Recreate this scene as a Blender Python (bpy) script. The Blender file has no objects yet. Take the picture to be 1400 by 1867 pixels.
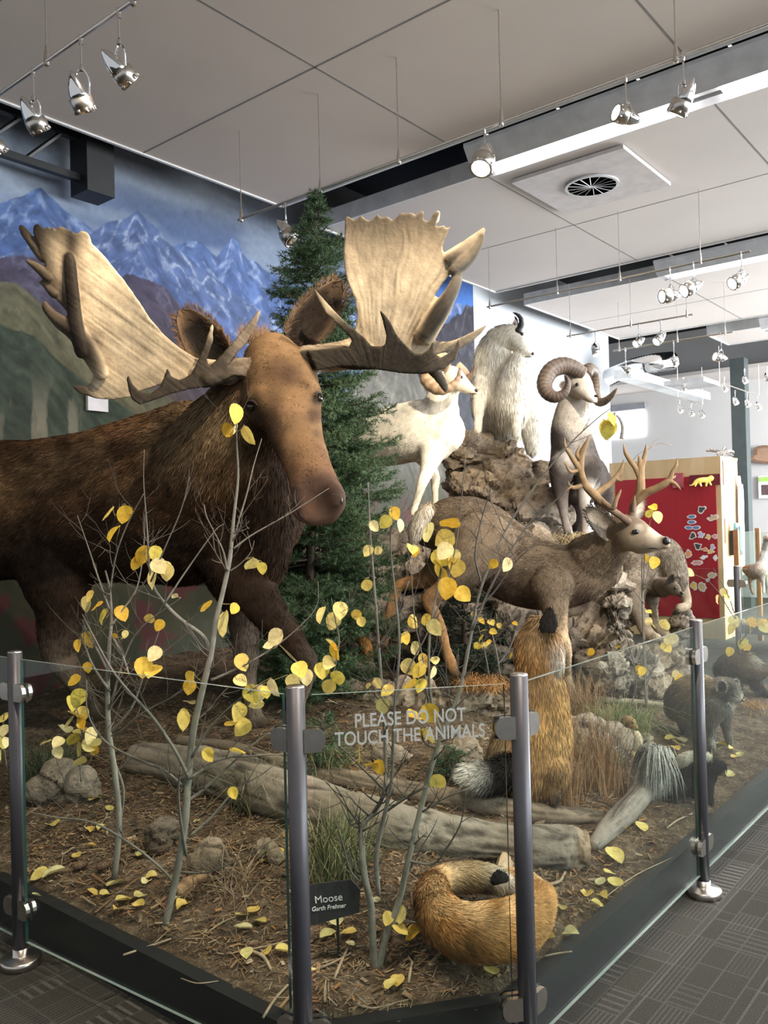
import bpy, bmesh, math, random
import numpy as np
from mathutils import Vector, Matrix
random.seed(7); rng = np.random.default_rng(7)
S = bpy.context.scene; COL = S.collection
PI = math.pi
# ---------------------------------------------------------------- camera
FPX, PITCH, ROLL = 1540.0, math.radians(.73), -.025
cd = bpy.data.cameras.new('camera'); cam = bpy.data.objects.new('camera', cd); COL.objects.link(cam)
cd.sensor_fit = 'VERTICAL'; cd.sensor_height = 36; cd.lens = 36*FPX/1867; cd.clip_start = .05; cd.clip_end = 200
MC = Matrix.Rotation(PI/2+PITCH, 4, 'X') @ Matrix.Rotation(ROLL, 4, 'Z')
cam.matrix_world = Matrix.Translation((0, 0, 1.5)) @ MC
S.camera = cam
M3 = np.array(MC.to_3x3()); CAM = np.array([0, 0, 1.5])
S.view_settings.view_transform = 'Standard'; S.view_settings.look = 'None'; S.view_settings.gamma = 1
S.view_settings.exposure = 0.55
S.view_settings.use_curve_mapping = False
S.cycles.transparent_max_bounces = 24; S.cycles.max_bounces = 8
S.cycles.sample_clamp_indirect = 6
# ---------------------------------------------------------------- world and large lights
wd = bpy.data.worlds.new('world'); S.world = wd; wd.use_nodes = True
wd.node_tree.nodes['Background'].inputs[0].default_value = (.93, .96, 1, 1)
wd.node_tree.nodes['Background'].inputs[1].default_value = .40
RX = np.array([.633, .774, 0]); RX /= np.linalg.norm(RX); LX = np.array([-RX[1], RX[0], 0]); UP = np.array([0, 0, 1.])
def W(r, l, z): return RX*r + LX*l + UP*z
def area(name, loc, target, sx, sy, power, col=(1, 1, 1)):
    d = bpy.data.lights.new(name, 'AREA'); d.shape = 'RECTANGLE'; d.size = sx; d.size_y = sy; d.energy = power; d.color = col
    o = bpy.data.objects.new(name, d); COL.objects.link(o); o.location = loc
    o.rotation_euler = (Vector(target)-Vector(loc)).to_track_quat('-Z', 'Y').to_euler(); return o
# daylight through the glazing of the wall on the right, out of frame
area('window_daylight', W(6, -5.5, 2.4), W(6, 3, 1.4), 9, 2.6, 560, (.88, .95, 1))
area('far_window_daylight', W(13.5, -2.5, 2.4), W(12.5, 5, 2.2), 5, 2.6, 1350, (.93, .97, 1))
def spot(name, loc, target, power, size=40, blend=.8, rad=.03, col=(1, .86, .68)):
    d = bpy.data.lights.new(name, 'SPOT'); d.energy = power; d.spot_size = math.radians(size); d.spot_blend = blend; d.shadow_soft_size = rad; d.color = col
    o = bpy.data.objects.new(name, d); COL.objects.link(o); o.location = loc
    o.rotation_euler = (Vector(target)-Vector(loc)).to_track_quat('-Z', 'Y').to_euler(); return o
WRM = (1, .84, .64)
spot('exhibit_beam', W(3.05, 1.75, 3.57), W(2.9, 3.0, 2.0), 135, 74, col=WRM)      # antlers and face of the moose
spot('exhibit_beam', W(1.98, 1.2, 3.55), W(2.6, 3.9, 2.0), 200, 48, col=WRM)      # left antler and hump
spot('exhibit_beam', W(1.98, 3.0, 3.55), W(2.4, 4.6, 1.9), 90, 50, col=WRM)       # moose back
spot('exhibit_beam', W(3.86, 1.9, 3.55), W(5.4, 4.0, 1.8), 260, 40, col=(1, .88, .70))      # white sheep
spot('exhibit_beam', W(7.1, 2.3, 3.55), W(6.3, 4.4, 2.2), 300, 42, col=(1, .93, .82))      # goat
spot('exhibit_beam', W(4.6, .6, 3.55), W(5.6, 3.0, 1.8), 300, 44, col=(1, .92, .80))      # dark ram and deer head
spot('exhibit_beam', W(3.0, -.2, 3.55), W(4.6, 2.6, 1.2), 230, 44, col=(1, .90, .76))      # deer body
spot('exhibit_beam', W(1.98, .6, 3.55), W(2.4, 1.7, .3), 200, 60, col=(1, .88, .72))      # curled fox and soil
spot('exhibit_beam', W(1.0, 1.6, 3.55), W(2.2, 2.6, .6), 170, 56, col=(1, .86, .70))      # left saplings
spot('exhibit_beam', W(5.5, -.4, 3.55), W(4.3, 2.0, .4), 200, 56, col=(1, .93, .84))      # raccoon, skunk
spot('exhibit_beam', W(4.6, 2.6, 3.55), W(4.2, 4.2, 2.0), 120, 56, col=(1, .9, .76))      # spruce
spot('exhibit_beam', W(4.9, 3.2, 3.55), W(6.1, 4.7, 2.3), 130, 46, col=(1, .9, .74))     # added off the rails to brighten the goat chest
spot('mural_beam', W(4.2, 3.4, 3.9), W(5.0, 5.7, 2.6), 35, 80, col=(1, .95, .9))
# ---------------------------------------------------------------- geometry helpers
def P(px, py, Z):
    d = M3 @ np.array([(px-700)/FPX, -(py-933.5)/FPX, -1.0]); return CAM + d*(Z/d[1])
def Pn(px, py, Z):
    px, py, Z = np.asarray(px, float), np.asarray(py, float), np.asarray(Z, float)
    d = np.stack([(px-700)/FPX, -(py-933.5)/FPX, -np.ones_like(px)], -1) @ M3.T
    return CAM + d*(Z/d[..., 1])[..., None]
def Ph(px, py, z):
    d = M3 @ np.array([(px-700)/FPX, -(py-933.5)/FPX, -1.0]); return CAM + d*((z-1.5)/d[2])
def rl(p): return float(np.dot(p, RX)), float(np.dot(p, LX))
def toPx(V):
    q = (np.asarray(V)-CAM) @ M3; return 700+FPX*q[..., 0]/-q[..., 2], 933.5-FPX*q[..., 1]/-q[..., 2]
def hash3(ix, iy, iz, s=0):
    h = (ix*374761393 + iy*668265263 + iz*2147483647 + s*974634777) & 0xffffffff
    h = ((h ^ (h >> 13))*1274126177) & 0xffffffff
    h = ((h ^ (h >> 16))*2246822519) & 0xffffffff
    return ((h ^ (h >> 15)) & 0xffffff)/float(0xffffff)
def vnoise(p, s=0):
    p = np.asarray(p, float); i = np.floor(p).astype(np.int64); f = p-i; f = f*f*(3-2*f); r = 0
    for dx in (0, 1):
        for dy in (0, 1):
            for dz in (0, 1):
                w = (f[:, 0] if dx else 1-f[:, 0])*(f[:, 1] if dy else 1-f[:, 1])*(f[:, 2] if dz else 1-f[:, 2])
                r = r + w*hash3(i[:, 0]+dx, i[:, 1]+dy, i[:, 2]+dz, s)
    return r
def fbm(p, oct=4, s=0, ridged=False):
    r = 0; a = .5; t = 0; p = np.asarray(p, float)
    for k in range(oct):
        n = vnoise(p, s+k*17)
        if ridged: n = 1-abs(2*n-1)
        r = r + a*n; t += a; a *= .5; p = p*2.03+11.3
    return r/t
def worley(p, s=0):
    p = np.asarray(p, float); i = np.floor(p).astype(np.int64); f1 = np.full(len(p), 9.); f2 = f1.copy(); idn = np.zeros(len(p))
    for dx in (-1, 0, 1):
        for dy in (-1, 0, 1):
            for dz in (-1, 0, 1):
                a, b, c = i[:, 0]+dx, i[:, 1]+dy, i[:, 2]+dz
                q = np.stack([a+hash3(a, b, c, s), b+hash3(a, b, c, s+1), c+hash3(a, b, c, s+2)], -1)
                d = np.linalg.norm(p-q, axis=1); m = d < f1
                f2 = np.where(m, f1, np.minimum(f2, d)); idn = np.where(m, hash3(a, b, c, s+5), idn); f1 = np.where(m, d, f1)
    return f1, f2, idn
def sst(a, b, x): t = np.clip((x-a)/(b-a), 0, 1); return t*t*(3-2*t)
# ---------------------------------------------------------------- objects
ORG = {}
def props(o, label=None, cat=None, group=None, kind=None):
    if label: o['label'] = label
    if cat: o['category'] = cat
    if group: o['group'] = group
    if kind: o['kind'] = kind
    return o
def thing(name, label, cat, loc, group=None):
    o = bpy.data.objects.new(name, None); COL.objects.link(o); o.location = Vector(loc); o.empty_display_size = .1
    ORG[o.name] = np.array(loc, float); return props(o, label, cat, group)
def mk(name, V, F, mats, parent=None, smooth=True, cols=None, nrm=None, mi=None, loc=None):
    """one mesh object from world-space vertices"""
    V = np.asarray(V, float).reshape(-1, 3)
    org = ORG[parent.name] if parent is not None else (np.array(loc, float) if loc is not None else np.zeros(3))
    me = bpy.data.meshes.new(name)
    Vl = V-org
    if isinstance(F, np.ndarray) and F.ndim == 2:
        n, k = F.shape; me.vertices.add(len(Vl)); me.vertices.foreach_set('co', Vl.astype(np.float32).ravel())
        me.loops.add(n*k); me.loops.foreach_set('vertex_index', F.astype(np.int32).ravel())
        me.polygons.add(n); me.polygons.foreach_set('loop_start', (np.arange(n)*k).astype(np.int32)); me.update(calc_edges=True)
    else:
        me.from_pydata(Vl.tolist(), [], [list(map(int, f)) for f in F])
    me.validate(); 
    if not isinstance(mats, (list, tuple)): mats = [mats]
    for m in mats: me.materials.append(m)
    if mi is not None and len(mi) == len(me.polygons): me.polygons.foreach_set('material_index', np.asarray(mi, np.int32))
    me.polygons.foreach_set('use_smooth', [smooth]*len(me.polygons))
    if cols is not None:
        a = me.color_attributes.new('col', 'FLOAT_COLOR', 'POINT'); c = np.ones((len(V), 4), np.float32); c[:, :3] = cols; a.data.foreach_set('color', c.ravel())
    if nrm is not None: me.normals_split_custom_set_from_vertices(np.asarray(nrm, float).tolist())
    me.update()
    o = bpy.data.objects.new(name, me); COL.objects.link(o)
    if parent is not None: o.parent = parent
    else: o.location = Vector(org)
    ORG[o.name] = org
    return o
class MB:
    """collects shapes for one mesh"""
    def __init__(s): s.V = []; s.F = []; s.C = []; s.n = 0; s.MI = []
    def add(s, V, F, c=None, mi=0):
        V = np.asarray(V, float); s.V.append(V); s.F += [[int(i)+s.n for i in f] for f in F]; s.MI += [mi]*len(F)
        s.C.append(np.tile(c if c is not None else (1, 1, 1), (len(V), 1)) if c is None or np.ndim(c) == 1 else c); s.n += len(V); return s
    def box(s, c, a, b, d, ax=None, ay=None, az=None, mi=0, col=None):
        ax = RX if ax is None else ax; ay = LX if ay is None else ay; az = UP if az is None else az
        c = np.array(c, float); V = [c+ax*a/2*i+ay*b/2*j+az*d/2*k for i in (-1, 1) for j in (-1, 1) for k in (-1, 1)]
        return s.add(V, [(0, 1, 3, 2), (4, 6, 7, 5), (0, 4, 5, 1), (2, 3, 7, 6), (0, 2, 6, 4), (1, 5, 7, 3)], col, mi)
    def tube(s, pts, rad, n=10, col=None, cap=True, mi=0, smooth=True, sub=4, k=1.0):
        V, F, C = tube_data(pts, rad, n, sub if smooth else 1, cap, k, col); return s.add(V, F, C if col is not None and np.ndim(col) > 1 else col, mi)
    def lathe(s, org, axis, prof, n=20, mi=0, col=None):
        axis = np.array(axis, float); axis /= np.linalg.norm(axis); t = np.array([1., 0, 0]) if abs(axis[0]) < .8 else np.array([0, 1., 0])
        u = np.cross(axis, t); u /= np.linalg.norm(u); v = np.cross(axis, u); V = []; F = []
        for (r, h) in prof:
            for i in range(n):
                a = 2*PI*i/n; V.append(np.array(org)+axis*h+(u*math.cos(a)+v*math.sin(a))*max(r, 1e-5))
        for j in range(len(prof)-1):
            for i in range(n): F.append((j*n+i, j*n+(i+1) % n, (j+1)*n+(i+1) % n, (j+1)*n+i))
        F.append(tuple(range(n))[::-1]); F.append(tuple((len(prof)-1)*n+i for i in range(n)))
        return s.add(V, F, col, mi)
    def build(s, name, mat, parent=None, smooth=False, loc=None, vc=False):
        return mk(name, np.concatenate(s.V), s.F, mat, parent, smooth, np.concatenate(s.C) if vc else None, None, s.MI, loc)
def crom(A, sub):
    A = np.asarray(A, float); n = len(A)
    if n < 3 or sub <= 1:
        if sub <= 1: return A
        return np.concatenate([[A[i]*(1-t)+A[i+1]*t for t in np.arange(sub)/sub] for i in range(n-1)]+[[A[-1]]])
    E = np.concatenate([[2*A[0]-A[1]], A, [2*A[-1]-A[-2]]]); o = []
    for i in range(n-1):
        p0, p1, p2, p3 = E[i:i+4]
        for t in np.arange(sub)/sub:
            o.append(.5*((2*p1)+(-p0+p2)*t+(2*p0-5*p1+4*p2-p3)*t*t+(-p0+3*p1-3*p2+p3)*t**3))
    o.append(A[-1]); return np.array(o)
def tube_data(pts, rad, n=10, sub=4, cap=True, k=1.0, col=None, rnd=False):
    pts = np.asarray(pts, float); m = len(pts); rad = np.full(m, rad) if np.ndim(rad) == 0 else np.asarray(rad, float)
    kk = np.full(m, k) if np.ndim(k) == 0 else np.asarray(k, float)
    cc = np.zeros((m, 3)) if col is None or np.ndim(col) == 1 else np.asarray(col, float)
    A = crom(np.concatenate([pts, rad[:, None], kk[:, None], cc], 1), sub); X = A[:, :3]; R = np.maximum(A[:, 3], 1e-4); K = A[:, 4]; CC = A[:, 5:]
    T = np.gradient(X, axis=0); T /= np.linalg.norm(T, axis=1)[:, None]+1e-12
    if rnd:   # rounded ends
        e0 = [(X[0]-T[0]*R[0]*a, R[0]*b, K[0], CC[0], T[0]) for a, b in ((.98, .12), (.85, .5), (.5, .86))]
        e1 = [(X[-1]+T[-1]*R[-1]*a, R[-1]*b, K[-1], CC[-1], T[-1]) for a, b in ((.5, .86), (.85, .5), (.98, .12))]
        X = np.array([e[0] for e in e0]+list(X)+[e[0] for e in e1]); R = np.array([e[1] for e in e0]+list(R)+[e[1] for e in e1])
        K = np.array([e[2] for e in e0]+list(K)+[e[2] for e in e1]); CC = np.array([e[3] for e in e0]+list(CC)+[e[3] for e in e1])
        T = np.array([e[4] for e in e0]+list(T)+[e[4] for e in e1])
    V = []; ref = np.array([0, 1., 0])
    for i in range(len(X)):
        N = np.cross(T[i], ref)
        if np.linalg.norm(N) < .25: N = np.cross(T[i], np.array([.9, .1, .45]))
        N /= np.linalg.norm(N)
        if i and np.dot(N, pN) < 0 and abs(np.dot(N, pN)) > .3: N = -N
        pN = N; B = np.cross(T[i], N)
        for j in range(n):
            a = 2*PI*j/n; V.append(X[i]+N*R[i]*math.cos(a)+B*R[i]*K[i]*math.sin(a))
    F = [(i*n+j, i*n+(j+1) % n, (i+1)*n+(j+1) % n, (i+1)*n+j) for i in range(len(X)-1) for j in range(n)]
    if cap: F += [tuple(range(n))[::-1], tuple((len(X)-1)*n+j for j in range(n))]
    return np.array(V), F, np.repeat(CC, n, 0)
def remesh(V, F, voxel, smooth=4, fac=.5):
    me = bpy.data.meshes.new('tmp'); me.from_pydata(np.asarray(V).tolist(), [], [list(f) for f in F]); me.update()
    ob = bpy.data.objects.new('tmp', me); COL.objects.link(ob)
    m = ob.modifiers.new('r', 'REMESH'); m.mode = 'VOXEL'; m.voxel_size = voxel; m.adaptivity = 0
    if smooth: q = ob.modifiers.new('s', 'SMOOTH'); q.factor = fac; q.iterations = smooth
    ev = ob.evaluated_get(bpy.context.evaluated_depsgraph_get()); m2 = bpy.data.meshes.new_from_object(ev)
    Vo = np.empty(len(m2.vertices)*3, np.float32); m2.vertices.foreach_get('co', Vo); Vo = Vo.reshape(-1, 3).astype(float)
    Nn = np.empty(len(m2.vertices)*3, np.float32); m2.vertex_normals.foreach_get('vector', Nn); Nn = Nn.reshape(-1, 3).astype(float)
    m2.calc_loop_triangles(); T = np.empty(len(m2.loop_triangles)*3, np.int32); m2.loop_triangles.foreach_get('vertices', T); T = T.reshape(-1, 3)
    bpy.data.objects.remove(ob); bpy.data.meshes.remove(me); bpy.data.meshes.remove(m2)
    return Vo, T, Nn
# ---------------------------------------------------------------- materials
class NT:
    def __init__(s, name, rough=.6, metal=0, spec=.5):
        s.m = bpy.data.materials.new(name); s.m.use_nodes = True; s.t = s.m.node_tree; s.b = s.t.nodes['Principled BSDF']
        s.b.inputs['Roughness'].default_value = rough; s.b.inputs['Metallic'].default_value = metal; s.b.inputs['Specular IOR Level'].default_value = spec
        s.tc = None
    def n(s, t, **kw):
        x = s.t.nodes.new(t)
        for a, v in kw.items():
            if hasattr(x, a) and not a.startswith('i_'): setattr(x, a, v)
            else: x.inputs[a[2:].replace('_', ' ')].default_value = v
        return x
    def l(s, a, b): s.t.links.new(a, b)
    def co(s, sc=(1, 1, 1), rot=(0, 0, 0)):
        tc = s.n('ShaderNodeTexCoord'); mp = s.n('ShaderNodeMapping'); mp.inputs['Scale'].default_value = sc; mp.inputs['Rotation'].default_value = rot
        s.l(tc.outputs['Object'], mp.inputs[0]); return mp.outputs[0]
    def noise(s, scale, co=None, detail=4, rough=.55, dist=0):
        x = s.n('ShaderNodeTexNoise'); x.inputs['Scale'].default_value = scale; x.inputs['Detail'].default_value = detail; x.inputs['Roughness'].default_value = rough; x.inputs['Distortion'].default_value = dist
        s.l(co if co is not None else s.co(), x.inputs['Vector']); return x.outputs[0]
    def ramp(s, f, stops):
        x = s.n('ShaderNodeValToRGB'); e = x.color_ramp.elements
        while len(e) < len(stops): e.new(.5)
        for el, (p, c) in zip(e, stops): el.position = p; el.color = (*c, 1) if len(c) == 3 else c
        s.l(f, x.inputs[0]); return x.outputs[0]
    def mix(s, f, a, b, mode='MIX'):
        x = s.n('ShaderNodeMix'); x.data_type = 'RGBA'; x.blend_type = mode
        for i, v in ((0, f), (6, a), (7, b)):
            if isinstance(v, (int, float)): x.inputs[i].default_value = v
            elif isinstance(v, tuple): x.inputs[i].default_value = (*v, 1)
            else: s.l(v, x.inputs[i])
        return x.outputs[2]
    def color(s, c): 
        if isinstance(c, tuple): s.b.inputs['Base Color'].default_value = (*c, 1)
        else: s.l(c, s.b.inputs['Base Color'])
        return s
    def bump(s, h, st=.3, dist=.01):
        x = s.n('ShaderNodeBump'); x.inputs['Strength'].default_value = st; x.inputs['Distance'].default_value = dist; s.l(h, x.inputs['Height']); s.l(x.outputs[0], s.b.inputs['Normal']); return s
def simple(name, c, rough=.6, metal=0, nz=.12, sc=8, bump=0, bs=60, spec=.5):
    m = NT(name, rough, metal, spec); a = tuple(max(0, x*(1-nz)) for x in c); b = tuple(min(1, x*(1+nz)) for x in c)
    m.color(m.ramp(m.noise(sc), [(.3, a), (.7, b)]))
    if bump: m.bump(m.noise(bs), bump, .005)
    return m.m
def vcmat(name, rough=.85, nz=.2, sc=30, spec=.25, bump=0, bs=60, sheen=0, stretch=(1, 1, 1)):
    m = NT(name, rough, 0, spec); a = m.n('ShaderNodeAttribute'); a.attribute_name = 'col'
    f = m.ramp(m.noise(sc, m.co(stretch)), [(.3, (1-nz,)*3), (.7, (1+nz,)*3)])
    m.color(m.mix(1.0, a.outputs['Color'], f, 'MULTIPLY'))
    if bump: m.bump(m.noise(bs, m.co(stretch)), bump, .006)
    if sheen: m.b.inputs['Sheen Weight'].default_value = sheen; m.b.inputs['Sheen Roughness'].default_value = .5
    return m.m
def emis(name, c, st):
    m = NT(name); m.color(tuple(c)); m.b.inputs['Emission Color'].default_value = (*c, 1); m.b.inputs['Emission Strength'].default_value = st; return m.m
def glassmat(name, tint=(.925, .955, .935)):
    m = NT(name); t = m.t; t.nodes.remove(m.b); out = [n for n in t.nodes if n.type == 'OUTPUT_MATERIAL'][0]
    tr = m.n('ShaderNodeBsdfTransparent'); tr.inputs[0].default_value = (*tint, 1)
    gl = m.n('ShaderNodeBsdfGlossy'); gl.inputs['Roughness'].default_value = .01; gl.inputs[0].default_value = (.95, .97, .96, 1)
    ge = m.n('ShaderNodeNewGeometry'); dt = m.n('ShaderNodeVectorMath'); dt.operation = 'DOT_PRODUCT'; m.l(ge.outputs['Normal'], dt.inputs[0]); m.l(ge.outputs['Incoming'], dt.inputs[1])
    def ma(op, *v, clamp=False):
        x = m.n('ShaderNodeMath'); x.operation = op; x.use_clamp = clamp
        for i, q in enumerate(v):
            if isinstance(q, (int, float)): x.inputs[i].default_value = q
            else: m.l(q, x.inputs[i])
        return x.outputs[0]
    f = ma('ADD', ma('MULTIPLY', ma('POWER', ma('SUBTRACT', 1., ma('ABSOLUTE', dt.outputs['Value']), clamp=True), 5.), .62), .026)
    mx = m.n('ShaderNodeMixShader'); m.l(f, mx.inputs[0]); m.l(tr.outputs[0], mx.inputs[1]); m.l(gl.outputs[0], mx.inputs[2]); m.l(mx.outputs[0], out.inputs[0]); return m.m
MT = {}
MT['steel'] = simple('brushed_steel', (.62, .58, .53), .28, 1, .08, 40)
MT['post'] = simple('grey_metal_paint', (.075, .073, .082), .42, .35, .06, 30)
MT['chrome'] = simple('chrome', (.8, .8, .8), .08, 1, .03, 20)
MT['black'] = simple('black', (.012, .012, .012), .5)
MT['glass'] = glassmat('clear_glass')
MT['glass_edge'] = simple('glass_edge', (.02, .06, .05), .15, 0, .1, 5, spec=.8)
MT['glass_top'] = simple('polished_glass_edge', (.26, .32, .30), .12, 0, .1, 5, spec=.9)
MT['bulb'] = emis('lamp_lens_glow', (1, .9, .74), 60)
MT['bulb_dim'] = emis('lamp_lens_soft', (1, .95, .85), 6)
MT['tube'] = emis('fluorescent_glow', (1, .98, .97), 5.5)
MT['fixture'] = simple('fixture_white', (.52, .52, .53), .45)
MT['wood'] = None
# ================================================================ SETTING
HC = 4.2; WL = 5.7
def carpet():
    m = NT('carpet', .95, 0, .2); ang = math.atan2(RX[1], RX[0]); co = m.co((1, 1, 1), (0, 0, -ang))
    def brick(sc, w, h, mort, off=.5, fr=2):
        b = m.n('ShaderNodeTexBrick'); b.inputs['Scale'].default_value = sc; b.inputs['Brick Width'].default_value = w; b.inputs['Row Height'].default_value = h
        b.inputs['Mortar Size'].default_value = mort; b.inputs['Mortar Smooth'].default_value = .1; b.offset = off; b.offset_frequency = fr; b.squash = 1.6; b.squash_frequency = 3
        b.inputs['Color1'].default_value = (0, 0, 0, 1); b.inputs['Color2'].default_value = (1, 1, 1, 1); b.inputs['Mortar'].default_value = (.5, .5, .5, 1); m.l(co, b.inputs['Vector']); return b
    a = brick(1, .50, .27, .004, .43, 2); b2 = brick(1, .15, .085, .003, .37, 3)
    w = m.n('ShaderNodeTexWave'); w.inputs['Scale'].default_value = 9; m.l(co, w.inputs['Vector'])
    w2 = m.n('ShaderNodeTexWave'); w2.bands_direction = 'Y'; w2.inputs['Scale'].default_value = 22; m.l(co, w2.inputs['Vector'])
    base = m.mix(a.outputs['Color'], (.036, .034, .027), (.056, .053, .045))
    st = m.mix(m.ramp(w.outputs[0], [(.62, (0, 0, 0)), (.8, (1, 1, 1))]), (.042, .039, .033), (.125, .12, .11))
    st2 = m.mix(m.ramp(w2.outputs[0], [(.5, (0, 0, 0)), (.9, (1, 1, 1))]), (.042, .039, .033), (.088, .084, .077))
    sel = m.ramp(b2.outputs['Color'], [(.70, (0, 0, 0)), (.74, (1, 1, 1))]); sel2 = m.ramp(b2.outputs['Color'], [(.2, (1, 1, 1)), (.24, (0, 0, 0))])
    c = m.mix(m.mix(1., sel, a.outputs['Color'], 'MULTIPLY'), base, st); c = m.mix(m.mix(.6, (0, 0, 0), sel2), c, st2)
    c = m.mix(m.mix(.6, (0, 0, 0), a.outputs['Fac']), c, (.10, .096, .09)); c = m.mix(m.mix(.35, (0, 0, 0), b2.outputs['Fac']), c, (.12, .115, .11))
    g = m.noise(260); c = m.mix(1., c, m.ramp(g, [(.3, (.45, .45, .45)), (.72, (1.6, 1.6, 1.6))]), 'MULTIPLY')
    m.color(c).bump(g, .6, .004); return m.m
def struct(name, mb, mat, smooth=False, vc=False): return props(mb.build(name, mat, None, smooth, vc=vc), kind='structure')
def slab(name, r0, r1, l0, l1, z0, z1, mat):
    return struct(name, MB().box(W((r0+r1)/2, (l0+l1)/2, (z0+z1)/2), abs(r1-r0), abs(l1-l0), abs(z1-z0)), mat)
slab('floor', -4, 19, -7, 8, -.06, 0, carpet())
wallm = simple('painted_wall_grey', (.48, .50, .53), .8, 0, .03, 2, .05, 200)
ceilm = simple('ceiling_panel_paint', (.58, .525, .49), .75, 0, .03, 1.2, .04, 120)
darkm = simple('plenum_black', (.012, .013, .014), .9)
trimm = simple('ceiling_edge_trim', (.58, .57, .56), .5)
grid = simple('ceiling_seam', (.20, .19, .18), .7)
# wall with the mural: the mural is painted on its near stretch
r_mur = rl(Ph(872, 560, 3.7))[0]
def wall_r_at(px):
    d = P(px, 900, 1)-CAM; t = WL/np.dot(d, LX); return t*np.dot(d, RX)
R_M = wall_r_at(872); R_E = wall_r_at(1117)
slab('wall_left', R_M, R_E, WL, WL+.2, 0, 5, wallm)
slab('wall_far', 15.9, 16.1, -5, WL+3, 0, 5, simple('far_wall_paint', (.50, .485, .475), .8, 0, .03, 2, .05, 200))
slab('wall_side', R_E, 16, WL+2.2, WL+2.4, 0, 5, wallm)
slab('ceiling', -3.0, 17, -6, WL+3, 4.95, 5.0, darkm)
# suspended ceiling panels with seams
def cloud(name, r0, r1, l0, l1, seams_r, seams_l, z=HC, mat=ceilm):
    o = slab(name, r0, r1, l0, l1, z, z+.13, mat)
    for r in seams_r: slab('trim_1', r-.006, r+.006, l0, l1, z-.0015, z+.001, grid)
    for l in seams_l: slab('trim_1', r0, r1, l-.006, l+.006, z-.0015, z+.001, grid)
    slab('trim_2', r0, r1, l1-.012, l1+.012, z-.012, z+.132, trimm); slab('trim_2', r1-.012, r1+.012, l0, l1, z-.012, z+.132, trimm); slab('trim_2', r0-.012, r0+.012, l0, l1, z-.012, z+.132, trimm)
cloud('ceiling_1', .35, 5.0, -5.5, 5.12, [2.1, 3.62], [3.4, 1.7, 0, -1.7, -3.4], mat=simple('ceiling_panel_warm_lit', (.55, .475, .415), .75, 0, .04, 1.2, .04, 120))  # warm lamp light on this panel is put into its paint
cloud('ceiling_2', 5.6, 8.6, -5.5, 5.24, [7.15], [3.5, 1.76, 0, -1.8])
cloud('ceiling_3', 9.35, 12.2, -5.5, 5.28, [10.8], [3.5, 1.76, 0])
cloud('ceiling_4', 12.9, 13.9, -5.5, 4.2, [], [1.9, 0], 4.2)
slab('ceiling_5', 14.6, 15.9, -3, WL+2.2, 3.9, 3.96, ceilm)
# bulkhead strip behind the wall panels: dark steel above the mural
slab('trim_4', 5.05, 5.55, 3.35, WL, 4.5, 4.56, darkm)
mb = MB(); mb.box(W(2.45, 5.45, 4.32), 1.9, .06, .06).box(W(2.45, 5.45, 4.02), 1.9, .05, .05).box(W(3.42, 5.45, 4.12), .22, .22, .42)
for r in (1.7, 2.0, 2.3, 2.6, 2.9): mb.tube([W(r, 5.45, 4.02), W(r+.3, 5.45, 4.32)], .018, 6, smooth=False)
mb.box(W(2.6, 5.45, 3.97), .04, .04, .10)
props(mb.build('roof_truss', MT['black']), 'black steel truss above the mountain mural, beside the ceiling edge', 'truss')
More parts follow.
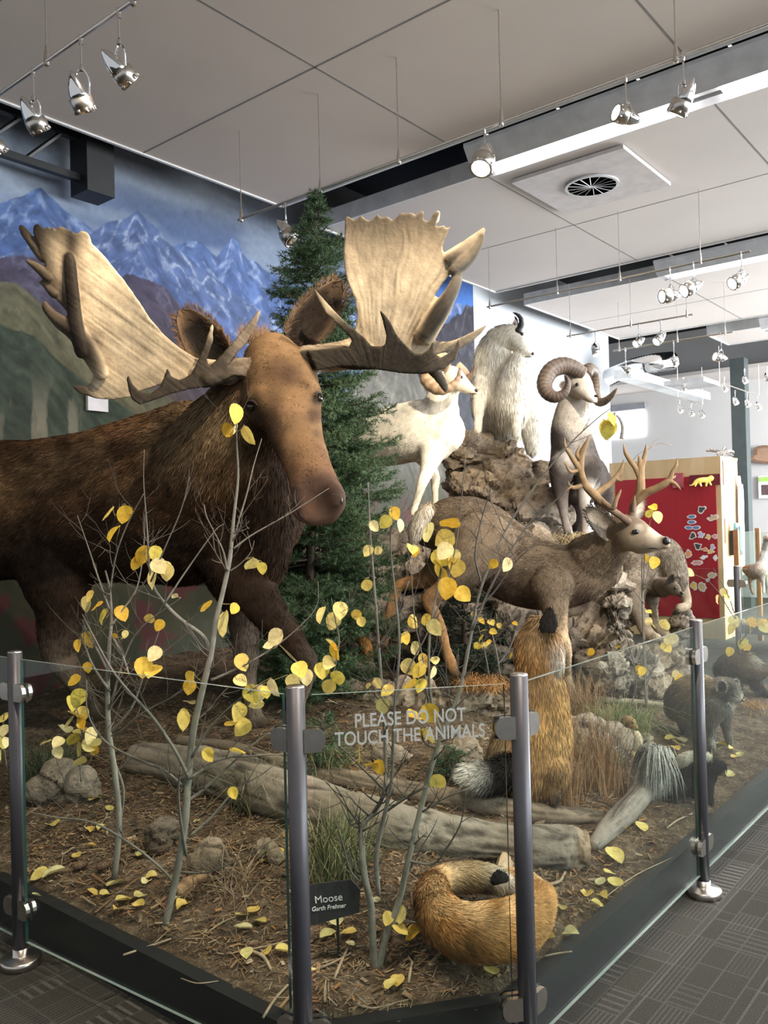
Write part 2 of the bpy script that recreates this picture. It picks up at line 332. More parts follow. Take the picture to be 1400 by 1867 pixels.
# ---- mural
def paint_mural():
    z0, z1 = 0.0, 4.95; r0, r1 = .6, R_M; nr, nz = 1000, 480
    rr = np.linspace(r0, r1, nr); zz = np.linspace(z0, z1, nz); Rg, Zg = np.meshgrid(rr, zz)
    V = (RX[None]*Rg.ravel()[:, None]+LX[None]*WL+UP[None]*Zg.ravel()[:, None])
    px, py = toPx(V); n = len(V); p3 = np.stack([Rg.ravel(), Zg.ravel(), np.zeros(n)], 1)
    nf = lambda s, o=4, k=0, rd=False: fbm(p3*s, o, k, rd)
    warp = (nf(3.5, 5, 3)-.5)*34
    def L(a, b, t): return np.array(a)[None]*(1-t[:, None])+np.array(b)[None]*t[:, None]
    # sky and cloud
    t = sst(150, 560, py-px*.33); c = L((.12, .14, .18), (.06, .14, .40), t)
    cl = sst(.42, .68, fbm(p3*np.array([1.1, 3.2, 1])+np.array([0, 0, 2]), 5, 9)); c = c*(1-.62*cl[:, None])+.62*cl[:, None]*np.array([.33, .38, .46])
    hz = np.exp(-((px-60)/130)**2-((py-290)/80)**2)[:, None]; c = c*(1-.6*hz)+.6*hz*np.array([.48, .52, .58])
    dk = sst(330, 200, py-(px-100)*.36)[:, None]*.6; c = c*(1-dk)+dk*np.array([.17, .15, .12])  # shade under the ceiling edge painted into the mural top
    rb = sst(690, 790, px)[:, None]; c = c*(1-rb)+rb*L((.03, .07, .22), (.10, .28, .75), sst(470, 640, py))
    def ridge(pts, base, snow, rough=16, s=0, sn=.5, slope=1.0):
        nonlocal c
        xs = [a for a, b in pts]; ys = [b for a, b in pts]; y = np.interp(px, xs, ys)+(fbm(np.stack([Rg.ravel()*9, np.zeros(n), np.zeros(n)+s], 1), 4, s)-.5)*rough
        d = py-y; m = sst(-1.2, 1.2, d)[:, None]
        q = fbm(np.stack([Rg.ravel()*8+d*.024*slope, Rg.ravel()*4-d*.034, np.zeros(n)+s*3], 1), 6, s+4, True)
        q2 = fbm(np.stack([Rg.ravel()*12-d*.03, d*.07, np.zeros(n)], 1), 5, s+8)
        sv = sst(.72, .92, q*.75+q2*.35)*sst(190, 8, d)*sn*.72
        b = L(base[0], base[1], sst(0, 260, d)); sh = .35+1.25*q2; col = b*sh[:, None]
        col = col*(1-sv[:, None])+sv[:, None]*np.array(snow); c = c*(1-m)+col*m
    blue = ((.10, .155, .33), (.06, .12, .36)); 
    ridge([(-400, 420), (-200, 330), (-100, 380), (0, 368), (30, 358), (75, 345), (130, 395), (160, 410), (300, 520), (900, 560)], blue, (.42, .50, .66), 12, 1, .75)
    ridge([(250, 480), (315, 452), (345, 440), (368, 442), (395, 468), (415, 438), (425, 432), (450, 470), (500, 500), (640, 560), (690, 600)], blue, (.50, .58, .75), 12, 3, .8)
    ridge([(-100, 560), (0, 470), (100, 430), (165, 425), (190, 405), (215, 402), (250, 385), (285, 415), (310, 445), (370, 490), (440, 540), (520, 600), (640, 650), (700, 700)], ((.105, .15, .30), (.05, .085, .26)), (.55, .60, .70), 10, 5, .85)
    ridge([(-400, 430), (-100, 480), (0, 468), (40, 462), (90, 475), (160, 540), (230, 500), (300, 520), (330, 560), (420, 640), (500, 720), (600, 800), (700, 760)], ((.075, .06, .10), (.12, .085, .07)), (.25, .24, .33), 14, 7, .5)
    ridge([(-300, 520), (0, 515), (30, 520), (80, 560), (130, 600), (180, 640), (240, 690), (330, 740), (420, 800), (700, 900)], ((.17, .15, .085), (.085, .09, .05)), (.33, .31, .19), 14, 11, .6, .4)
    ridge([(-300, 580), (0, 590), (60, 610), (100, 650), (150, 690), (250, 760), (400, 860), (700, 1000)], ((.055, .075, .05), (.05, .065, .05)), (.22, .20, .13), 14, 13, .35, .4)
    ridge([(600, 900), (640, 760), (690, 700), (720, 640), (760, 560), (800, 560), (812, 590), (835, 575), (850, 560), (900, 540), (1000, 520)], ((.045, .04, .055), (.07, .07, .08)), (.22, .21, .22), 18, 17, .45, 1.4)
    ridge([(560, 900), (640, 700), (690, 660), (740, 640), (770, 700), (800, 780), (900, 800)], ((.16, .145, .12), (.12, .11, .09)), (.45, .40, .28), 16, 21, .5, .6)
    # cascade-like pale rocks and dark foliage at the bottom
    rk = np.exp(-(((px-90)/95)**4)-((py-770)/65)**2)*sst(.5, .62, fbm(np.stack([p3[:, 0]*8, p3[:, 1]*2.2, p3[:, 2]], 1), 4, 31)); c = c*(1-.75*rk[:, None])+.75*rk[:, None]*np.array([.30, .27, .20])
    lo = sst(820, 960, py)[:, None]; g = nf(7, 5, 41)[:, None]; low = np.array([.03, .035, .02])*(1-g)+np.array([.075, .07, .035])*g
    rd = sst(.58, .68, nf(5, 4, 47))[:, None]*.7; low = low*(1-rd)+rd*np.array([.12, .022, .03]); c = c*(1-lo)+low*lo
    c = c*(.9+.25*nf(30, 3, 55)[:, None])*np.array([.72, .75, .78])
    idx = np.arange(nr*nz).reshape(nz, nr); F = np.stack([idx[:-1, :-1].ravel(), idx[:-1, 1:].ravel(), idx[1:, 1:].ravel(), idx[1:, :-1].ravel()], 1)
    o = mk('wall_mural', V, F, vcmat('mural_paint', .7, .06, 14), None, True, np.clip(c, 0, 1)); props(o, kind='structure')
    slab('wall_mural_backing', r0, r1, WL+.004, WL+.2, 0, 5, wallm)
paint_mural()
# kerb of the display, black
kb = simple('kerb_black', (.010, .010, .011), .6)
KR, KL = 1.60, 1.27
def poly_kerb(pts, w, h):
    mb = MB()
    for (a, b), (c, d) in zip(pts[:-1], pts[1:]):
        A = W(a, b, h/2); B = W(c, d, h/2); u = (B-A)/np.linalg.norm(B-A); v = np.cross(UP, u); mb.box((A+B)/2, np.linalg.norm(B-A)+w*.8, w, h, u, v, UP)
    return mb
struct('trim_5', poly_kerb([(KR, 5.65), (KR, 1.62), (2.06, KL), (7.0, KL), (7.0, 5.65)], .05, .16), kb)
# ---- soil
BUMPS = []
def fence_d(r, l):
    a = r-1.62; b = l-1.29; n = np.array([(1.62-1.27), (2.06-1.60)]); n = n/np.linalg.norm(n)
    c = (r-1.62)*n[0]+(l-1.60)*n[1]; e = 7.0-r
    return np.minimum(np.minimum(np.minimum(a, b), c), e)
def G(x, y):
    x = np.atleast_1d(np.asarray(x, float)); y = np.atleast_1d(np.asarray(y, float)); r = x*RX[0]+y*RX[1]; l = x*LX[0]+y*LX[1]
    d = np.clip(fence_d(r, l), 0, 1.9); p = np.stack([x, y, np.zeros_like(x)], 1)
    h = .15+.165*d+(fbm(p*2.2, 3, 5)-.5)*.10*np.clip(d*3, 0, 1)+(fbm(p*11, 3, 8)-.5)*.03
    for (bx, by, br, bh) in BUMPS: h = h+bh*np.exp(-((x-bx)**2+(y-by)**2)/br**2)
    return h
def hit(px, py, lo=1.6, hi=9):
    Zs = np.linspace(lo, hi, 1500); X = Pn(np.full(1500, px), np.full(1500, py), Zs); g = G(X[:, 0], X[:, 1]); b = np.where(X[:, 2] <= g)[0]
    return float(Zs[b[0]]) if len(b) else hi
def soil():
    rs = np.arange(1.60, 7.0, .022); ls = np.arange(1.27, 5.7, .022); Rg, Lg = np.meshgrid(rs, ls); V = RX[None]*Rg.ravel()[:, None]+LX[None]*Lg.ravel()[:, None]
    V[:, 2] = G(V[:, 0], V[:, 1])+(vnoise(V*60, 3)-.5)*.012
    d = fence_d(Rg.ravel(), Lg.ravel()).reshape(Rg.shape); nr = len(rs); idx = np.arange(len(V)).reshape(Rg.shape)
    F = np.stack([idx[:-1, :-1].ravel(), idx[:-1, 1:].ravel(), idx[1:, 1:].ravel(), idx[1:, :-1].ravel()], 1); dd = d.ravel()[F].min(1); F = F[dd > -.03]
    m = NT('soil', .95, 0, .15); c = m.ramp(m.noise(5, detail=8), [(.3, (.062, .040, .025)), (.5, (.120, .082, .052)), (.72, (.195, .145, .10))])
    sp = m.ramp(m.noise(75, detail=3), [(.56, (0, 0, 0)), (.68, (1, 1, 1))]); c = m.mix(m.mix(.55, (0, 0, 0), sp), c, (.36, .29, .21)); dkk = m.ramp(m.noise(28, detail=5), [(.35, (.45, .45, .45)), (.6, (1, 1, 1))])
    m.color(m.mix(1., c, dkk, 'MULTIPLY')); m.bump(m.noise(120, detail=6), .7, .012)
    props(mk('ground', V, F, m.m, None, True), kind='structure')
soil()
def grassy_litter():
    """needles, chips and twigs strewn over the soil"""
    V = []; C = []; n = 30000; pal = np.array([(.34, .21, .11), (.42, .31, .19), (.22, .14, .08), (.42, .33, .22), (.24, .18, .12), (.36, .19, .08)])
    r = rng.uniform(1.66, 5.2, n*2); l = rng.uniform(1.33, 4.6, n*2); keep = (fence_d(r, l) > .03) & (rng.random(n*2) < np.clip(1.25-(r-1.6)*.3, .2, 1)); r = r[keep][:n]; l = l[keep][:n]; n = len(r)
    c = RX[None]*r[:, None]+LX[None]*l[:, None]; c[:, 2] = G(c[:, 0], c[:, 1])+rng.uniform(.003, .014, n)
    a = rng.uniform(0, 2*PI, n); ln = rng.uniform(.004, .020, n)*np.where(rng.random(n) < .10, 3., 1); w = rng.uniform(.0007, .0018, n)*np.where(rng.random(n) < .12, 3.2, 1)
    u = np.stack([np.cos(a), np.sin(a), rng.normal(0, .18, n)], 1); v = np.stack([-np.sin(a), np.cos(a), rng.normal(0, .3, n)], 1); col = pal[rng.integers(0, 6, n)]*.78*rng.uniform(.6, 1.2, (n, 1))
    V = np.stack([c-u*ln[:, None]-v*w[:, None], c-u*ln[:, None]+v*w[:, None], c+u*ln[:, None]+v*w[:, None], c+u*ln[:, None]-v*w[:, None]], 1).reshape(-1, 3)
    o = mk('forest_litter', V, np.arange(len(V)).reshape(-1, 4), vcmat('litter', .9, .1), None, False, np.repeat(col, 4, 0))
    props(o, 'brown needles, bark chips and small debris strewn over the soil of the display', 'litter', kind='stuff')
grassy_litter()
# ================================================================ LIGHT FITTINGS, FENCE, FAR ROOM
def extr(mb, prof, l0, l1, mi=0):   # profile of (r,z) extruded along the room's L axis
    n = len(prof); V = [W(r, l0, z) for r, z in prof]+[W(r, l1, z) for r, z in prof]
    F = [(i, (i+1) % n, n+(i+1) % n, n+i) for i in range(n)]+[tuple(range(n))[::-1], tuple(range(n, 2*n))]; return mb.add(V, F, None, mi)
def fixture(r, l_end, label, z=4.05, w=.22, n=4, ln=1.42):
    t = thing('ceiling_light_fixture', label, 'ceiling light', W(r, l_end, z), 'long ceiling light fixtures')
    m = MB(); extr(m, [(r-w, z+.15), (r-w, z+.125), (r-w*.72, z+.035), (r-.10, z), (r-.10, z+.05), (r-w*.7, z+.07)], l_end, -5.2)
    extr(m, [(r+w, z+.15), (r+w, z+.125), (r+w*.72, z+.035), (r+.10, z), (r+.10, z+.05), (r+w*.7, z+.07)], l_end, -5.2)
    m.box(W(r, l_end-.03, z+.05), .16, .06, .08); m.box(W(r, l_end-2.5, z+.08), .15, 5, .03)
    m.build('wing', MT['fixture'], t)
    l = l_end-.1
    for k in range(n):
        MB().box(W(r, l-ln/2, z+.018), .195, ln, .03).build('lamp_lens', MT['tube'], t); l -= ln+.22
    for i in range(9):
        for s in (-1, 1): MB().box(W(r+s*(w+.045), l_end-.2-i*.55, z+.16), .12, .02, .01).build('bracket', MT['steel'], t)
    return t
fixture(5.28, 3.32, 'long winged ceiling light nearest the moose, in the first gap between ceiling panels')
fixture(8.95, 3.38, 'long ceiling light in the second gap, beyond the round air vent')
fixture(12.5, 3.3, 'farthest long ceiling light, near the back of the hall', n=3)
fixture(14.25, 2.6, 'short ceiling light hanging before the far wall', n=2)
# soft light the three tubes give, as the tubes do
area('tube_light', W(5.28, 0, 3.98), W(5.28, 0, 0), .2, 6, 70, (1, .97, .93)); area('tube_light', W(8.95, 0, 3.98), W(8.95, 0, 0), .2, 6, 60, (1, .97, .95))
# round vent
def vent():
    c = W(6.3, 2.92, 4.17); t = thing('air_vent', 'square ceiling plate with round radial-slat air vent', 'vent', c)
    m = MB(); m.box(W(6.3, 2.92, 4.178), .93, .93, .03); m.build('plate', simple('vent_plate', (.50, .46, .45), .5), t)
    R0 = .2; m = MB(); m.lathe(W(6.3, 2.92, 4.160), (0, 0, 1), [(R0, 0), (R0, .006), (R0*.05, .006), (R0*.05, 0)], 32); m.build('opening', MT['black'], t)
    m = MB(); m.lathe(W(6.3, 2.92, 4.146), (0, 0, 1), [(R0-.01, 0), (R0+.012, 0), (R0+.012, .015), (R0-.01, .015), (R0-.01, 0)], 36); m.lathe(W(6.3, 2.92, 4.144), (0, 0, 1), [(.02, 0), (.02, .015)], 16)
    for k in range(16):
        a = 2*PI*k/16; u = RX*math.cos(a)+LX*math.sin(a); v = np.cross(UP, u); m.box(W(6.3, 2.92, 4.15)+u*.105, .17, .022, .003, u, v*.8+UP*.6, np.cross(u, v*.8+UP*.6))
    m.build('slats', MT['fixture'], t)
vent()
# ---- track lighting
def railpt(px, r, z):
    l0, l1 = -3., 8.
    for _ in range(50):
        lm = (l0+l1)/2
        if toPx(W(r, lm, z))[0] > px: l0 = lm
        else: l1 = lm
    return W(r, l0, z)
def rail(name_px, r, z, label, stand, rad=.009):
    a, b = railpt(name_px[0], r, z), railpt(name_px[1], r, z)
    t = thing('lighting_rail', label, 'track light rail', a); MB().tube([a, b], rad, 8, smooth=False).build('rod', MT['steel'], t)
    for px in stand:
        p = railpt(px, r, z); m = MB(); m.tube([p, np.array([p[0], p[1], HC])], .0035, 6, smooth=False); m.lathe(p+UP*.03, (0, 0, -1), [(.006, -.04), (.011, 0), (.014, .03), (.012, .05), (.004, .055)], 10)
        m.build('hanger', MT['steel'], t)
    return t
LAMPS = 0
def lamp(rp, tail, front, lit, label, size=1.0, power=0, target=None, bulb=None):
    """bullet-shaped chrome spotlight hanging from rail point rp"""
    tail = np.array(tail); front = np.array(front); ax = front-tail; L_ = np.linalg.norm(ax); ax = ax/L_
    t = thing('track_spotlight', label, 'spotlight', rp, 'chrome track spotlights')
    mid = tail+ax*L_*.62; pr = .29*L_; side = np.cross(ax, UP); side /= np.linalg.norm(side)+1e-9
    piv = np.array([rp[0], rp[1], min(rp[2]-.12*size, mid[2]+.10*size)]) if True else None
    m = MB(); m.tube([rp+UP*.012, rp-UP*.03], .009*size, 8, smooth=False); m.tube([rp, piv], .0045*size, 6, smooth=False); m.lathe(piv, (0, 0, -1), [(.004, -.01), (.010*size, 0), (.010*size, .018*size), (.004, .024*size)], 10); m.build('stem', MT['chrome'], t)
    m = MB()
    for s in (-1, 1): m.tube([piv, (piv+mid)/2+side*s*pr*.85+UP*.01, mid+side*s*pr*1.02], .004*size, 6)
    m.build('yoke', MT['chrome'], t)
    sh = MB().lathe(tail, ax, [(.002, 0), (pr*.22, L_*.06), (pr*.50, L_*.2), (pr*.72, L_*.36), (pr*.86, L_*.52), (pr*.92, L_*.66)], 22).build('shell', MT['chrome'], t, True)
    m = MB().lathe(tail, ax, [(pr*.93, L_*.62), (pr*1.0, L_*.64), (pr*1.0, L_*.84), (pr*.95, L_*.86), (pr*.95, L_), (pr*.80, L_), (pr*.78, L_*.93)], 22)
    for k in range(8):
        a = 2*PI*k/8; u = side*math.cos(a)+np.cross(ax, side)*math.sin(a); m.box(tail+ax*L_*.93+u*pr*.95, L_*.10, pr*.28, pr*.1, ax, np.cross(u, ax), u)
    co_ = m.build('collar', MT['steel'], t, True)
    m = MB().lathe(tail, ax, [(pr*.76, L_*.94), (pr*.76, L_*.985), (pr*.3, L_*1.0)], 18); m.build('lens', MT['bulb'] if lit == 2 else (MT['bulb_dim'] if lit else MT['steel']), co_, True)
    if power:
        o = spot('spot_beam', front+ax*.03, target if target is not None else front+ax, power, 46); 
    return t
def rlamp(r, z, spx, tl, fr, lit, label, dz=0, df=-.05, **k):
    rp = railpt(spx, r, z); Z = rp[1]; return lamp(rp, P(tl[0], tl[1], Z+dz), P(fr[0], fr[1], Z+dz+df), lit, label, **k)
zr = 3.6
rail((-70, 275), 1.98, zr, 'brass-lit lighting rod at upper left above the moose back', [85, 243])
rlamp(1.98, zr, 216, (184, 89), (240, 152), 0, 'rightmost of the chrome spotlights on the upper left rod', df=.09)
rlamp(1.98, zr, 147, (128, 128), (156, 206), 0, 'middle chrome spotlight on the upper left rod, tail pointing up', df=.09)
rlamp(1.98, zr, 60, (38, 174), (76, 242), 0, 'chrome spotlight on the upper left rod over the dark truss', df=.09)
rlamp(1.98, zr, -28, (-36, 225), (2, 282), 0, 'chrome spotlight cut by the left edge of the photo', df=.09)
rail((434, 1480), 3.86, zr, 'long lighting rod crossing the photo above the antlers', [440, 584, 727, 914, 1232])
rlamp(3.86, zr, 520, (505, 401), (533, 440), 0, 'small spotlight hanging left of the spruce top')
rlamp(3.86, zr, 883, (893, 262), (876, 308), 2, 'glaring lit spotlight at the near end of the winged fixture', df=-.1)
rlamp(3.86, zr, 1140, (1170, 222), (1122, 205), 2, 'lit spotlight lying sideways in front of the winged fixture')
rlamp(3.86, zr, 1245, (1266, 140), (1232, 210), 1, 'spotlight with tail up beside the end of the first glowing tube', df=.07)
rail((888, 1368), 7.1, zr, 'lighting rod above the mountain goat, under the second fixture', [893, 1016, 1130, 1277])
rlamp(7.1, zr, 1221, (1246, 536), (1206, 541), 1, 'spotlight pointing left, left of two glaring lamps by the second fixture')
rlamp(7.1, zr, 1264, (1282, 514), (1246, 531), 2, 'glaring lamp next to the spotlight pointing left on the goat rod')
rlamp(7.1, zr, 1351, (1366, 500), (1334, 518), 2, 'glaring lamp at the right end of the goat rod')
rail((1033, 1263), 8.9, zr, 'lighting rod above the dark ram', [1040, 1150, 1252])
rlamp(8.9, zr, 1085, (1083, 624), (1087, 648), 2, 'lit lamp pointing down above the dark ram horns')
rlamp(8.9, zr, 1164, (1176, 616), (1158, 628), 2, 'left of the two glaring lamps right of the dark ram')
rlamp(8.9, zr, 1204, (1214, 606), (1196, 624), 2, 'right of the two glaring lamps right of the dark ram')
rail((1118, 1336), 10.1, zr, 'lighting rod by the silver duct at the wall corner', [1129, 1235, 1322])
rlamp(10.1, zr, 1140, (1130, 667), (1149, 679), 1, 'lamp below the wall corner in front of the silver duct', size=1.2)
rlamp(10.1, zr, 1228, (1222, 652), (1234, 666), 2, 'lit lamp right of the silver duct')
rlamp(10.1, zr, 1314, (1327, 654), (1303, 650), 1, 'lamp lying level on the duct rod, right end')
def farl(px, py, label, lit=1, Z=12.5, d=(6, 12)):
    p = P(px, py-18, Z); lamp(p, P(px-d[0]*.5, py-d[1]*.5-3, Z), P(px+d[0]*.5, py+d[1]*.5, Z-.05), lit, label, size=1)
A, B = P(1236, 724, 12.4), P(1281, 738, 13.4); t = thing('lighting_rail', 'short lighting rod of three small lamps before the far wall', 'track light rail', A); MB().tube([A, B], .009, 6, smooth=False).build('rod', MT['steel'], t); [MB().tube([q_, q_+UP*.6], .004, 5, smooth=False).build('hanger', MT['steel'], t) for q_ in (A, B)]
for px, py, lb in ((1239, 746, 'left'), (1260, 752, 'middle'), (1279, 755, 'right')): farl(px, py, lb+' one of three small lamps hanging before the far wall', 1, 12.6+(px-1239)*.02)
A, B = P(1312, 697, 11.6), P(1384, 722, 13.2); t = thing('lighting_rail', 'lighting rod of lamps in front of the dark pillar', 'track light rail', A); MB().tube([A, B], .009, 6, smooth=False).build('rod', MT['steel'], t); [MB().tube([q_, q_+UP*.5], .004, 5, smooth=False).build('hanger', MT['steel'], t) for q_ in (A, B)]
for px, py, lb, li in ((1320, 707, 'warm glowing lamp left of the dark pillar', 2), (1340, 731, 'lamp in front of the dark pillar top', 1), (1362, 735, 'lamp just right of the dark pillar', 1), (1382, 741, 'lamp farthest right and low near the pillar', 1), (1357, 692, 'lamp with tail up above the dark pillar', 1), (1398, 688, 'dark-backed lamp at the right edge of the photo', 0), (1246, 708, 'glowing lamp in front of the white hanging ledge', 2)):
    farl(px, py, lb, li, 11.8)
# silver flexible duct by the wall corner
t = MB(); pts = [P(1108, 690, 12.9), P(1150, 672, 12.6), P(1190, 662, 12.4), P(1225, 658, 12.6)]; n = 60; pp = crom(np.array(pts), 20); rd = [.13+.012*(i % 2) for i in range(len(pp))]
props(t.tube(pp, rd, 14, smooth=False).build('flexible_duct', MT['chrome'], None, True, loc=pts[0]), 'crinkled silver duct under the dark ceiling gap at the wall corner', 'duct')
props(MB().box(P(1215, 705, 12.7), 3.2, .25, .12).build('hanging_ledge', simple('ledge_white', (.85, .87, .88), .4), None, loc=P(1215, 705, 12.7)), 'long white hanging beam running back toward the far wall', 'beam')
props(MB().box(P(1262, 700, 11.9), .7, .55, .06).build('light_panel', MT['fixture'], None, loc=P(1262, 700, 11.9)), 'flat white light panel hanging beyond the duct', 'light panel')
# ---- glass barrier
ZB, ZT = .09, 1.06
def dirv(a, b): v = W(b[0], b[1], 0)-W(a[0], a[1], 0); return v/np.linalg.norm(v)
def post(rc, lc, dirs, label, tilt=0):
    t = thing('fence_post', label, 'fence post', W(rc, lc, 0), 'posts of the glass barrier')
    MB().lathe(W(rc, lc, 0), (0, 0, 1), [(.0245, .03), (.0245, 1.082)], 28).build('pole', MT['post'], t, True)
    MB().lathe(W(rc, lc, 0), (0, 0, 1), [(.0235, 1.078), (.0245, 1.083), (.022, 1.086), (.001, 1.087)], 28).build('cap', MT['steel'], t, True)
    MB().lathe(W(rc, lc, 0), (0, 0, 1), [(.068, .0), (.068, .024), (.064, .028), (.030, .034), (.026, .036), (.026, .06)], 32).build('foot', MT['steel'], t, True)
    for u in dirs:
        v = np.cross(UP, u)
        for z in (.945, .20):
            m = MB()
            for s in (-1, 1):   # two jaws with a rounded outer end
                c = W(rc, lc, z)+v*s*.0125; o = []; n = 8
                for k in range(n+1): a = -PI/2+PI*k/n; o.append((.052+.022*math.cos(a) if True else 0, .03*math.sin(a)))
                o = [(.018, -.03)]+o+[(.018, .03)]; nn = len(o)
                V = [c+u*a+UP*b+v*s*(-.007) for a, b in o]+[c+u*a+UP*b+v*s*.007 for a, b in o]
                m.add(V, [tuple(range(nn)), tuple(range(nn, 2*nn))[::-1]]+[(i, (i+1) % nn, nn+(i+1) % nn, nn+i) for i in range(nn)])
            cl_ = m.build('clamp', MT['steel'], t)
            MB().box(W(rc, lc, z)+u*.045, .05, .010, .058, u, v, UP).build('gasket', MT['black'], cl_)
    return t
def pane(a, b, label, gap=.042):
    u = dirv(a, b); v = np.cross(UP, u); A = W(a[0], a[1], 0)+u*gap; B = W(b[0], b[1], 0)-u*gap; h = .005
    V = [X+v*s*h+UP*z for X in (A, B) for s in (-1, 1) for z in (ZB, ZT)]
    F = [(0, 1, 5, 4), (2, 6, 7, 3), (0, 2, 3, 1), (4, 5, 7, 6), (0, 4, 6, 2), (1, 3, 7, 5)]
    t = mk('glass_pane', V, F, [MT['glass'], MT['glass_edge'], MT['glass_top']], None, False, mi=[0, 0, 1, 1, 2, 2], loc=(A+B)/2*np.array([1, 1, 0])+UP*ZB)
    return props(t, label, 'glass panel', 'clear panes of the barrier')
a1, a2, a3, a4 = (1.46, 2.87), (1.54, 1.57), (1.985, 1.17), (3.37, 1.175)
# the left run is straight; its corner post stands where the short pane begins
a0 = (1.40, 4.22); a5 = (4.75, 1.175); a6 = (6.1, 1.175); a7 = (7.02, 1.175); a8 = (7.02, 2.11); a9 = (7.02, 3.45); a10 = (7.02, 4.8)
post(*a0, [dirv(a0, a1)], 'barrier post beyond the left edge, by the mural')
post(*a1, [dirv(a1, a0), dirv(a1, a2)], 'barrier post at the left edge of the photo, foot on dark carpet')
post(*a2, [dirv(a2, a1), dirv(a2, a3)], 'tall barrier post left of the etched lettering')
post(*a3, [dirv(a3, a2), dirv(a3, a4)], 'tall barrier post between the curled fox and the right pane')
post(*a4, [dirv(a4, a3), dirv(a4, a5)], 'barrier post on the right with its round foot on the patterned carpet')
post(*a8, [dirv(a8, a7), dirv(a8, a9)], 'small distant barrier post in front of the red board cabinet')
pane(a0, a1, 'glass pane cut by the left edge, beyond the leftmost post'); pane(a1, a2, 'large left pane in front of the two leafless-stemmed saplings')
pane(a2, a3, 'narrow middle pane with etched words asking visitors not to touch'); pane(a3, a4, 'long right pane in front of the skunk')
pane(a4, a5, 'pane at the right edge in front of the raccoon'); pane(a5, a6, 'pane past the raccoon, off to the right')
pane(a8, a9, 'rear pane behind the cougar, before the red board'); pane(a7, a8, 'rear corner pane before the display case')
def text(s, size, org, u, w, mat, parent, name, ext=.0004, align='CENTER', shear=0, bold=0):
    cu = bpy.data.curves.new('txt', 'FONT'); cu.body = s; cu.size = size; cu.align_x = align; cu.align_y = 'CENTER'; cu.extrude = ext; cu.shear = shear; cu.offset = bold
    o = bpy.data.objects.new('txt', cu); COL.objects.link(o); me = bpy.data.meshes.new_from_object(o.evaluated_get(bpy.context.evaluated_depsgraph_get())); bpy.data.objects.remove(o)
    V = np.array([v.co[:] for v in me.vertices]); F = [tuple(p.vertices) for p in me.polygons]; n = np.cross(u, w)
    return mk(name, org+V[:, :1]*u+V[:, 1:2]*w+V[:, 2:3]*n, F, mat, parent, False)
u = dirv(a2, a3); mid = (W(*a2, 0)+W(*a3, 0))/2; nrm = np.cross(u, UP)
etch = simple('etched_glass', (.43, .43, .40), .7, 0, .05, 20)
gp = [o for o in COL.objects if o.name.startswith('glass_pane') and 'etched' in o['label']][0]
text('PLEASE DO NOT', .050, mid+UP*.985+u*-.0+nrm*.0058, u*.80, UP, etch, gp, 'etched_lettering', bold=.0006); text('TOUCH THE ANIMALS', .050, mid+UP*.940+u*.0+nrm*.0058, u*.80, UP, etch, gp, 'etched_lettering', bold=.0006)
# ---- far room
def wallpt(px, py, rr):
    d = P(px, py, 1)-CAM; return CAM+d*(rr/np.dot(d, RX))
def woodmat(name, a, b, c, sc=(1, 1, 1)):
    m = NT(name, .5); f = m.noise(3, m.co(sc), 6, .6, 1.5); m.color(m.ramp(f, [(.3, a), (.5, b), (.7, c)])); m.bump(f, .05); return m.m
ply = woodmat('plywood', (.50, .34, .17), (.58, .41, .22), (.66, .49, .29), (1, 1, .18))
R0, LA, LB, H0 = 10.37, 3.27, 4.68, 2.2
t = thing('plywood_cabinet', 'tall plywood cabinet carrying a red magnet board', 'cabinet', W(R0+.35, (LA+LB)/2, 0))
m = MB(); m.box(W(R0+.03, (LA+LB)/2, H0/2), .04, LB-LA, H0); m.box(W(R0+.35, LA+.015, H0/2), .62, .03, H0); m.box(W(R0+.35, LB-.015, H0/2), .62, .03, H0); m.box(W(R0+.35, (LA+LB)/2, H0-.015), .66, LB-LA, .03); m.box(W(R0+.35, (LA+LB)/2, .04), .6, LB-LA-.02, .08); m.build('body', ply, t)
red = NT('red_board', .45); f = red.noise(3, red.co((40, 40, 1))); red.color(red.ramp(f, [(.35, (.30, .012, .020)), (.7, (.36, .018, .026))]))
m = MB(); m.box(W(R0, (LA+.06+LB-.08)/2, 1.11), .015, LB-LA-.14, 1.72); m.build('magnet_board', red.m, t)
dw_ = simple('dark_wood_strip', (.25, .14, .09), .5)
for q_ in (2.0, 1.3): MB().box(W(R0+.11, LA-.004, q_), .05, .01, .3).build('door_handle', dw_, t)
wht = simple('white_board', (.8, .8, .8), .5)
def blobplate(name, c, w, h, u, v, nrm_, mat, seed, label, cat, group=None, th=.004, n=26, rough=.35):
    rg = np.random.default_rng(seed); k = [(rg.uniform(-1, 1), rg.uniform(0, 6.28)) for _ in range(6)]; o = []
    for i in range(n):
        a = 2*PI*i/n; r = 1+rough*sum(q*math.sin((j+2)*a+f)/(j+2)*1.3 for j, (q, f) in enumerate(k)); o.append((w/2*r*math.cos(a), h/2*r*math.sin(a)))
    V = [c+u*a+v*b for a, b in o]+[c+u*a+v*b+nrm_*th for a, b in o]
    F = [tuple(range(n)), tuple(range(n, 2*n))[::-1]]+[(i, (i+1) % n, n+(i+1) % n, n+i) for i in range(n)]
    V += [c+u*a*.72+v*b*.72+nrm_*(th+.001) for a, b in o]; F += [tuple(range(2*n, 3*n))[::-1]]; F += [(n+i, n+(i+1) % n, 2*n+(i+1) % n, 2*n+i) for i in range(n)]
    return props(mk(name, V, F, mat, None, False, mi=[0]*(n+2)+[1]+[0]*n if isinstance(mat, list) else None, loc=c), label, cat, group)
blobplate('relief_map', W(R0+.62, LA-.03, 1.35), .22, 1.1, RX, UP, -LX, wht, 5, 'white wavy-edged board on the sunlit side of the plywood cabinet', 'board', th=.02)
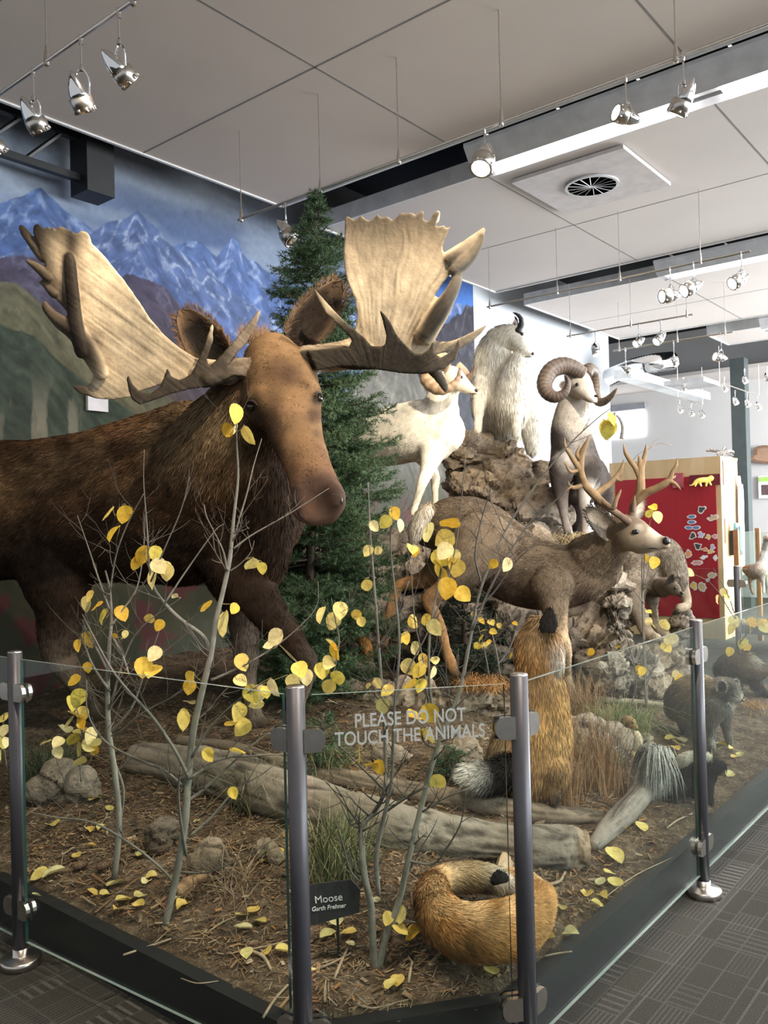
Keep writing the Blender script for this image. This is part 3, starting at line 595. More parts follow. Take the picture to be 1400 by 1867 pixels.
mcol = {'white': (.75, .73, .70), 'black and white': (.06, .06, .06), 'orange': (.72, .30, .10), 'tan': (.55, .40, .24), 'blue': (.12, .20, .36), 'pink': (.62, .30, .28), 'yellow': (.75, .50, .10), 'lilac': (.45, .42, .62)}
mm = {k: simple('magnet_'+k.replace(' ', '_'), v, .4) for k, v in mcol.items()}; mw = simple('magnet_rim', (.66, .60, .55), .4)
mags = [(1279, 929, 15, 13, 'black and white', 'topmost animal magnet'), (1300, 944, 17, 12, 'tan', 'magnet right of and below the topmost one'),
 (1261, 942, 16, 8, 'blue', 'top name-tag magnet of four'), (1261, 952, 16, 8, 'blue', 'second name-tag magnet from the top'), (1256, 962, 15, 8, 'blue', 'lower left name-tag magnet'), (1269, 962, 16, 8, 'blue', 'lower right name-tag magnet, tilted'),
 (1263, 977, 13, 12, 'black and white', 'magnet below the lower left name tag'), (1278, 975, 13, 11, 'lilac', 'magnet between two darker ones under the name tags'), (1291, 979, 9, 10, 'yellow', 'small round magnet under the tags'), (1303, 978, 10, 9, 'pink', 'tiny magnet near the right edge, upper'),
 (1272, 996, 14, 12, 'black and white', 'magnet at the middle of the board'), (1299, 998, 11, 9, 'lilac', 'magnet at mid-height near the right edge'), (1285, 1002, 12, 8, 'orange', 'slim magnet left of the lilac one'), (1296, 1006, 11, 8, 'yellow', 'oval magnet below the lilac one'),
 (1255, 1010, 15, 12, 'orange', 'largest square-shaped magnet'), (1241, 1011, 8, 11, 'orange', 'magnet half hidden by the cougar back'), (1283, 1016, 11, 9, 'white', 'magnet right of the square orange one'), (1304, 1017, 9, 9, 'white', 'magnet near the right edge, lower'),
 (1271, 1026, 20, 10, 'pink', 'long magnet under the white one'), (1298, 1049, 15, 12, 'tan', 'upper magnet behind the rear glass'), (1290, 1058, 8, 6, 'lilac', 'tiny magnet behind the rear glass'), (1265, 1068, 9, 20, 'yellow', 'tall narrow magnet low on the board'), (1280, 1070, 15, 17, 'tan', 'biggest low magnet on the board')]
for i, (x, y, w, h, c, lb) in enumerate(mags):
    p = wallpt(x, y, R0-.009); s = p[1]/FPX
    blobplate('magnet', p, w*s*1.05, h*s, -LX, UP, -RX, [mw, mm[c]], 30+i, c+' '+lb+' on the red board', 'magnet', 'magnets on the red board', rough=.12 if c == 'blue' else .5)
for c, (x, y) in (('clear', (1236, 876)),):
    p = wallpt(x, y, R0-.02); props(MB().box(p, .03, .13, .18).build('leaflet_pocket', simple('pocket_clear', (.42, .10, .12), .2), None, loc=p), 'small clear plastic pocket at the top of the red board', 'pocket')
p = wallpt(1285, 875, R0-.012); props(MB().box(p, .012, .36, .13).build('shelf_strip', simple('dark_red', (.13, .01, .02), .5), None, loc=p), 'dark red strip behind the yellow toy lion', 'strip')
p = W(R0+.3, LA-.07, 1.15); t = thing('brochure_holder', 'black brochure holder with blue leaflets on the cabinet side', 'brochure holder', p)
MB().box(p, .14, .10, .30).build('box', MT['black'], t); MB().box(p+UP*.05+LX*-.055, .12, .012, .3).build('leaflet', simple('leaflet_blue', (.09, .16, .27), .4), t); MB().box(p+UP*.19, .1, .03, .1).build('leaflet', simple('leaflet_aqua', (.25, .55, .62), .4), t)
# window in the far wall
c = wallpt(1137, 773, 15.88); c2 = wallpt(1158, 773, 15.88)
wd_ = MB().box(wallpt(1136, 774, 15.87), .02, .86, .50); o = wd_.build('window_1', emis('daylight_pane', (1, 1, 1), 3.0), None); props(o, kind='structure')
o = MB().box(wallpt(1136, 743, 15.84), .05, .9, .12).build('window_2', simple('blind_grey', (.22, .23, .25), .6), None); props(o, kind='structure')
p = wallpt(1351, 800, 14.2); q = rl(p); props(MB().box(W(14.2, q[1], 2), .22, .22, 4).build('pillar', simple('pillar_green_grey', (.050, .062, .062), .5), None), kind='structure')
# carved slab on the far wall and a poster
c = wallpt(1398, 830, 15.85); s = c[1]/FPX; o = blobplate('wood_slab', c, 62*s, 30*s, -LX, UP, -RX, [woodmat('bark_slab', (.10, .05, .03), (.2, .11, .07), (.30, .2, .14), (1, 1, 8)), simple('slab_inner', (.33, .20, .13), .6)], 3, 'brown carved wood slab on the far wall at the right edge', 'carving', th=.06)
c = wallpt(1397, 888, 15.85); t = thing('poster', 'poster with a green band at the right edge of the far wall', 'poster', c); MB().box(c, .02, .26, .40).build('sheet', wht, t); MB().box(c+UP*.14, .03, .24, .08).build('green_band', simple('green_band', (.35, .6, .12), .5), t); MB().box(c-UP*.05, .03, .16, .18).build('picture', simple('picture_dark', (.10, .06, .06), .5), t)
# display case
t = thing('display_case', 'wood-framed glass display case at the right edge behind the barrier', 'display case', W(9.9, 2.35, 0)); cw = simple('case_wood', (.42, .19, .08), .4, 0, .15, 12)
for rr_, ll_ in ((9.5, 2.85), (10.3, 2.85), (9.5, 1.6), (10.3, 1.6)): MB().box(W(rr_, ll_, .68), .05, .05, 1.30).build('corner_post', cw, t)
MB().box(W(9.9, 2.22, .26), .86, 1.3, .10).build('base', simple('case_base', (.06, .055, .05), .5), t)
for a, b in (((9.5, 2.85), (9.5, 1.6)), ((9.5, 2.85), (10.3, 2.85))):
    uu = dirv(a, b); MB().box((W(*a, 0)+W(*b, 0))/2+UP*.80, np.linalg.norm(W(*b, 0)-W(*a, 0)), .008, 1.0, uu, np.cross(UP, uu), UP).build('glass', MT['glass'], t)
# outlet plate sign on the mural
d = P(177, 736, 1)-CAM; c = CAM+d*((WL-.02)/np.dot(d, LX)); props(MB().box(c, .17, .03, .115).build('wall_plate', simple('plate_white', (.72, .70, .74), .4), None, loc=c), 'white blank plate fixed to the mural below the left antler', 'wall plate')
# driftwood and twigs on top of the cabinet
def stick(name, pts, rad, col, label, cat, more=[]):
    m = MB(); m.tube(pts, rad, 8); [m.tube(q, r_, 6) for q, r_ in more]; return props(m.build(name, simple(name+'_bark', col, .8, 0, .25, 20), None, True, loc=pts[0]), label, cat)
f_ = lambda x, y, z=10.85: P(x, y, z)
stick('driftwood', [f_(1105, 801), f_(1113, 785), f_(1119, 770), f_(1121, 752)], [.035, .03, .025, .02], (.34, .33, .33), 'grey knotty driftwood standing on the cabinet, left piece', 'driftwood')
stick('driftwood', [f_(1134, 800), f_(1136, 780), f_(1131, 765), f_(1124, 757)], [.035, .03, .022, .016], (.36, .33, .30), 'grey knotty driftwood standing on the cabinet, right piece', 'driftwood')
stick('bare_twig', [f_(1152, 842), f_(1165, 828), f_(1185, 818), f_(1202, 809), f_(1224, 811)], [.008, .007, .006, .005, .003], (.25, .2, .15), 'thin bare twig arching over the cabinet against the far wall', 'twig', [([f_(1185, 818), f_(1193, 805), f_(1208, 797)], [.005, .004, .002])])
m = MB()
for i in range(14):
    a = P(1300+rng.uniform(-8, 26), 828+rng.uniform(-7, 3), 10.7+rng.uniform(0, .3)); m.tube([a, a+np.array([rng.uniform(-.14, .14), rng.uniform(-.1, .1), rng.uniform(-.03, .07)])], rng.uniform(.008, .02), 6, smooth=False)
props(m.build('driftwood_pile', simple('pile_wood', (.3, .27, .25), .8, 0, .4, 30), None, loc=P(1312, 831, 10.8)), 'small heap of broken wood on the right end of the cabinet top', 'driftwood pile')
# ================================================================ ANIMALS
def stations(pts, col, sub=5):
    """dense samples x,y,z,r,k,colour,tangent of one traced chain"""
    A = np.array([list(P(a, b, z))+[r*z/FPX, k]+list(c) for (a, b, z, r, *kk), c in zip(pts, col) for k in [kk[0] if kk else .85]])
    return crom(A, sub)
def ncol(col, n):
    return [col]*n if np.ndim(col) == 1 else [tuple(np.array([np.interp(i/(n-1), np.linspace(0, 1, len(col)), [c[q] for c in col]) for q in range(3)])) for i in range(n)]
def animal(name, label, cat, chains, voxel, smooth=5, spots=(), fur=None, mat=None, group=None, foot=None, noise_amp=.0, body='body'):
    allS = []; VV = []; FF = []; n0 = 0
    for ch in chains:
        pts, col = ch[0], ch[1]; o = ch[2] if len(ch) > 2 else {}
        A = stations(pts, ncol(col, len(pts))); T = np.gradient(A[:, :3], axis=0); T /= np.linalg.norm(T, axis=1)[:, None]+1e-9
        V, F, _ = tube_data(A[:, :3], A[:, 3], 16, 1, True, A[:, 4], None, True)
        VV.append(V); FF += [[i+n0 for i in f] for f in F]; n0 += len(V)
        allS.append(np.concatenate([A, T, np.full((len(A), 1), o.get('fl', 1.0)), np.full((len(A), 1), o.get('w', 1.0))], 1))
    V, T, N = remesh(np.concatenate(VV), FF, voxel, smooth)
    if noise_amp: V = V+N*((fbm(V*9, 3, 2)-.5)*noise_amp)[:, None]
    SA = np.concatenate(allS)
    def look(X):
        out = np.zeros((len(X), 3+3+1))
        for i in range(0, len(X), 8000):
            d = np.linalg.norm(X[i:i+8000, None]-SA[None, :, :3], axis=2)/(SA[None, :, 3]); w = SA[None, :, 12]/(d**7+1e-4)
            w /= w.sum(1)[:, None]; out[i:i+8000] = w @ np.concatenate([SA[:, 5:8], SA[:, 8:11], SA[:, 11:12]], 1)
        return out
    Q = look(V); C = Q[:, :3]
    nz = fbm(V/voxel*.16, 3, 4)-.5; vpx, vpy = toPx(V); tc = CAM-V; fac = (N*tc).sum(1)/np.linalg.norm(tc, axis=1)
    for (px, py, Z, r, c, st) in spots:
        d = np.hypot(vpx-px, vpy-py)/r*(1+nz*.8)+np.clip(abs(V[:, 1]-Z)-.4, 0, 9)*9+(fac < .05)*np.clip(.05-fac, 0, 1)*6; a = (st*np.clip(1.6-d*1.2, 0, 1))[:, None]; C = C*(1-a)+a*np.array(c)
    mt_ = 1+.55*(fbm(V*5.5, 3, 14)-.5)+.5*(fbm(V*19, 3, 15)-.5); C = np.clip(C*mt_[:, None], 0, 1)
    Fx = T; VA, NA, CA = V, N, C
    if fur:
        n = fur['n']; t = V[T]; ar = np.linalg.norm(np.cross(t[:, 1]-t[:, 0], t[:, 2]-t[:, 0]), axis=1); flv = Q[:, 6][T].mean(1)
        ar = ar*np.clip(flv, .75, 1.5); ti = rng.choice(len(T), n, p=ar/ar.sum()); b = rng.dirichlet((1, 1, 1), n)
        pos = (t[ti]*b[:, :, None]).sum(1); nn = (N[T[ti]]*b[:, :, None]).sum(1); nn /= np.linalg.norm(nn, axis=1)[:, None]+1e-9
        cc = (C[T[ti]]*b[:, :, None]).sum(1); fl = np.clip((Q[:, 3:6][T[ti]]*b[:, :, None]).sum(1), -1, 1); fk = (Q[:, 6][T[ti]]*b).sum(1)
        fl = fl+rng.normal(0, fur.get('mess', .18), fl.shape)+np.stack([fbm(pos*7, 2, q)-.5 for q in (1, 2, 3)], 1)*fur.get('swirl', .5)+np.array([0, 0, -fur.get('droop', .35)])
        tg = fl-nn*(fl*nn).sum(1)[:, None]; tg /= np.linalg.norm(tg, axis=1)[:, None]+1e-6
        lf = fur.get('lift', .3); dr = tg*(1-lf)+nn*lf; dr /= np.linalg.norm(dr, axis=1)[:, None]
        ln = fur['len']*rng.uniform(.5, 1.25, n)*fk; w = fur['w']*rng.uniform(.6, 1.2, n); sd = np.cross(dr, nn)+rng.normal(0, .35, dr.shape); sd /= np.linalg.norm(sd, axis=1)[:, None]
        root = pos-nn*voxel*.15; midp = root+dr*(ln*.55)[:, None]; tip = midp+(dr*.75-nn*.12+np.array([0, 0, -.12]))*(ln*.5)[:, None]
        cl = np.clip(cc*(np.exp(rng.normal(0, fur.get('var', .22), n)*np.clip(fk, .35, 1)))[:, None]*(1+fur.get('clump', .5)*(fbm(pos/(fur['len']*1.2), 2, 8)-.5))[:, None], 0, 1)
        hv = np.stack([root-sd*w[:, None]/2, root+sd*w[:, None]/2, midp+sd*w[:, None]*.4, tip, midp-sd*w[:, None]*.4], 1).reshape(-1, 3)
        tipc = np.clip(cl*(1+(fur.get('tip', 1.15)-1)*np.clip(fk*1.3-.3, 0, 1)[:, None]), 0, 1); hc = np.stack([cl*.85, cl*.85, cl, tipc, cl], 1).reshape(-1, 3)
        hn = np.repeat(nn+rng.normal(0, .16, nn.shape), 5, 0); hn /= np.linalg.norm(hn, axis=1)[:, None]
        o = len(V)+np.arange(n)[:, None]*5; tri = np.concatenate([o+np.array([[0, 1, 2]]), o+np.array([[0, 2, 4]]), o+np.array([[4, 2, 3]])], 0)
        Fx = np.concatenate([T, tri]); VA = np.concatenate([V, hv]); NA = np.concatenate([N, hn]); CA = np.concatenate([C, hc])
    low = V[np.argmin(V[:, 2])]; c0 = V.mean(0); root = thing(name, label, cat, (c0[0], c0[1], low[2]), group)
    mk(body, VA, Fx, mat or MT['fur'], root, True, CA, NA)
    root_V[root.name] = V; return root
root_V = {}
MT['fur'] = vcmat('animal_coat', .8, .14, 24, .10, .15, 120)
MT['eye'] = simple('glass_eye', (.012, .008, .006), .06, 0, .1, 5, spec=.9)
MT['antler'] = vcmat('antler_bone', .65, .22, 14, .12, .5, 38, 0, (1, 1, 1))
MT['horn'] = vcmat('horn_keratin', .5, .25, 30, .4, .35, 60)
MT['nose'] = simple('wet_nose', (.02, .016, .015), .3)
MT['hoof'] = simple('hoof_dark', (.035, .028, .024), .45)
def ball(name, px, py, Z, r, mat, parent, sc=(1, 1, 1)):
    if parent is not None and parent.name in root_V:
        RV = root_V[parent.name]; a, b = toPx(RV); q = np.hypot(a-px, b-py) < 6
        if q.any(): Z = RV[q, 1].min()+r*Z/FPX*.50
    c = P(px, py, Z); r = r*Z/FPX; m = MB(); pr = [(math.sin(PI*i/10)*r, -math.cos(PI*i/10)*r) for i in range(11)]
    m.lathe((0, 0, 0), (0, 0, 1), pr, 16); V = np.concatenate(m.V)*np.array(sc)+c; return mk(name, V, m.F, mat, parent)
def ear(parent, base, tip, wid, face, cout, cin, cup=.35, thick=.006, name='ear', hair=900, hl=.03, taper=.5):
    """cupped leaf-shaped ear: base/tip world points, wid metres, face = direction its hollow faces"""
    base, tip, face = map(np.array, (base, tip, face)); ax = tip-base; L_ = np.linalg.norm(ax); ax = ax/L_; face = face-ax*np.dot(face, ax); face /= np.linalg.norm(face); sd = np.cross(ax, face); nu, nv = 12, 15
    Vf = []; Vb = []; C1 = []; C2 = []
    for i in range(nu+1):
        t = i/nu; w = wid*(math.sin(PI*min(1, (t*.86+.14))**.8)**taper)*(1 if t < .98 else .6)*.5
        for j in range(nv+1):
            s = -1+2*j/nv; x = base+ax*L_*t+sd*w*s-face*(1-s*s)*w*cup*2*(1-t*.5)+face*(.04*L_*t*t); Vf.append(x); e = min(1, (1-abs(s))*3)*min(1, (1-t)*4)
            C1.append(np.array(cin)*e+np.array(cout)*(1-e)); Vb.append(x-face*thick); C2.append(cout)
    V = np.array(Vf+Vb); C = np.array(C1+C2); n1 = (nu+1)*(nv+1); F = []
    for i in range(nu):
        for j in range(nv):
            a = i*(nv+1)+j; F.append((a, a+1, a+nv+2, a+nv+1)); F.append((n1+a, n1+a+nv+1, n1+a+nv+2, n1+a+1))
    for i in range(nu):
        for j in (0, nv): a = i*(nv+1)+j; F.append((a, a+nv+1, n1+a+nv+1, n1+a) if j == 0 else (a, n1+a, n1+a+nv+1, a+nv+1))
    a0_ = nu*(nv+1); F += [(a0_+j, n1+a0_+j, n1+a0_+j+1, a0_+j+1) for j in range(nv)]
    V = V+rng.normal(0, thick*.15, V.shape)
    nq = hair; i = rng.integers(0, nu, nq); j = rng.integers(0, nv, nq); a = i*(nv+1)+j; fr = rng.random(nq) < .5; edge = rng.random(nq) < .35; j = np.where(edge, rng.choice([0, nv], nq), j); a = i*(nv+1)+j
    p0 = V[a+np.where(fr, 0, n1)]+ax*rng.uniform(0, L_/nu, nq)[:, None]; out = np.where(fr, 1., -1.)[:, None]*face; dr = ax*.8+out*.3+sd*np.where(edge, np.sign(j-nv/2)*.6, 0)[:, None]+rng.normal(0, .25, (nq, 3)); dr /= np.linalg.norm(dr, axis=1)[:, None]
    ws = np.cross(dr, out+rng.normal(0, .4, (nq, 3))); ws /= np.linalg.norm(ws, axis=1)[:, None]; h = hl*rng.uniform(.4, 1.1, nq)[:, None]; ww = .0018
    hv = np.stack([p0-ws*ww, p0+ws*ww, p0+dr*h], 1).reshape(-1, 3); hc = np.repeat(C[a+np.where(fr, 0, n1)]*rng.uniform(.7, 1.35, (nq, 1)), 3, 0); b0 = len(V)
    F += [(b0+3*q, b0+3*q+1, b0+3*q+2) for q in range(nq)]
    return mk(name, np.concatenate([V, hv]), F, MT['fur'], parent, True, np.concatenate([C, hc]))
def horn(name, pts, col, parent, sub=8, ridge=.0, rn=0, n=14, k=1.0, mat=None):
    A = stations([(a, b, z, r, k) for a, b, z, r in pts], ncol(col, len(pts)), sub)
    if rn: ph = np.linspace(0, rn*2*PI, len(A)); A[:, 3] *= 1+ridge*np.sin(ph); A[:, 5:8] *= (1+.25*np.sin(ph))[:, None]
    V, F, C = tube_data(A[:, :3], A[:, 3], n, 1, True, A[:, 4], A[:, 5:8], False); return mk(name, V, F, mat or MT['horn'], parent, True, C)
def earc(px, Z): return P(px[0], px[1], Z)
def up_(px, py, Z, r, k=.85): return (px, py, Z, r, k)
# ------------------------------------------------------------ BULL MOOSE
zf = hit(471, 1325); zb = hit(175, 1312)
DK, BR, TN, GY = (.026, .016, .010), (.085, .046, .023), (.155, .092, .048), (.15, .115, .085)
torso = [(446, 930, 4.42, 118, .7), (400, 905, 4.48, 150, .66), (330, 905, 4.6, 164, .62), (240, 915, 4.7, 150, .62), (150, 925, 4.8, 137, .66), (50, 930, 4.88, 128, .66), (-60, 930, 4.88, 127, .64), (-170, 945, 4.78, 112, .6), (-240, 960, 4.7, 80, .6)]
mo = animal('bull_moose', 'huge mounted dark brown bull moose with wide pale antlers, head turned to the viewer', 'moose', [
    (torso, BR, {'fl': 1.1}),
    ([(500, 700, 4.0, 66, .9), (458, 770, 4.15, 96, .8), (415, 850, 4.32, 128, .75), (390, 900, 4.45, 130, .7)], BR, {'fl': 1.4}),
    ([(395, 815, 4.5, 88, .6), (330, 805, 4.62, 72, .6), (260, 835, 4.72, 66, .6)], BR, {'fl': 1.2}),
    ([(478, 860, 4.15, 52), (490, 960, 4.22, 46), (470, 1040, 4.3, 46), (430, 1060, 4.4, 46)], DK, {'fl': 1.5}),
    # head, nose to poll
    ([(585, 915, 3.60, 41, .95), (577, 893, 3.62, 45, .95), (563, 855, 3.68, 44, .95), (548, 815, 3.74, 46, .95), (533, 770, 3.8, 55, .9), (520, 725, 3.86, 66, .85), (508, 685, 3.92, 68, .8), (494, 655, 3.98, 54, .8)], [(.075, .045, .032), (.15, .08, .045), TN, TN, TN, TN], {'fl': .45, 'w': 2.5}),
    ([(600, 895, 3.56, 27), (606, 915, 3.55, 29), (598, 932, 3.56, 27)], [(.13, .07, .042), (.065, .04, .03)], {'fl': .2, 'w': 2.5}),
    ([(556, 900, 3.60, 26), (556, 928, 3.58, 24), (575, 940, 3.56, 22), (592, 938, 3.56, 20)], (.12, .070, .048), {'fl': .2, 'w': 2.5}),
    ([(567, 716, 3.80, 22), (572, 735, 3.80, 17)], TN, {'fl': .25, 'w': 2}), ([(462, 738, 3.86, 24), (478, 760, 3.84, 22)], TN, {'fl': .25, 'w': 2}), ([(560, 700, 3.76, 13), (577, 712, 3.80, 12)], TN, {'fl': .3, 'w': 2}), ([(476, 716, 3.76, 14), (458, 724, 3.80, 13)], TN, {'fl': .3, 'w': 2}), ([(608, 892, 3.50, 17), (616, 912, 3.50, 17)], (.06, .035, .025), {'fl': .2, 'w': 2}), ([(545, 890, 3.54, 14), (545, 912, 3.53, 15)], (.05, .03, .02), {'fl': .2, 'w': 2}),
    # legs
    ([(425, 1000, 4.38, 70, .6), (462, 1075, 4.25, 44, .7), (500, 1130, 4.2, 33, .8), (540, 1180, 4.16, 25, .9), (558, 1205, 4.15, 22, .9), (553, 1245, 4.2, 17, .9), (540, 1290, 4.25, 15, .9), (528, 1330, 4.28, 16, .9)], [BR, DK, DK, DK, (.055, .04, .03), GY, GY, DK], {'fl': .7}),
    ([(410, 1010, 4.75, 70, .6), (432, 1090, 4.75, 34, .8), (446, 1150, 4.72, 26, .9), (450, 1195, 4.7, 24, .9), (452, 1240, 4.7, 16, .9), (458, 1285, zf+.03, 15, .9), (468, 1318, zf, 20, .9), (476, 1325, zf-.03, 17, .8)], [DK, DK, GY, GY, GY, GY, DK], {'fl': .8}),
    ([(95, 1000, 4.75, 84, .6), (105, 1070, 4.75, 62, .7), (110, 1120, 4.77, 44, .8), (106, 1165, 4.8, 38, .85), (112, 1200, 4.83, 31, .9), (140, 1245, 4.83, 21, .9), (165, 1285, zb, 17, .9), (182, 1308, zb, 19, .9)], [DK, (.075, .055, .04), (.10, .075, .055), (.12, .09, .065), (.12, .09, .065), GY, DK], {'fl': .7}),
    ([(-120, 1000, 4.85, 84, .6), (-100, 1090, 4.9, 46), (-90, 1160, 4.9, 32), (-110, 1200, 4.9, 28), (-105, 1280, 4.85, 18), (-100, 1330, 4.85, 18)], [DK, GY, GY, DK], {'fl': .8}),
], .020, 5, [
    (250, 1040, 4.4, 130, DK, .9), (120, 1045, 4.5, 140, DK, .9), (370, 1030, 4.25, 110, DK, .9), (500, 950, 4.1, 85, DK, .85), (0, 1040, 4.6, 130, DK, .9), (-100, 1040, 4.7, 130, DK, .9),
    (370, 775, 4.2, 62, (.26, .18, .10), .85), (310, 810, 4.3, 62, (.20, .135, .075), .7), (425, 790, 4.1, 50, (.21, .145, .08), .8), (400, 850, 4.2, 50, (.14, .09, .048), .6), (90, 850, 4.5, 42, (.24, .15, .075), .6), (10, 885, 4.55, 50, (.21, .125, .06), .6), (170, 835, 4.5, 46, (.17, .105, .055), .6), (230, 890, 4.4, 46, (.15, .09, .045), .5), (60, 830, 4.6, 20, DK, .6), (120, 810, 4.6, 16, DK, .5), (215, 820, 4.5, 20, (.05, .03, .018), .5), (340, 890, 4.3, 40, (.12, .075, .04), .5),
    (518, 672, 3.7, 30, (.075, .042, .024), .75), (500, 640, 3.8, 34, (.20, .125, .062), .5), (556, 650, 3.8, 26, (.18, .11, .055), .5),
    (480, 800, 3.8, 32, (.032, .019, .012), .9), (495, 838, 3.75, 30, (.036, .021, .013), .9), (515, 872, 3.7, 22, (.042, .025, .016), .8), (478, 770, 3.8, 24, (.032, .019, .012), .8), (505, 790, 3.7, 18, (.06, .035, .02), .5), (530, 690, 3.7, 22, (.06, .035, .02), .6), (505, 668, 3.7, 18, (.07, .04, .024), .6), (575, 790, 3.7, 9, (.05, .03, .02), .6), (470, 765, 3.8, 20, (.04, .024, .015), .8), (497, 765, 3.7, 16, (.06, .035, .02), .6),
    (455, 742, 3.8, 14, (.016, .010, .008), .95), (578, 728, 3.72, 12, (.02, .013, .010), .95), (573, 758, 3.72, 14, (.05, .028, .017), .85), (470, 715, 3.8, 18, (.22, .13, .06), .5), (560, 705, 3.7, 16, (.21, .125, .06), .5),
    (535, 730, 3.7, 26, (.20, .115, .055), .5), (548, 800, 3.62, 26, (.22, .125, .06), .6), (565, 845, 3.58, 24, (.21, .12, .058), .6), (527, 850, 3.6, 20, (.13, .07, .035), .5),
    (572, 885, 3.5, 30, (.050, .029, .021), .85), (600, 895, 3.5, 26, (.055, .032, .023), .8), (585, 910, 3.5, 26, (.050, .030, .022), .8), (610, 915, 3.5, 18, (.05, .03, .022), .8), (560, 930, 3.5, 22, (.12, .066, .042), .7), (585, 945, 3.5, 20, (.105, .060, .040), .7), (615, 930, 3.5, 14, (.11, .065, .045), .6), (538, 895, 3.55, 9, (.02, .013, .01), .9), (541, 915, 3.55, 7, (.02, .013, .01), .9),
], dict(n=175000, len=.042, w=.0042, lift=.24, swirl=.7, droop=.5, var=.34, clump=1.1, tip=1.3), noise_amp=.02)
ball('eye', 582, 727, 3.765, 6.5, MT['eye'], mo); ball('eye', 457, 741, 3.80, 7.5, MT['eye'], mo)
ball('nostril', 621, 912, 3.52, 7, MT['nose'], mo, (.6, .6, 1.2))
def surfline(parent, name, pts, r, mat, lift=.2):
    RV = root_V[parent.name]; a, b = toPx(RV); q = []
    for x, y in pts:
        m_ = np.hypot(a-x, b-y) < 7; Z = RV[m_, 1].min() if m_.any() else q[-1][1]; q.append(P(x, y, Z-r*Z/FPX*lift))
    mb = MB(); mb.tube(q, [r*.4*q[0][1]/FPX]+[r*p[1]/FPX for p in q[1:-1]]+[r*.4*q[-1][1]/FPX], 8); return mb.build(name, mat, parent, True)
surfline(mo, 'mouth_line', [(538, 893), (537, 908), (541, 925), (548, 940), (560, 950)], 1.8, MT['nose'])
surfline(mo, 'eyelid', [(446, 737), (453, 731), (463, 732), (470, 740)], 2.2, MT['fur_dark'] if 'fur_dark' in MT else MT.setdefault('fur_dark', simple('dark_lid', (.03, .018, .012), .8))); surfline(mo, 'eyelid', [(574, 722), (578, 716), (584, 717), (587, 724)], 2.2, MT['fur_dark'])
ear(mo, P(404, 668, 4.0), P(330, 566, 4.1), .20, P(360, 640, 3.0)-P(370, 600, 4), (.17, .105, .06), (.018, .014, .011), .40, hair=2200, hl=.035)
ear(mo, P(540, 622, 4.0), P(622, 514, 4.12), .18, np.array([.35, -1, .05]), (.15, .10, .065), (.035, .026, .02), .42, hair=2200, hl=.04)
m = MB()
V = []; C = []
for i in range(500):   # ruff of light hair on the crown
    a = P(rng.uniform(436, 492), rng.uniform(612, 628), rng.uniform(4.0, 4.15)); b = a+np.array([rng.normal(0, .02), rng.normal(0, .02), rng.uniform(.03, .085)]); s_ = np.array([.0016, 0, 0]); V += [a-s_, a+s_, b]; C += [(.26, .17, .11)]*3
mk('crown_tuft', np.array(V), np.arange(len(V)).reshape(-1, 3), MT['fur'], mo, False, np.array(C))
# antlers are shaped flat in (px, py, depth) units, then set in space
def plate(out, th, a0=0, ax=0, ay=0):
    n = len(out); o = np.array(out, float); w = a0+ax*o[:, 0]+ay*o[:, 1]; V = np.concatenate([np.c_[o, w-th/2], np.c_[o, w+th/2]])
    return V, [tuple(range(n)), tuple(range(n, 2*n))[::-1]]+[(i, (i+1) % n, n+(i+1) % n, n+i) for i in range(n)]
def antler(parent, plates, tubes, Zf, colf, vox=2.2, smooth=4, s=None, mat=None):
    VV = []; FF = []; n0 = 0
    for V, F in plates: VV.append(V); FF += [[i+n0 for i in f] for f in F]; n0 += len(V)
    for t in tubes:
        t = np.array(t, float); V, F, _ = tube_data(t[:, :3], t[:, 3], 12, 4, True, 1, None, True); VV.append(V); FF += [[i+n0 for i in f] for f in F]; n0 += len(V)
    V, T, N = remesh(np.concatenate(VV), FF, vox, smooth); C, gr = colf(V); V = V+N*((gr-.5)*2.0)[:, None]; Z = Zf(V); X = Pn(V[:, 0], V[:, 1], Z+V[:, 2]*Z/FPX)
    return mk('antler', X, T, mat or MT['antler'], parent, True, C)
palmL = [(474, 660), (466, 653), (450, 655), (405, 657), (357, 653), (329, 635), (302, 613), (274, 582), (254, 551), (240, 530), (223, 507), (192, 469), (168, 445), (163, 430), (158, 423), (147, 421), (140, 427), (127, 419), (113, 413), (107, 413), (101, 419), (96, 412), (92, 418), (86, 412), (82, 418), (74, 411), (69, 408), (62, 410), (60, 424), (68, 441), (78, 469), (86, 493), (82, 514), (98, 540), (117, 562), (131, 583), (118, 590), (140, 615), (168, 650), (171, 672), (168, 695), (158, 704), (136, 702), (133, 707), (147, 718), (178, 727), (206, 729), (236, 724), (258, 712), (300, 700), (343, 690), (377, 684), (405, 683), (450, 693), (466, 690)]
browL = [(470, 660), (440, 668), (414, 669), (430, 645), (448, 628), (470, 586), (476, 563), (471, 566), (446, 598), (421, 628), (394, 657), (381, 670), (377, 655), (388, 622), (389, 590), (384, 594), (374, 627), (362, 654), (350, 681), (329, 694), (312, 686), (305, 670), (299, 688), (291, 706), (274, 718), (254, 714), (241, 700), (234, 683), (231, 690), (234, 710), (241, 729), (255, 738), (276, 731), (309, 719), (343, 710), (384, 704), (402, 696), (425, 684), (468, 690)]
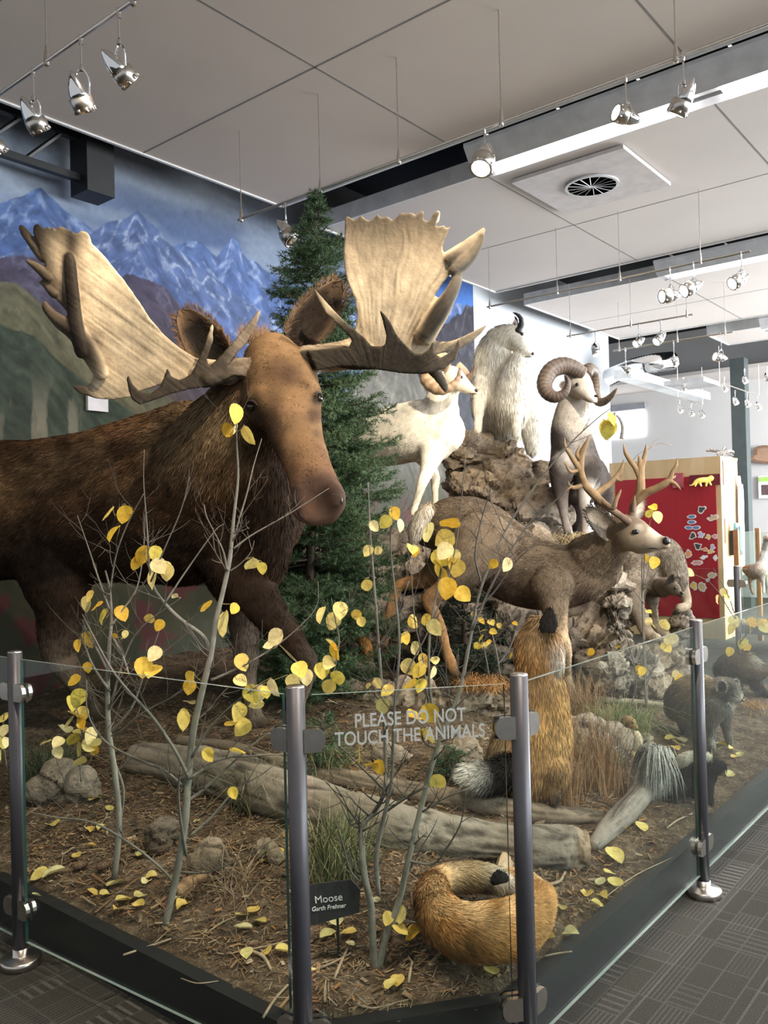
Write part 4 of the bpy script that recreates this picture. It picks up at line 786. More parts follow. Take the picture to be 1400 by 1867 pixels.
def colL(V):
    x, y, w = V.T; n = fbm(V*.035, 3, 3); cream = np.array([.50, .40, .27]); c = cream[None]*(.86+.28*n[:, None]); brow = w < -30+(x-230)*.10
    st = fbm(np.c_[(x*.8+y*.6)*.012, (x*.6-y*.8)*.26, w*.02], 3, 7); c *= (.62+.68*st)[:, None]
    def dark(m, col=(.060, .045, .032)): 
        nonlocal c
        m = m[:, None]; c = c*(1-m)+np.array(col)*(.7+.6*n[:, None])*m
    dark(np.exp(-((x-130)/17)**2)*sst(600, 560, y)*sst(-4, -14, w)); dark(np.clip(1-np.hypot(x-150, (y-635))/62, 0, 1)*1.2*sst(195, 160, x-(y-600)*.5)*sst(560, 580, y)); dark(sst(92, 62, x-(y-410)*.30)*.9); dark(sst(115, 88, x-(y-500)*.5)*sst(480, 520, y)*sst(590, 560, y)*.8)
    tip = np.exp(-((x-476)/20)**2-((y-565)/26)**2)+np.exp(-((x-389)/14)**2-((y-590)/22)**2); dark(sst(-16, -30, w-(x-230)*.02)*.96*(1-np.clip(tip, 0, .85)), (.020, .015, .011)); dark(sst(405, 440, x)*.75, (.17, .13, .095))  # shaded underside of the brow palm painted near black
    cr = sst(.30, .22, st)*sst(-30, -10, w); c = c*(1-.45*cr[:, None]); return np.clip(c, 0, 1), st
ZL = lambda V: 3.93+.10*((468-V[:, 0])/430)**1
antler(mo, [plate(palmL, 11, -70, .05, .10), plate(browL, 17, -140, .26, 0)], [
    [(78, 470, -14, 9), (60, 445, -14, 9), (46, 425, -14, 8), (39, 415, -14, 6)], [(88, 506, -16, 10), (68, 487, -16, 8), (50, 476, -16, 4)], [(98, 535, -14, 9), (84, 520, -14, 6), (73, 514, -14, 3)],
    [(150, 640, -18, 15), (138, 590, -22, 15), (134, 550, -24, 13), (129, 505, -26, 12.5), (127, 478, -26, 11), (125, 467, -26, 8)], [(185, 680, -10, 14), (165, 645, -12, 17), (140, 608, -14, 17), (112, 588, -14, 14), (95, 574, -14, 10), (84, 560, -14, 8), (82, 553, -14, 5)],
    [(470, 673, -8, 24), (440, 672, -8, 20), (400, 676, -10, 20), (360, 684, -8, 18)], [(466, 672, -8, 26), (474, 673, -8, 25)], [(420, 680, -10, 22), (400, 682, -25, 20), (375, 690, -40, 18)]], ZL, colL)
palmR = [(575, 676), (567, 655), (556, 640), (571, 629), (614, 623), (634, 618), (648, 600), (651, 574), (647, 546), (636, 520), (628, 490), (626, 456), (628, 424), (629, 398), (634, 394), (645, 401), (652, 399), (658, 392), (665, 399), (673, 403), (681, 399), (688, 391), (696, 397), (707, 395), (716, 402), (722, 397), (729, 389), (739, 389), (751, 388), (757, 393), (763, 388), (771, 384), (773, 390), (771, 400), (779, 404), (785, 400), (789, 391), (796, 384), (802, 387), (796, 403), (794, 414), (810, 411), (813, 417), (822, 412), (812, 434), (806, 449), (808, 460), (814, 464), (832, 458), (842, 470), (836, 482), (827, 492), (806, 518), (793, 539), (800, 545), (790, 570), (777, 592), (775, 605), (782, 617), (800, 623), (820, 622), (840, 616), (866, 603), (889, 591), (879, 606), (857, 625), (836, 637), (806, 644), (754, 652), (690, 668), (620, 676), (590, 680)]
browR = [(560, 640), (600, 636), (636, 634), (641, 620), (622, 598), (593, 569), (570, 529), (574, 527), (604, 561), (636, 593), (662, 614), (678, 631), (694, 632), (703, 628), (704, 610), (699, 590), (691, 565), (695, 566), (711, 586), (724, 612), (744, 634), (757, 646), (771, 645), (783, 637), (788, 624), (791, 625), (793, 643), (802, 652), (820, 643), (832, 628), (836, 617), (839, 630), (831, 655), (811, 672), (774, 682), (736, 681), (682, 673), (645, 668), (620, 668), (578, 676)]
def colR(V):
    x, y, w = V.T; n = fbm(V*.035, 3, 13); c = np.array([.49, .385, .255])[None]*(.84+.32*n[:, None]); an = np.arctan2(x-690, 720-y)
    st = fbm(np.c_[an*42+fbm(V*.02, 2, 40)*5, np.hypot(x-690, y-720)*.014, w*.02], 3, 7); c *= (.60+.72*st)[:, None]
    def dark(m, col=(.060, .045, .032)):
        nonlocal c
        m = m[:, None]; c = c*(1-m)+np.array(col)*(.7+.6*n[:, None])*m
    dark(sst(-18, -32, w)*.97*(1-.7*np.exp(-((x-600)/26)**2-((y-560)/28)**2)), (.018, .014, .010)); dark(sst(828, 850, x)*.55, (.17, .14, .10)); dark(sst(790, 830, x)*sst(590, 510, y)*sst(470, 485, y)*sst(-2, -10, w)*.8, (.13, .11, .085)); dark(sst(610, 640, y)*sst(760, 820, x)*.8, (.14, .11, .08)); dark(sst(640, 600, x)*sst(-30, -14, w)*.7, (.20, .155, .11))  # right brow palm: underside shade painted near black as well
    cr = sst(.30, .22, st)*sst(-30, -10, w); c = c*(1-.45*cr[:, None]); return np.clip(c, 0, 1), st
ZR = lambda V: 3.93+.05*((V[:, 0]-560)/300)
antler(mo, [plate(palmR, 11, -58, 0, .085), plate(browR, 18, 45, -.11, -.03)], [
    [(822, 472, -15, 16), (848, 452, -15, 13), (868, 434, -16, 9), (881, 420, -17, 5)], [(830, 492, -20, 13), (855, 470, -22, 12), (872, 447, -24, 8), (880, 429, -24, 5)],
    [(775, 610, -12, 20), (800, 570, -16, 19), (822, 535, -20, 13), (834, 505, -22, 10), (835, 486, -24, 6), (833, 475, -24, 4)], [(795, 402, -14, 6), (798, 388, -14, 5)],
    [(562, 658, -10, 25), (590, 650, -10, 21), (630, 645, -12, 20), (665, 645, -14, 18)], [(560, 655, -10, 27), (570, 657, -10, 26)], [(620, 652, -16, 22), (660, 655, -30, 20), (700, 655, -40, 18)], [(788, 672, -42, 12), (802, 690, -46, 9), (811, 706, -50, 7), (812, 712, -50, 4)]], ZR, colR)
# burrs
for cx, cy in ((470, 674), (564, 657)):
    m = MB()
    for i in range(46):
        a = i/46*2*PI; rr = 24+rng.uniform(-2, 4); m.lathe(P(cx+rng.uniform(-4, 4), cy+rr*math.sin(a)*.95, 3.93+.062*math.cos(a)*.9), (rng.normal(), rng.normal(), rng.normal()), [(.002, -.012), (.011, 0), (.002, .012)], 6)
    mk('antler_burr', np.concatenate(m.V), m.F, MT['antler'], mo, True, np.tile((.16, .12, .085), (m.n, 1)))
# ------------------------------------------------------------ WHITE SHEEP
WH, WC = (.80, .72, .58), (.62, .53, .40)
ds = animal('dall_sheep', 'cream white mounted wild sheep with curled amber horns, behind the spruce', 'sheep', [
    ([(806, 788, 6.62, 44, .7), (785, 782, 6.66, 54, .7), (755, 786, 6.72, 56, .72), (715, 795, 6.85, 54, .74), (675, 803, 7.0, 50, .76), (635, 808, 7.15, 49, .76), (598, 815, 7.3, 44, .76), (580, 825, 7.35, 30, .8)], WH, {}),
    ([(828, 693, 6.58, 20), (812, 712, 6.6, 27), (803, 740, 6.62, 33), (798, 770, 6.64, 42, .8)], WH, {}), ([(822, 745, 6.55, 16), (812, 790, 6.56, 26), (800, 815, 6.6, 26)], WH, {}),
    ([(866, 715, 6.42, 6.5), (860, 712, 6.43, 9), (850, 706, 6.46, 12.5), (838, 698, 6.5, 17), (826, 688, 6.54, 20), (816, 682, 6.58, 18)], [(.60, .48, .38), WH, WH, WH, WH, WH], {'fl': .35, 'w': 2}),
    ([(790, 820, 6.56, 26, .8), (780, 855, 6.52, 15), (770, 880, 6.5, 10.5), (764, 900, 6.5, 8), (756, 925, 6.5, 7), (754, 936, 6.5, 8)], [WH, WH, WH, WC, WC, WC], {'fl': .8}),
    ([(775, 830, 6.8, 24, .8), (783, 850, 6.8, 13), (793, 872, 6.8, 10), (793, 895, 6.8, 7), (795, 935, 6.8, 6.5), (797, 962, 6.8, 7.5)], [WH, WH, WC, WC, WC], {'fl': .8}),
    ([(615, 830, 7.25, 34, .8), (610, 880, 7.25, 17), (622, 915, 7.25, 11), (618, 960, 7.25, 8), (620, 990, 7.25, 9)], WC, {'fl': .8}),
    ([(600, 830, 7.5, 34, .8), (590, 880, 7.5, 17), (600, 915, 7.5, 11), (596, 980, 7.5, 9)], WC, {'fl': .8}),
], .016, 4, [(690, 850, 6.7, 60, (.55, .47, .36), .5)], dict(n=22000, len=.028, w=.005, lift=.2, var=.10, clump=.25, tip=1.05))
surfline(ds, 'mouth_line', [(852, 717), (860, 718), (868, 717)], .9, MT['fur_dark']); ball('eye', 841, 688, 6.40, 3, MT['eye'], ds); ball('nose', 868, 712, 6.40, 3.4, MT['nose'], ds)
amb = [(.42, .27, .15), (.50, .33, .19), (.40, .26, .15), (.16, .10, .07)]
horn('horn', [(818, 664, 6.48, 13), (804, 657, 6.46, 15), (787, 664, 6.42, 15), (778, 682, 6.38, 14), (784, 700, 6.34, 13), (802, 710, 6.3, 11), (822, 705, 6.28, 8), (835, 690, 6.28, 5), (838, 671, 6.28, 2)], amb, ds, 8, .07, 14)
horn('horn', [(832, 668, 6.6, 11), (845, 680, 6.62, 10), (852, 690, 6.6, 7), (860, 682, 6.56, 4.5), (866, 665, 6.52, 1.5)], [(.4, .27, .17), (.12, .08, .06)], ds)
ear(ds, P(812, 683, 6.4), P(798, 690, 6.38), .06, (.2, -1, 0), (.72, .62, .48), (.5, .38, .28), .3, .004, hair=120, hl=.012)
# ------------------------------------------------------------ MOUNTAIN GOAT
GW = (.80, .74, .62); GS = (.50, .46, .38)
mg = animal('mountain_goat', 'white shaggy mountain goat with short black horns, topmost on the rock', 'goat', [
    ([(928, 612, 7.05, 22), (913, 622, 7.1, 28), (905, 645, 7.14, 38, .8), (905, 680, 7.18, 42, .8), (912, 720, 7.2, 46, .8), (920, 752, 7.3, 46, .8), (926, 775, 7.5, 42, .8)], GW, {'fl': 1.2}),
    ([(945, 655, 7.0, 16), (935, 690, 7.0, 26), (930, 730, 7.02, 30), (930, 760, 7.1, 30)], GW, {'fl': 1.2}),
    ([(890, 650, 7.3, 24), (885, 690, 7.35, 26), (895, 740, 7.5, 36), (910, 770, 7.7, 40)], GW, {'fl': 1.2}),
    ([(967, 646, 6.94, 6), (960, 640, 6.95, 9), (950, 629, 6.98, 14), (940, 617, 7.02, 17), (930, 607, 7.08, 15)], GW, {'fl': .4, 'w': 2}),
    ([(882, 700, 7.1, 18), (874, 735, 7.05, 13), (872, 765, 7.03, 8.5), (871, 785, 7.03, 8)], [GW, GW, (.6, .52, .42)], {'fl': .6}),
    ([(936, 720, 6.98, 16), (940, 750, 6.96, 12), (941, 775, 6.96, 9), (942, 792, 6.96, 8)], [GW, GW, GW], {'fl': .7}),
    ([(952, 735, 7.3, 18), (962, 760, 7.3, 17), (966, 790, 7.3, 15), (970, 820, 7.3, 12)], [GW, GS, GS], {'fl': .9}),
    ([(905, 760, 7.6, 34), (908, 790, 7.7, 34), (915, 815, 7.75, 28)], GS, {'fl': 1.2}),
], .016, 4, [(903, 765, 7.2, 30, (.36, .32, .26), .6), (960, 775, 7.1, 20, (.50, .46, .38), .6), (870, 720, 7, 25, (.55, .48, .37), .4)], dict(n=26000, len=.055, w=.006, lift=.22, droop=.9, var=.12, clump=.4, tip=1.05))
surfline(mg, 'mouth_line', [(956, 650), (963, 651), (970, 650)], .9, MT['fur_dark']); ball('eye', 952, 609, 6.86, 3.2, MT['eye'], mg); ball('nose', 971, 645, 6.90, 3, MT['nose'], mg)
horn('horn', [(944, 606, 6.98, 6.5), (950, 592, 6.97, 5.5), (949, 580, 6.96, 4), (942, 573, 6.95, 2.6), (935, 570, 6.95, .8)], (.015, .013, .012), mg, 6, .08, 5)
horn('horn', [(936, 604, 7.06, 5), (941, 592, 7.08, 4), (941, 582, 7.08, 2.5), (938, 577, 7.08, .8)], (.015, .013, .012), mg)
ear(mg, P(936, 603, 7.02), P(939, 583, 7.05), .045, (.6, -1, 0), (.45, .40, .33), (.10, .08, .07), .3, .004, hair=80, hl=.012)
# ------------------------------------------------------------ DARK RAM
DR = (.055, .043, .038); LG = (.42, .365, .30); MG_ = (.24, .20, .175)
ss = animal('stone_sheep', 'dark brown ram with pale neck and heavy curled horns, facing the viewer on the rock', 'sheep', [
    ([(1042, 800, 6.16, 38, .8), (1048, 845, 6.25, 46, .8), (1056, 868, 6.45, 49, .8), (1064, 872, 6.7, 48, .8), (1072, 872, 6.95, 44, .8), (1076, 880, 7.1, 36, .8)], DR, {}),
    ([(1050, 718, 6.14, 24), (1044, 745, 6.14, 30), (1040, 780, 6.14, 36, .8), (1041, 805, 6.16, 38, .8)], [LG, LG, LG, (.40, .35, .31)], {'w': 1.3}),
    ([(1084, 730, 5.92, 7), (1079, 726, 5.94, 11), (1071, 718, 5.97, 15), (1062, 708, 6.02, 21), (1054, 697, 6.08, 24), (1050, 688, 6.12, 22)], [(.66, .57, .47), (.66, .57, .47), (.60, .52, .43), LG, LG, LG], {'fl': .3, 'w': 2}),
    ([(1024, 850, 6.1, 25), (1022, 890, 6.08, 17), (1026, 925, 6.06, 10), (1030, 950, 6.05, 7.5), (1034, 968, 6.04, 7.5), (1035, 976, 6.02, 9)], [DR, DR, MG_, (.20, .165, .145), DR], {'fl': .8}),
    ([(1074, 850, 6.1, 25), (1066, 890, 6.08, 16), (1064, 925, 6.06, 10), (1066, 950, 6.05, 7.5), (1067, 970, 6.04, 8), (1068, 979, 6.02, 9)], [DR, DR, MG_, (.30, .25, .22), MG_], {'fl': .8}),
    ([(1092, 880, 7.0, 26), (1100, 920, 7.0, 16), (1095, 950, 7.0, 9), (1096, 985, 7.0, 9)], [DR, DR, MG_, MG_], {'fl': .8}), ([(1042, 890, 7.0, 26), (1048, 925, 7.0, 20), (1052, 950, 7.0, 13), (1056, 985, 7.0, 9)], (.03, .022, .02), {'fl': .8}),
], .015, 4, [(1045, 825, 6.0, 30, (.36, .32, .28), .75), (1075, 900, 6.0, 22, (.52, .47, .41), .8), (1066, 738, 5.95, 12, (.22, .18, .15), .8), (1010, 800, 6.1, 22, DR, .9), (1090, 810, 6.1, 26, DR, .8)], dict(n=24000, len=.022, w=.0045, lift=.2, var=.2, clump=.4, tip=1.15))
ball('eye', 1052, 701, 5.93, 3.4, MT['eye'], ss); ball('nose', 1087, 722, 5.88, 4.5, MT['nose'], ss, (1, 1, .6))
ball('mouth', 1083, 734, 5.895, 3.4, simple('lip_dark', (.2, .15, .12), .6), ss, (1.6, .6, .3))
hc_ = [(.085, .06, .045), (.10, .07, .05), (.09, .062, .045), (.06, .042, .03)]
horn('horn', [(1062, 682, 6.02, 13), (1044, 671, 6.0, 15), (1024, 667, 5.98, 16), (1004, 676, 5.95, 15.5), (993, 696, 5.92, 14.5), (996, 714, 5.88, 13), (1011, 724, 5.84, 11), (1027, 718, 5.82, 8.5), (1035, 704, 5.81, 6), (1035, 692, 5.81, 4), (1029, 684, 5.81, 1.5)], hc_, ss, 10, .03, 30, 16)
horn('horn', [(1068, 684, 6.1, 11), (1073, 674, 6.14, 12), (1082, 680, 6.2, 11), (1086, 700, 6.22, 9.5), (1086, 722, 6.2, 9), (1092, 733, 6.14, 8), (1103, 731, 6.08, 7), (1114, 722, 6.03, 5), (1121, 713, 6.0, 3), (1125, 708, 5.99, 1)], hc_, ss, 10, .03, 26, 14)
ear(ss, P(1032, 700, 6.0), P(1021, 706, 5.98), .06, (.2, -1, 0), (.3, .25, .21), (.10, .07, .06), .3, .004, hair=120, hl=.012)
# ------------------------------------------------------------ MULE DEER
DG, DL, DO = (.175, .128, .085), (.40, .32, .22), (.38, .21, .09)
zd = hit(1045, 1279)
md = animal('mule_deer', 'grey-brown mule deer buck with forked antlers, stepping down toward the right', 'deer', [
    ([(1092, 1035, 4.78, 44, .65), (1060, 1046, 4.8, 54, .65), (1010, 1050, 4.86, 63, .62), (955, 1040, 4.92, 67, .65), (905, 1010, 4.98, 72, .65), (858, 975, 5.02, 70, .62), (818, 962, 5.05, 58, .62), (790, 960, 5.08, 42, .7)], DG, {}),
    ([(1128, 985, 4.66, 33), (1104, 1003, 4.72, 42, .8), (1075, 1022, 4.78, 50, .75)], DG, {}),
    ([(1216, 994, 4.42, 8), (1208, 991, 4.44, 13), (1194, 988, 4.47, 18), (1178, 983, 4.50, 24), (1160, 977, 4.54, 31), (1142, 970, 4.6, 33), (1126, 968, 4.65, 30)], [DL, DL, (.55, .46, .35), DG, DG, DG], {'fl': .35, 'w': 2}),
    ([(1165, 1000, 4.52, 12), (1190, 1000, 4.47, 8)], DL, {'fl': .3, 'w': 1.5}),
    ([(1004, 1070, 4.72, 40, .7), (1014, 1120, 4.72, 22), (1020, 1155, 4.72, 16), (1028, 1186, 4.72, 15), (1032, 1220, zd, 10), (1038, 1250, zd, 9), (1042, 1270, zd, 11), (1046, 1280, zd-.02, 10)], [DG, (.36, .26, .16), (.50, .36, .22), (.48, .34, .21), (.48, .34, .21), (.5, .36, .22), DO], {'fl': .8}),
    ([(1055, 1080, 5.0, 32), (1058, 1105, 5.0, 16), (1038, 1116, 4.95, 9), (1025, 1118, 4.93, 7)], [DG, DG, (.06, .04, .03)], {'fl': .8}),
    ([(880, 990, 4.84, 62, .5), (858, 1025, 4.82, 48, .6), (828, 1058, 4.82, 29, .7), (800, 1080, 4.83, 18), (780, 1092, 4.84, 14), (790, 1115, 4.85, 12), (804, 1145, 4.85, 10), (814, 1185, 4.85, 9), (820, 1203, 4.85, 11), (830, 1228, 4.84, 9)], [DG, DG, DG, DO, DO, DO, DO, DO, DO, (.10, .06, .04)], {'fl': .8}),
    ([(840, 985, 5.2, 55, .5), (810, 1030, 5.2, 34, .7), (775, 1055, 5.2, 18), (745, 1063, 5.2, 13), (727, 1068, 5.2, 11), (716, 1095, 5.2, 10), (706, 1140, 5.2, 9), (700, 1172, 5.2, 9), (697, 1190, 5.2, 9)], [DG, DG, DO, DO, DO, DO, DO, (.10, .06, .04)], {'fl': .8}),
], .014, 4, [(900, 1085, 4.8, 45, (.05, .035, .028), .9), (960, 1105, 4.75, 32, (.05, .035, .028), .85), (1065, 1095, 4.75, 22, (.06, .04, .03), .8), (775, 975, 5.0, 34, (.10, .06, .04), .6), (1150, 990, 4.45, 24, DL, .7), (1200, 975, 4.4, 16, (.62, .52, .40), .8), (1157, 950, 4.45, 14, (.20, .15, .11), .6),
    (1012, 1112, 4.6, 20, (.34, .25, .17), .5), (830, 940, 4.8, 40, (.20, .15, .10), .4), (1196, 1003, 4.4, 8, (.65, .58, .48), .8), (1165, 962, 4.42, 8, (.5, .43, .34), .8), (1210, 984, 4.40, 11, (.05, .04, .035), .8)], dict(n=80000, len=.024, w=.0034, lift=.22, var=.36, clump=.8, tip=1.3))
ball('eye', 1159, 970, 4.375, 6.5, MT['eye'], md, (1.2, .8, .8)); ball('nose', 1214, 987, 4.40, 9, MT['nose'], md, (.8, .9, .9)); surfline(md, 'mouth_line', [(1180, 1000), (1192, 1000), (1203, 1003)], 1.3, MT['nose'])
TW = [(.60, .50, .36)]
animal_tail = animal  # the tail is a part of the deer
def furpart(parent, name, pts, col, nn, ln, w, lift=.25, vox=.01, droop=.3, tip=1.1, mess=.25, spots=(), var=.15):
    global root_V
    r = animal('tmp', 'x', 'x', [(pts, col, {})], vox, 2, spots, dict(n=nn, len=ln, w=w, lift=lift, droop=droop, tip=tip, mess=mess, var=var), body=name)
    ch = r.children[0]; me = ch.data; off = ORG[r.name]-ORG[parent.name]; me.transform(Matrix.Translation(Vector(off))); ch.parent = parent; ORG[ch.name] = ORG[parent.name]; bpy.data.objects.remove(r); return ch
furpart(md, 'tail', [(782, 925, 4.9, 9), (772, 938, 4.85, 12), (763, 955, 4.82, 13), (757, 972, 4.82, 11), (752, 984, 4.82, 5)], [(.62, .52, .38), (.66, .57, .44), (.62, .50, .36)], 3000, .05, .004, droop=.9)
ear(md, P(1118, 978, 4.58), P(1070, 924, 4.62), .115, P(1080, 970, 3.8)-P(1090, 950, 4.5), (.10, .075, .055), (.50, .43, .35), .35, .005, hair=900, hl=.02)
ear(md, P(1160, 940, 4.7), P(1172, 910, 4.75), .08, (.5, -1, 0), (.12, .09, .07), (.5, .43, .35), .35, .005, hair=300, hl=.02)
def tubes_antler(parent, tubes, Z0, name='antler'):
    VV = []; FF = []; n0 = 0; w = 0
    for t in tubes:
        t = np.array([(a, b, z, r*.82) for a, b, z, r in t], float); V, F, _ = tube_data(t[:, :3], t[:, 3], 10, 5, True, 1, None, True); VV.append(V); FF += [[i+n0 for i in f] for f in F]; n0 += len(V)
    V, T, N = remesh(np.concatenate(VV), FF, 1.1, 2); n = fbm(V*.09, 3, 5)[:, None]; base = sst(900, 935, V[:, 1])[:, None]
    C = (np.array([.24, .155, .08])*(1-base)+np.array([.16, .11, .075])*base)*(.7+.6*n); X = Pn(V[:, 0], V[:, 1], Z0+V[:, 2]*Z0/FPX); mk(name, X, T, MT['antler'], parent, True, C)
tubes_antler(md, [[(1144, 950, 0, 9), (1126, 937, 0, 8), (1102, 920, -5, 9), (1083, 902, -10, 10), (1067, 884, -12, 9), (1059, 860, -14, 8), (1059, 838, -16, 8), (1061, 825, -18, 7), (1068, 810, -20, 5), (1074, 797, -20, 2)], [(1059, 838, -16, 7), (1051, 828, -22, 4), (1057, 811, -24, 1.5)],
    [(1059, 860, -14, 7), (1048, 843, -22, 6), (1036, 824, -28, 4.5), (1030, 812, -30, 3.5), (1029, 798, -30, 1.5)], [(1055, 857, -16, 4), (1041, 860, -26, 4), (1034, 852, -30, 3), (1032, 843, -30, 1.5)], [(1034, 850, -30, 3), (1026, 842, -34, 1)],
    [(1062, 885, -12, 6), (1046, 889, -22, 5), (1037, 884, -28, 3.5), (1035, 877, -30, 1.5)], [(1040, 887, -26, 4), (1033, 893, -30, 3), (1026, 900, -32, 1)], [(1083, 902, -10, 8), (1098, 892, 0, 7.5), (1118, 876, 8, 6.5), (1130, 860, 12, 5.5), (1135, 848, 14, 3), (1137, 838, 14, 1.5)], [(1122, 872, 8, 5), (1128, 876, 6, 3), (1135, 877, 4, 1.2)], [(1131, 866, 12, 4), (1134, 858, 16, 3), (1135, 850, 18, 1)],
    [(1092, 908, -6, 7), (1106, 920, -14, 6), (1118, 926, -20, 6), (1123, 912, -24, 5), (1129, 900, -26, 3.5), (1132, 893, -26, 1.5)]], 4.5)
tubes_antler(md, [[(1152, 940, 14, 8), (1154, 925, 14, 9), (1160, 910, 14, 9), (1167, 895, 12, 11), (1168, 872, 12, 9.5), (1168, 856, 14, 9), (1173, 840, 18, 6), (1177, 823, 20, 4.5), (1178, 810, 20, 1.5)], [(1166, 870, 12, 7), (1158, 853, 12, 6), (1149, 840, 12, 6), (1140, 825, 10, 4.5), (1137, 810, 10, 1.5)], [(1167, 856, 14, 6), (1166, 840, 14, 4.5), (1165, 833, 14, 3)],
    [(1158, 918, 12, 7), (1178, 899, 4, 9), (1197, 890, -4, 8.5), (1213, 881, -8, 8), (1222, 872, -10, 6), (1226, 860, -12, 5), (1233, 848, -12, 4), (1234, 835, -12, 1.2)], [(1218, 877, -8, 6), (1229, 881, -12, 4.5), (1236, 887, -14, 3), (1241, 893, -14, 1.3)], [(1222, 872, -8, 4), (1229, 870, -4, 3), (1232, 866, -2, 1)], [(1154, 930, 8, 5), (1156, 915, 0, 4), (1157, 904, -4, 1.5)]], 4.55)
# ------------------------------------------------------------ SITTING FOX
FO, FD, FK = (.34, .185, .07), (.20, .12, .055), (.018, .015, .013)
zs = hit(975, 1440); zo = 3.72
fx = animal('red_fox', 'red fox sitting with its back to the viewer, black ear and white tail tip', 'fox', [
    ([(985, 1150, zo, 27, .9), (976, 1175, zo, 34, .9), (978, 1205, zo, 38, .9), (985, 1240, zo, 41, .9), (988, 1285, zo, 48, .85), (982, 1340, zo, 60, .85), (972, 1395, zo, 66, .85), (968, 1430, zo, 58, .85)], [(.26, .17, .085), FO, FO, (.45, .25, .09), (.45, .26, .10), (.38, .22, .09), (.26, .16, .08)], {}),
    ([(1004, 1158, zo-.05, 14), (1010, 1185, zo-.06, 16), (1008, 1215, zo-.04, 18)], [FO, (.62, .52, .42), (.50, .44, .38)], {}),
    ([(930, 1350, zo-.02, 30), (918, 1385, zo-.04, 30), (925, 1425, zo-.02, 26), (950, 1448, zo-.06, 18)], [(.20, .15, .09), (.10, .075, .05), FK, FK], {}),
    ([(1010, 1400, zo-.1, 26), (1012, 1440, zo-.12, 16), (1010, 1455, zo-.16, 12)], [(.3, .18, .08), FK, FK], {'fl': .6}),
], .013, 3, [(975, 1165, zo-.1, 30, (.22, .15, .08), .6), (990, 1135, zo-.1, 16, (.30, .22, .13), .5)], dict(n=42000, len=.045, w=.0035, lift=.25, droop=.7, var=.38, clump=.8, tip=1.25))
furpart(fx, 'tail', [(930, 1400, zo-.1, 24), (912, 1412, zo-.14, 25), (893, 1418, zo-.16, 24), (878, 1418, zo-.18, 23), (866, 1416, zo-.18, 22), (856, 1413, zo-.18, 15)], [FK, FK, FK, (.30, .28, .25), (.80, .76, .68), (.80, .76, .68)], 9000, .055, .0035, .4, droop=.3, spots=[(858, 1416, 3.5, 22, (.86, .83, .76), 1.)])
ear(fx, P(998, 1154, zo-.09), P(1003, 1107, zo-.07), .075, (.3, 1, 0), FK, FK, .15, .008, hair=250, hl=.006, taper=.8); ear(fx, P(968, 1135, zo+.04), P(969, 1117, zo+.06), .05, (-.3, 1, 0), (.07, .05, .04), (.2, .15, .12), .35, .005, hair=300, hl=.012)
# ------------------------------------------------------------ CURLED FOX
zc = 2.62; C1_, C2_ = (.46, .235, .08), (.64, .42, .21)
cf = animal('red_fox', 'orange red fox curled up asleep on the soil near the middle posts', 'fox', [
    ([(792, 1616, zc+.1, 28, .9), (788, 1645, zc, 34, .9), (812, 1680, zc-.08, 42, .95), (850, 1697, zc-.13, 46, .95), (895, 1698, zc-.14, 48, .95), (938, 1690, zc-.10, 48, .95), (968, 1668, zc-.02, 40, .9), (984, 1640, zc+.08, 30, .9)], C1_, {}),
    ([(790, 1616, zc+.12, 27), (812, 1603, zc+.2, 24), (842, 1600, zc+.24, 25), (875, 1600, zc+.24, 25), (905, 1606, zc+.22, 22), (925, 1618, zc+.18, 18)], [C2_, (.45, .30, .16), (.38, .27, .15), (.45, .34, .2), (.72, .66, .56), (.72, .66, .56)], {'fl': .9}),
    ([(984, 1635, zc+.1, 26), (965, 1615, zc+.2, 22), (940, 1605, zc+.25, 20)], C2_, {}),
], .010, 3, [(850, 1655, zc-.1, 30, (.72, .50, .27), .7), (800, 1645, zc, 26, (.68, .45, .22), .6), (935, 1650, zc-.1, 26, (.70, .48, .25), .6), (780, 1610, zc+.05, 30, C2_, .6), (900, 1735, zc-.2, 34, (.36, .17, .05), .5), (890, 1690, zc-.25, 26, (.62, .38, .17), .5), (930, 1660, zc-.2, 26, (.64, .40, .18), .5), (880, 1617, zc+.15, 14, (.10, .08, .06), .6), (795, 1700, zc-.1, 26, (.40, .19, .06), .5)], dict(n=60000, len=.034, w=.0022, lift=.32, droop=.25, var=.25, clump=.7, tip=1.15))  # darker lower spots paint the shaded bottom, pale ones cream patches and highlights
ear(cf, P(913, 1612, zc+.10), P(906, 1586, zc+.12), .062, (-.2, 1, -.2), (.012, .011, .010), (.02, .015, .015), .2, .006, hair=150, hl=.005, taper=.8)
# ------------------------------------------------------------ SKUNK
zk = hit(1240, 1462); KB = (.010, .010, .011); KW = (.72, .68, .56)
sk = animal('skunk', 'black skunk with white back stripe and long grey plumed tail', 'skunk', [
    ([(1321, 1396, zk-.1, 6), (1311, 1397, zk-.1, 12), (1296, 1398, zk-.08, 19), (1276, 1408, zk-.04, 29), (1250, 1414, zk, 35), (1222, 1416, zk+.05, 34), (1202, 1420, zk+.08, 24)], KB, {}),
    ([(1288, 1425, zk-.08, 13), (1290, 1450, zk-.1, 10), (1294, 1460, zk-.12, 8)], KB, {'fl': .6}), ([(1225, 1430, zk, 17), (1226, 1456, zk-.02, 12)], KB, {'fl': .6}), ([(1268, 1425, zk+.05, 13), (1270, 1455, zk+.05, 10)], KB, {'fl': .6}),
], .010, 3, [], dict(n=22000, len=.035, w=.0030, lift=.25, droop=.5, var=.3, clump=.3, tip=1.4))
furpart(sk, 'white_stripe', [(1293, 1382, zk-.11, 6), (1280, 1378, zk-.12, 8), (1262, 1379, zk-.11, 9), (1248, 1384, zk-.10, 10), (1236, 1391, zk-.08, 9)], KW, 2500, .025, .0035, .3)
V = []; C = []; nb = 1150
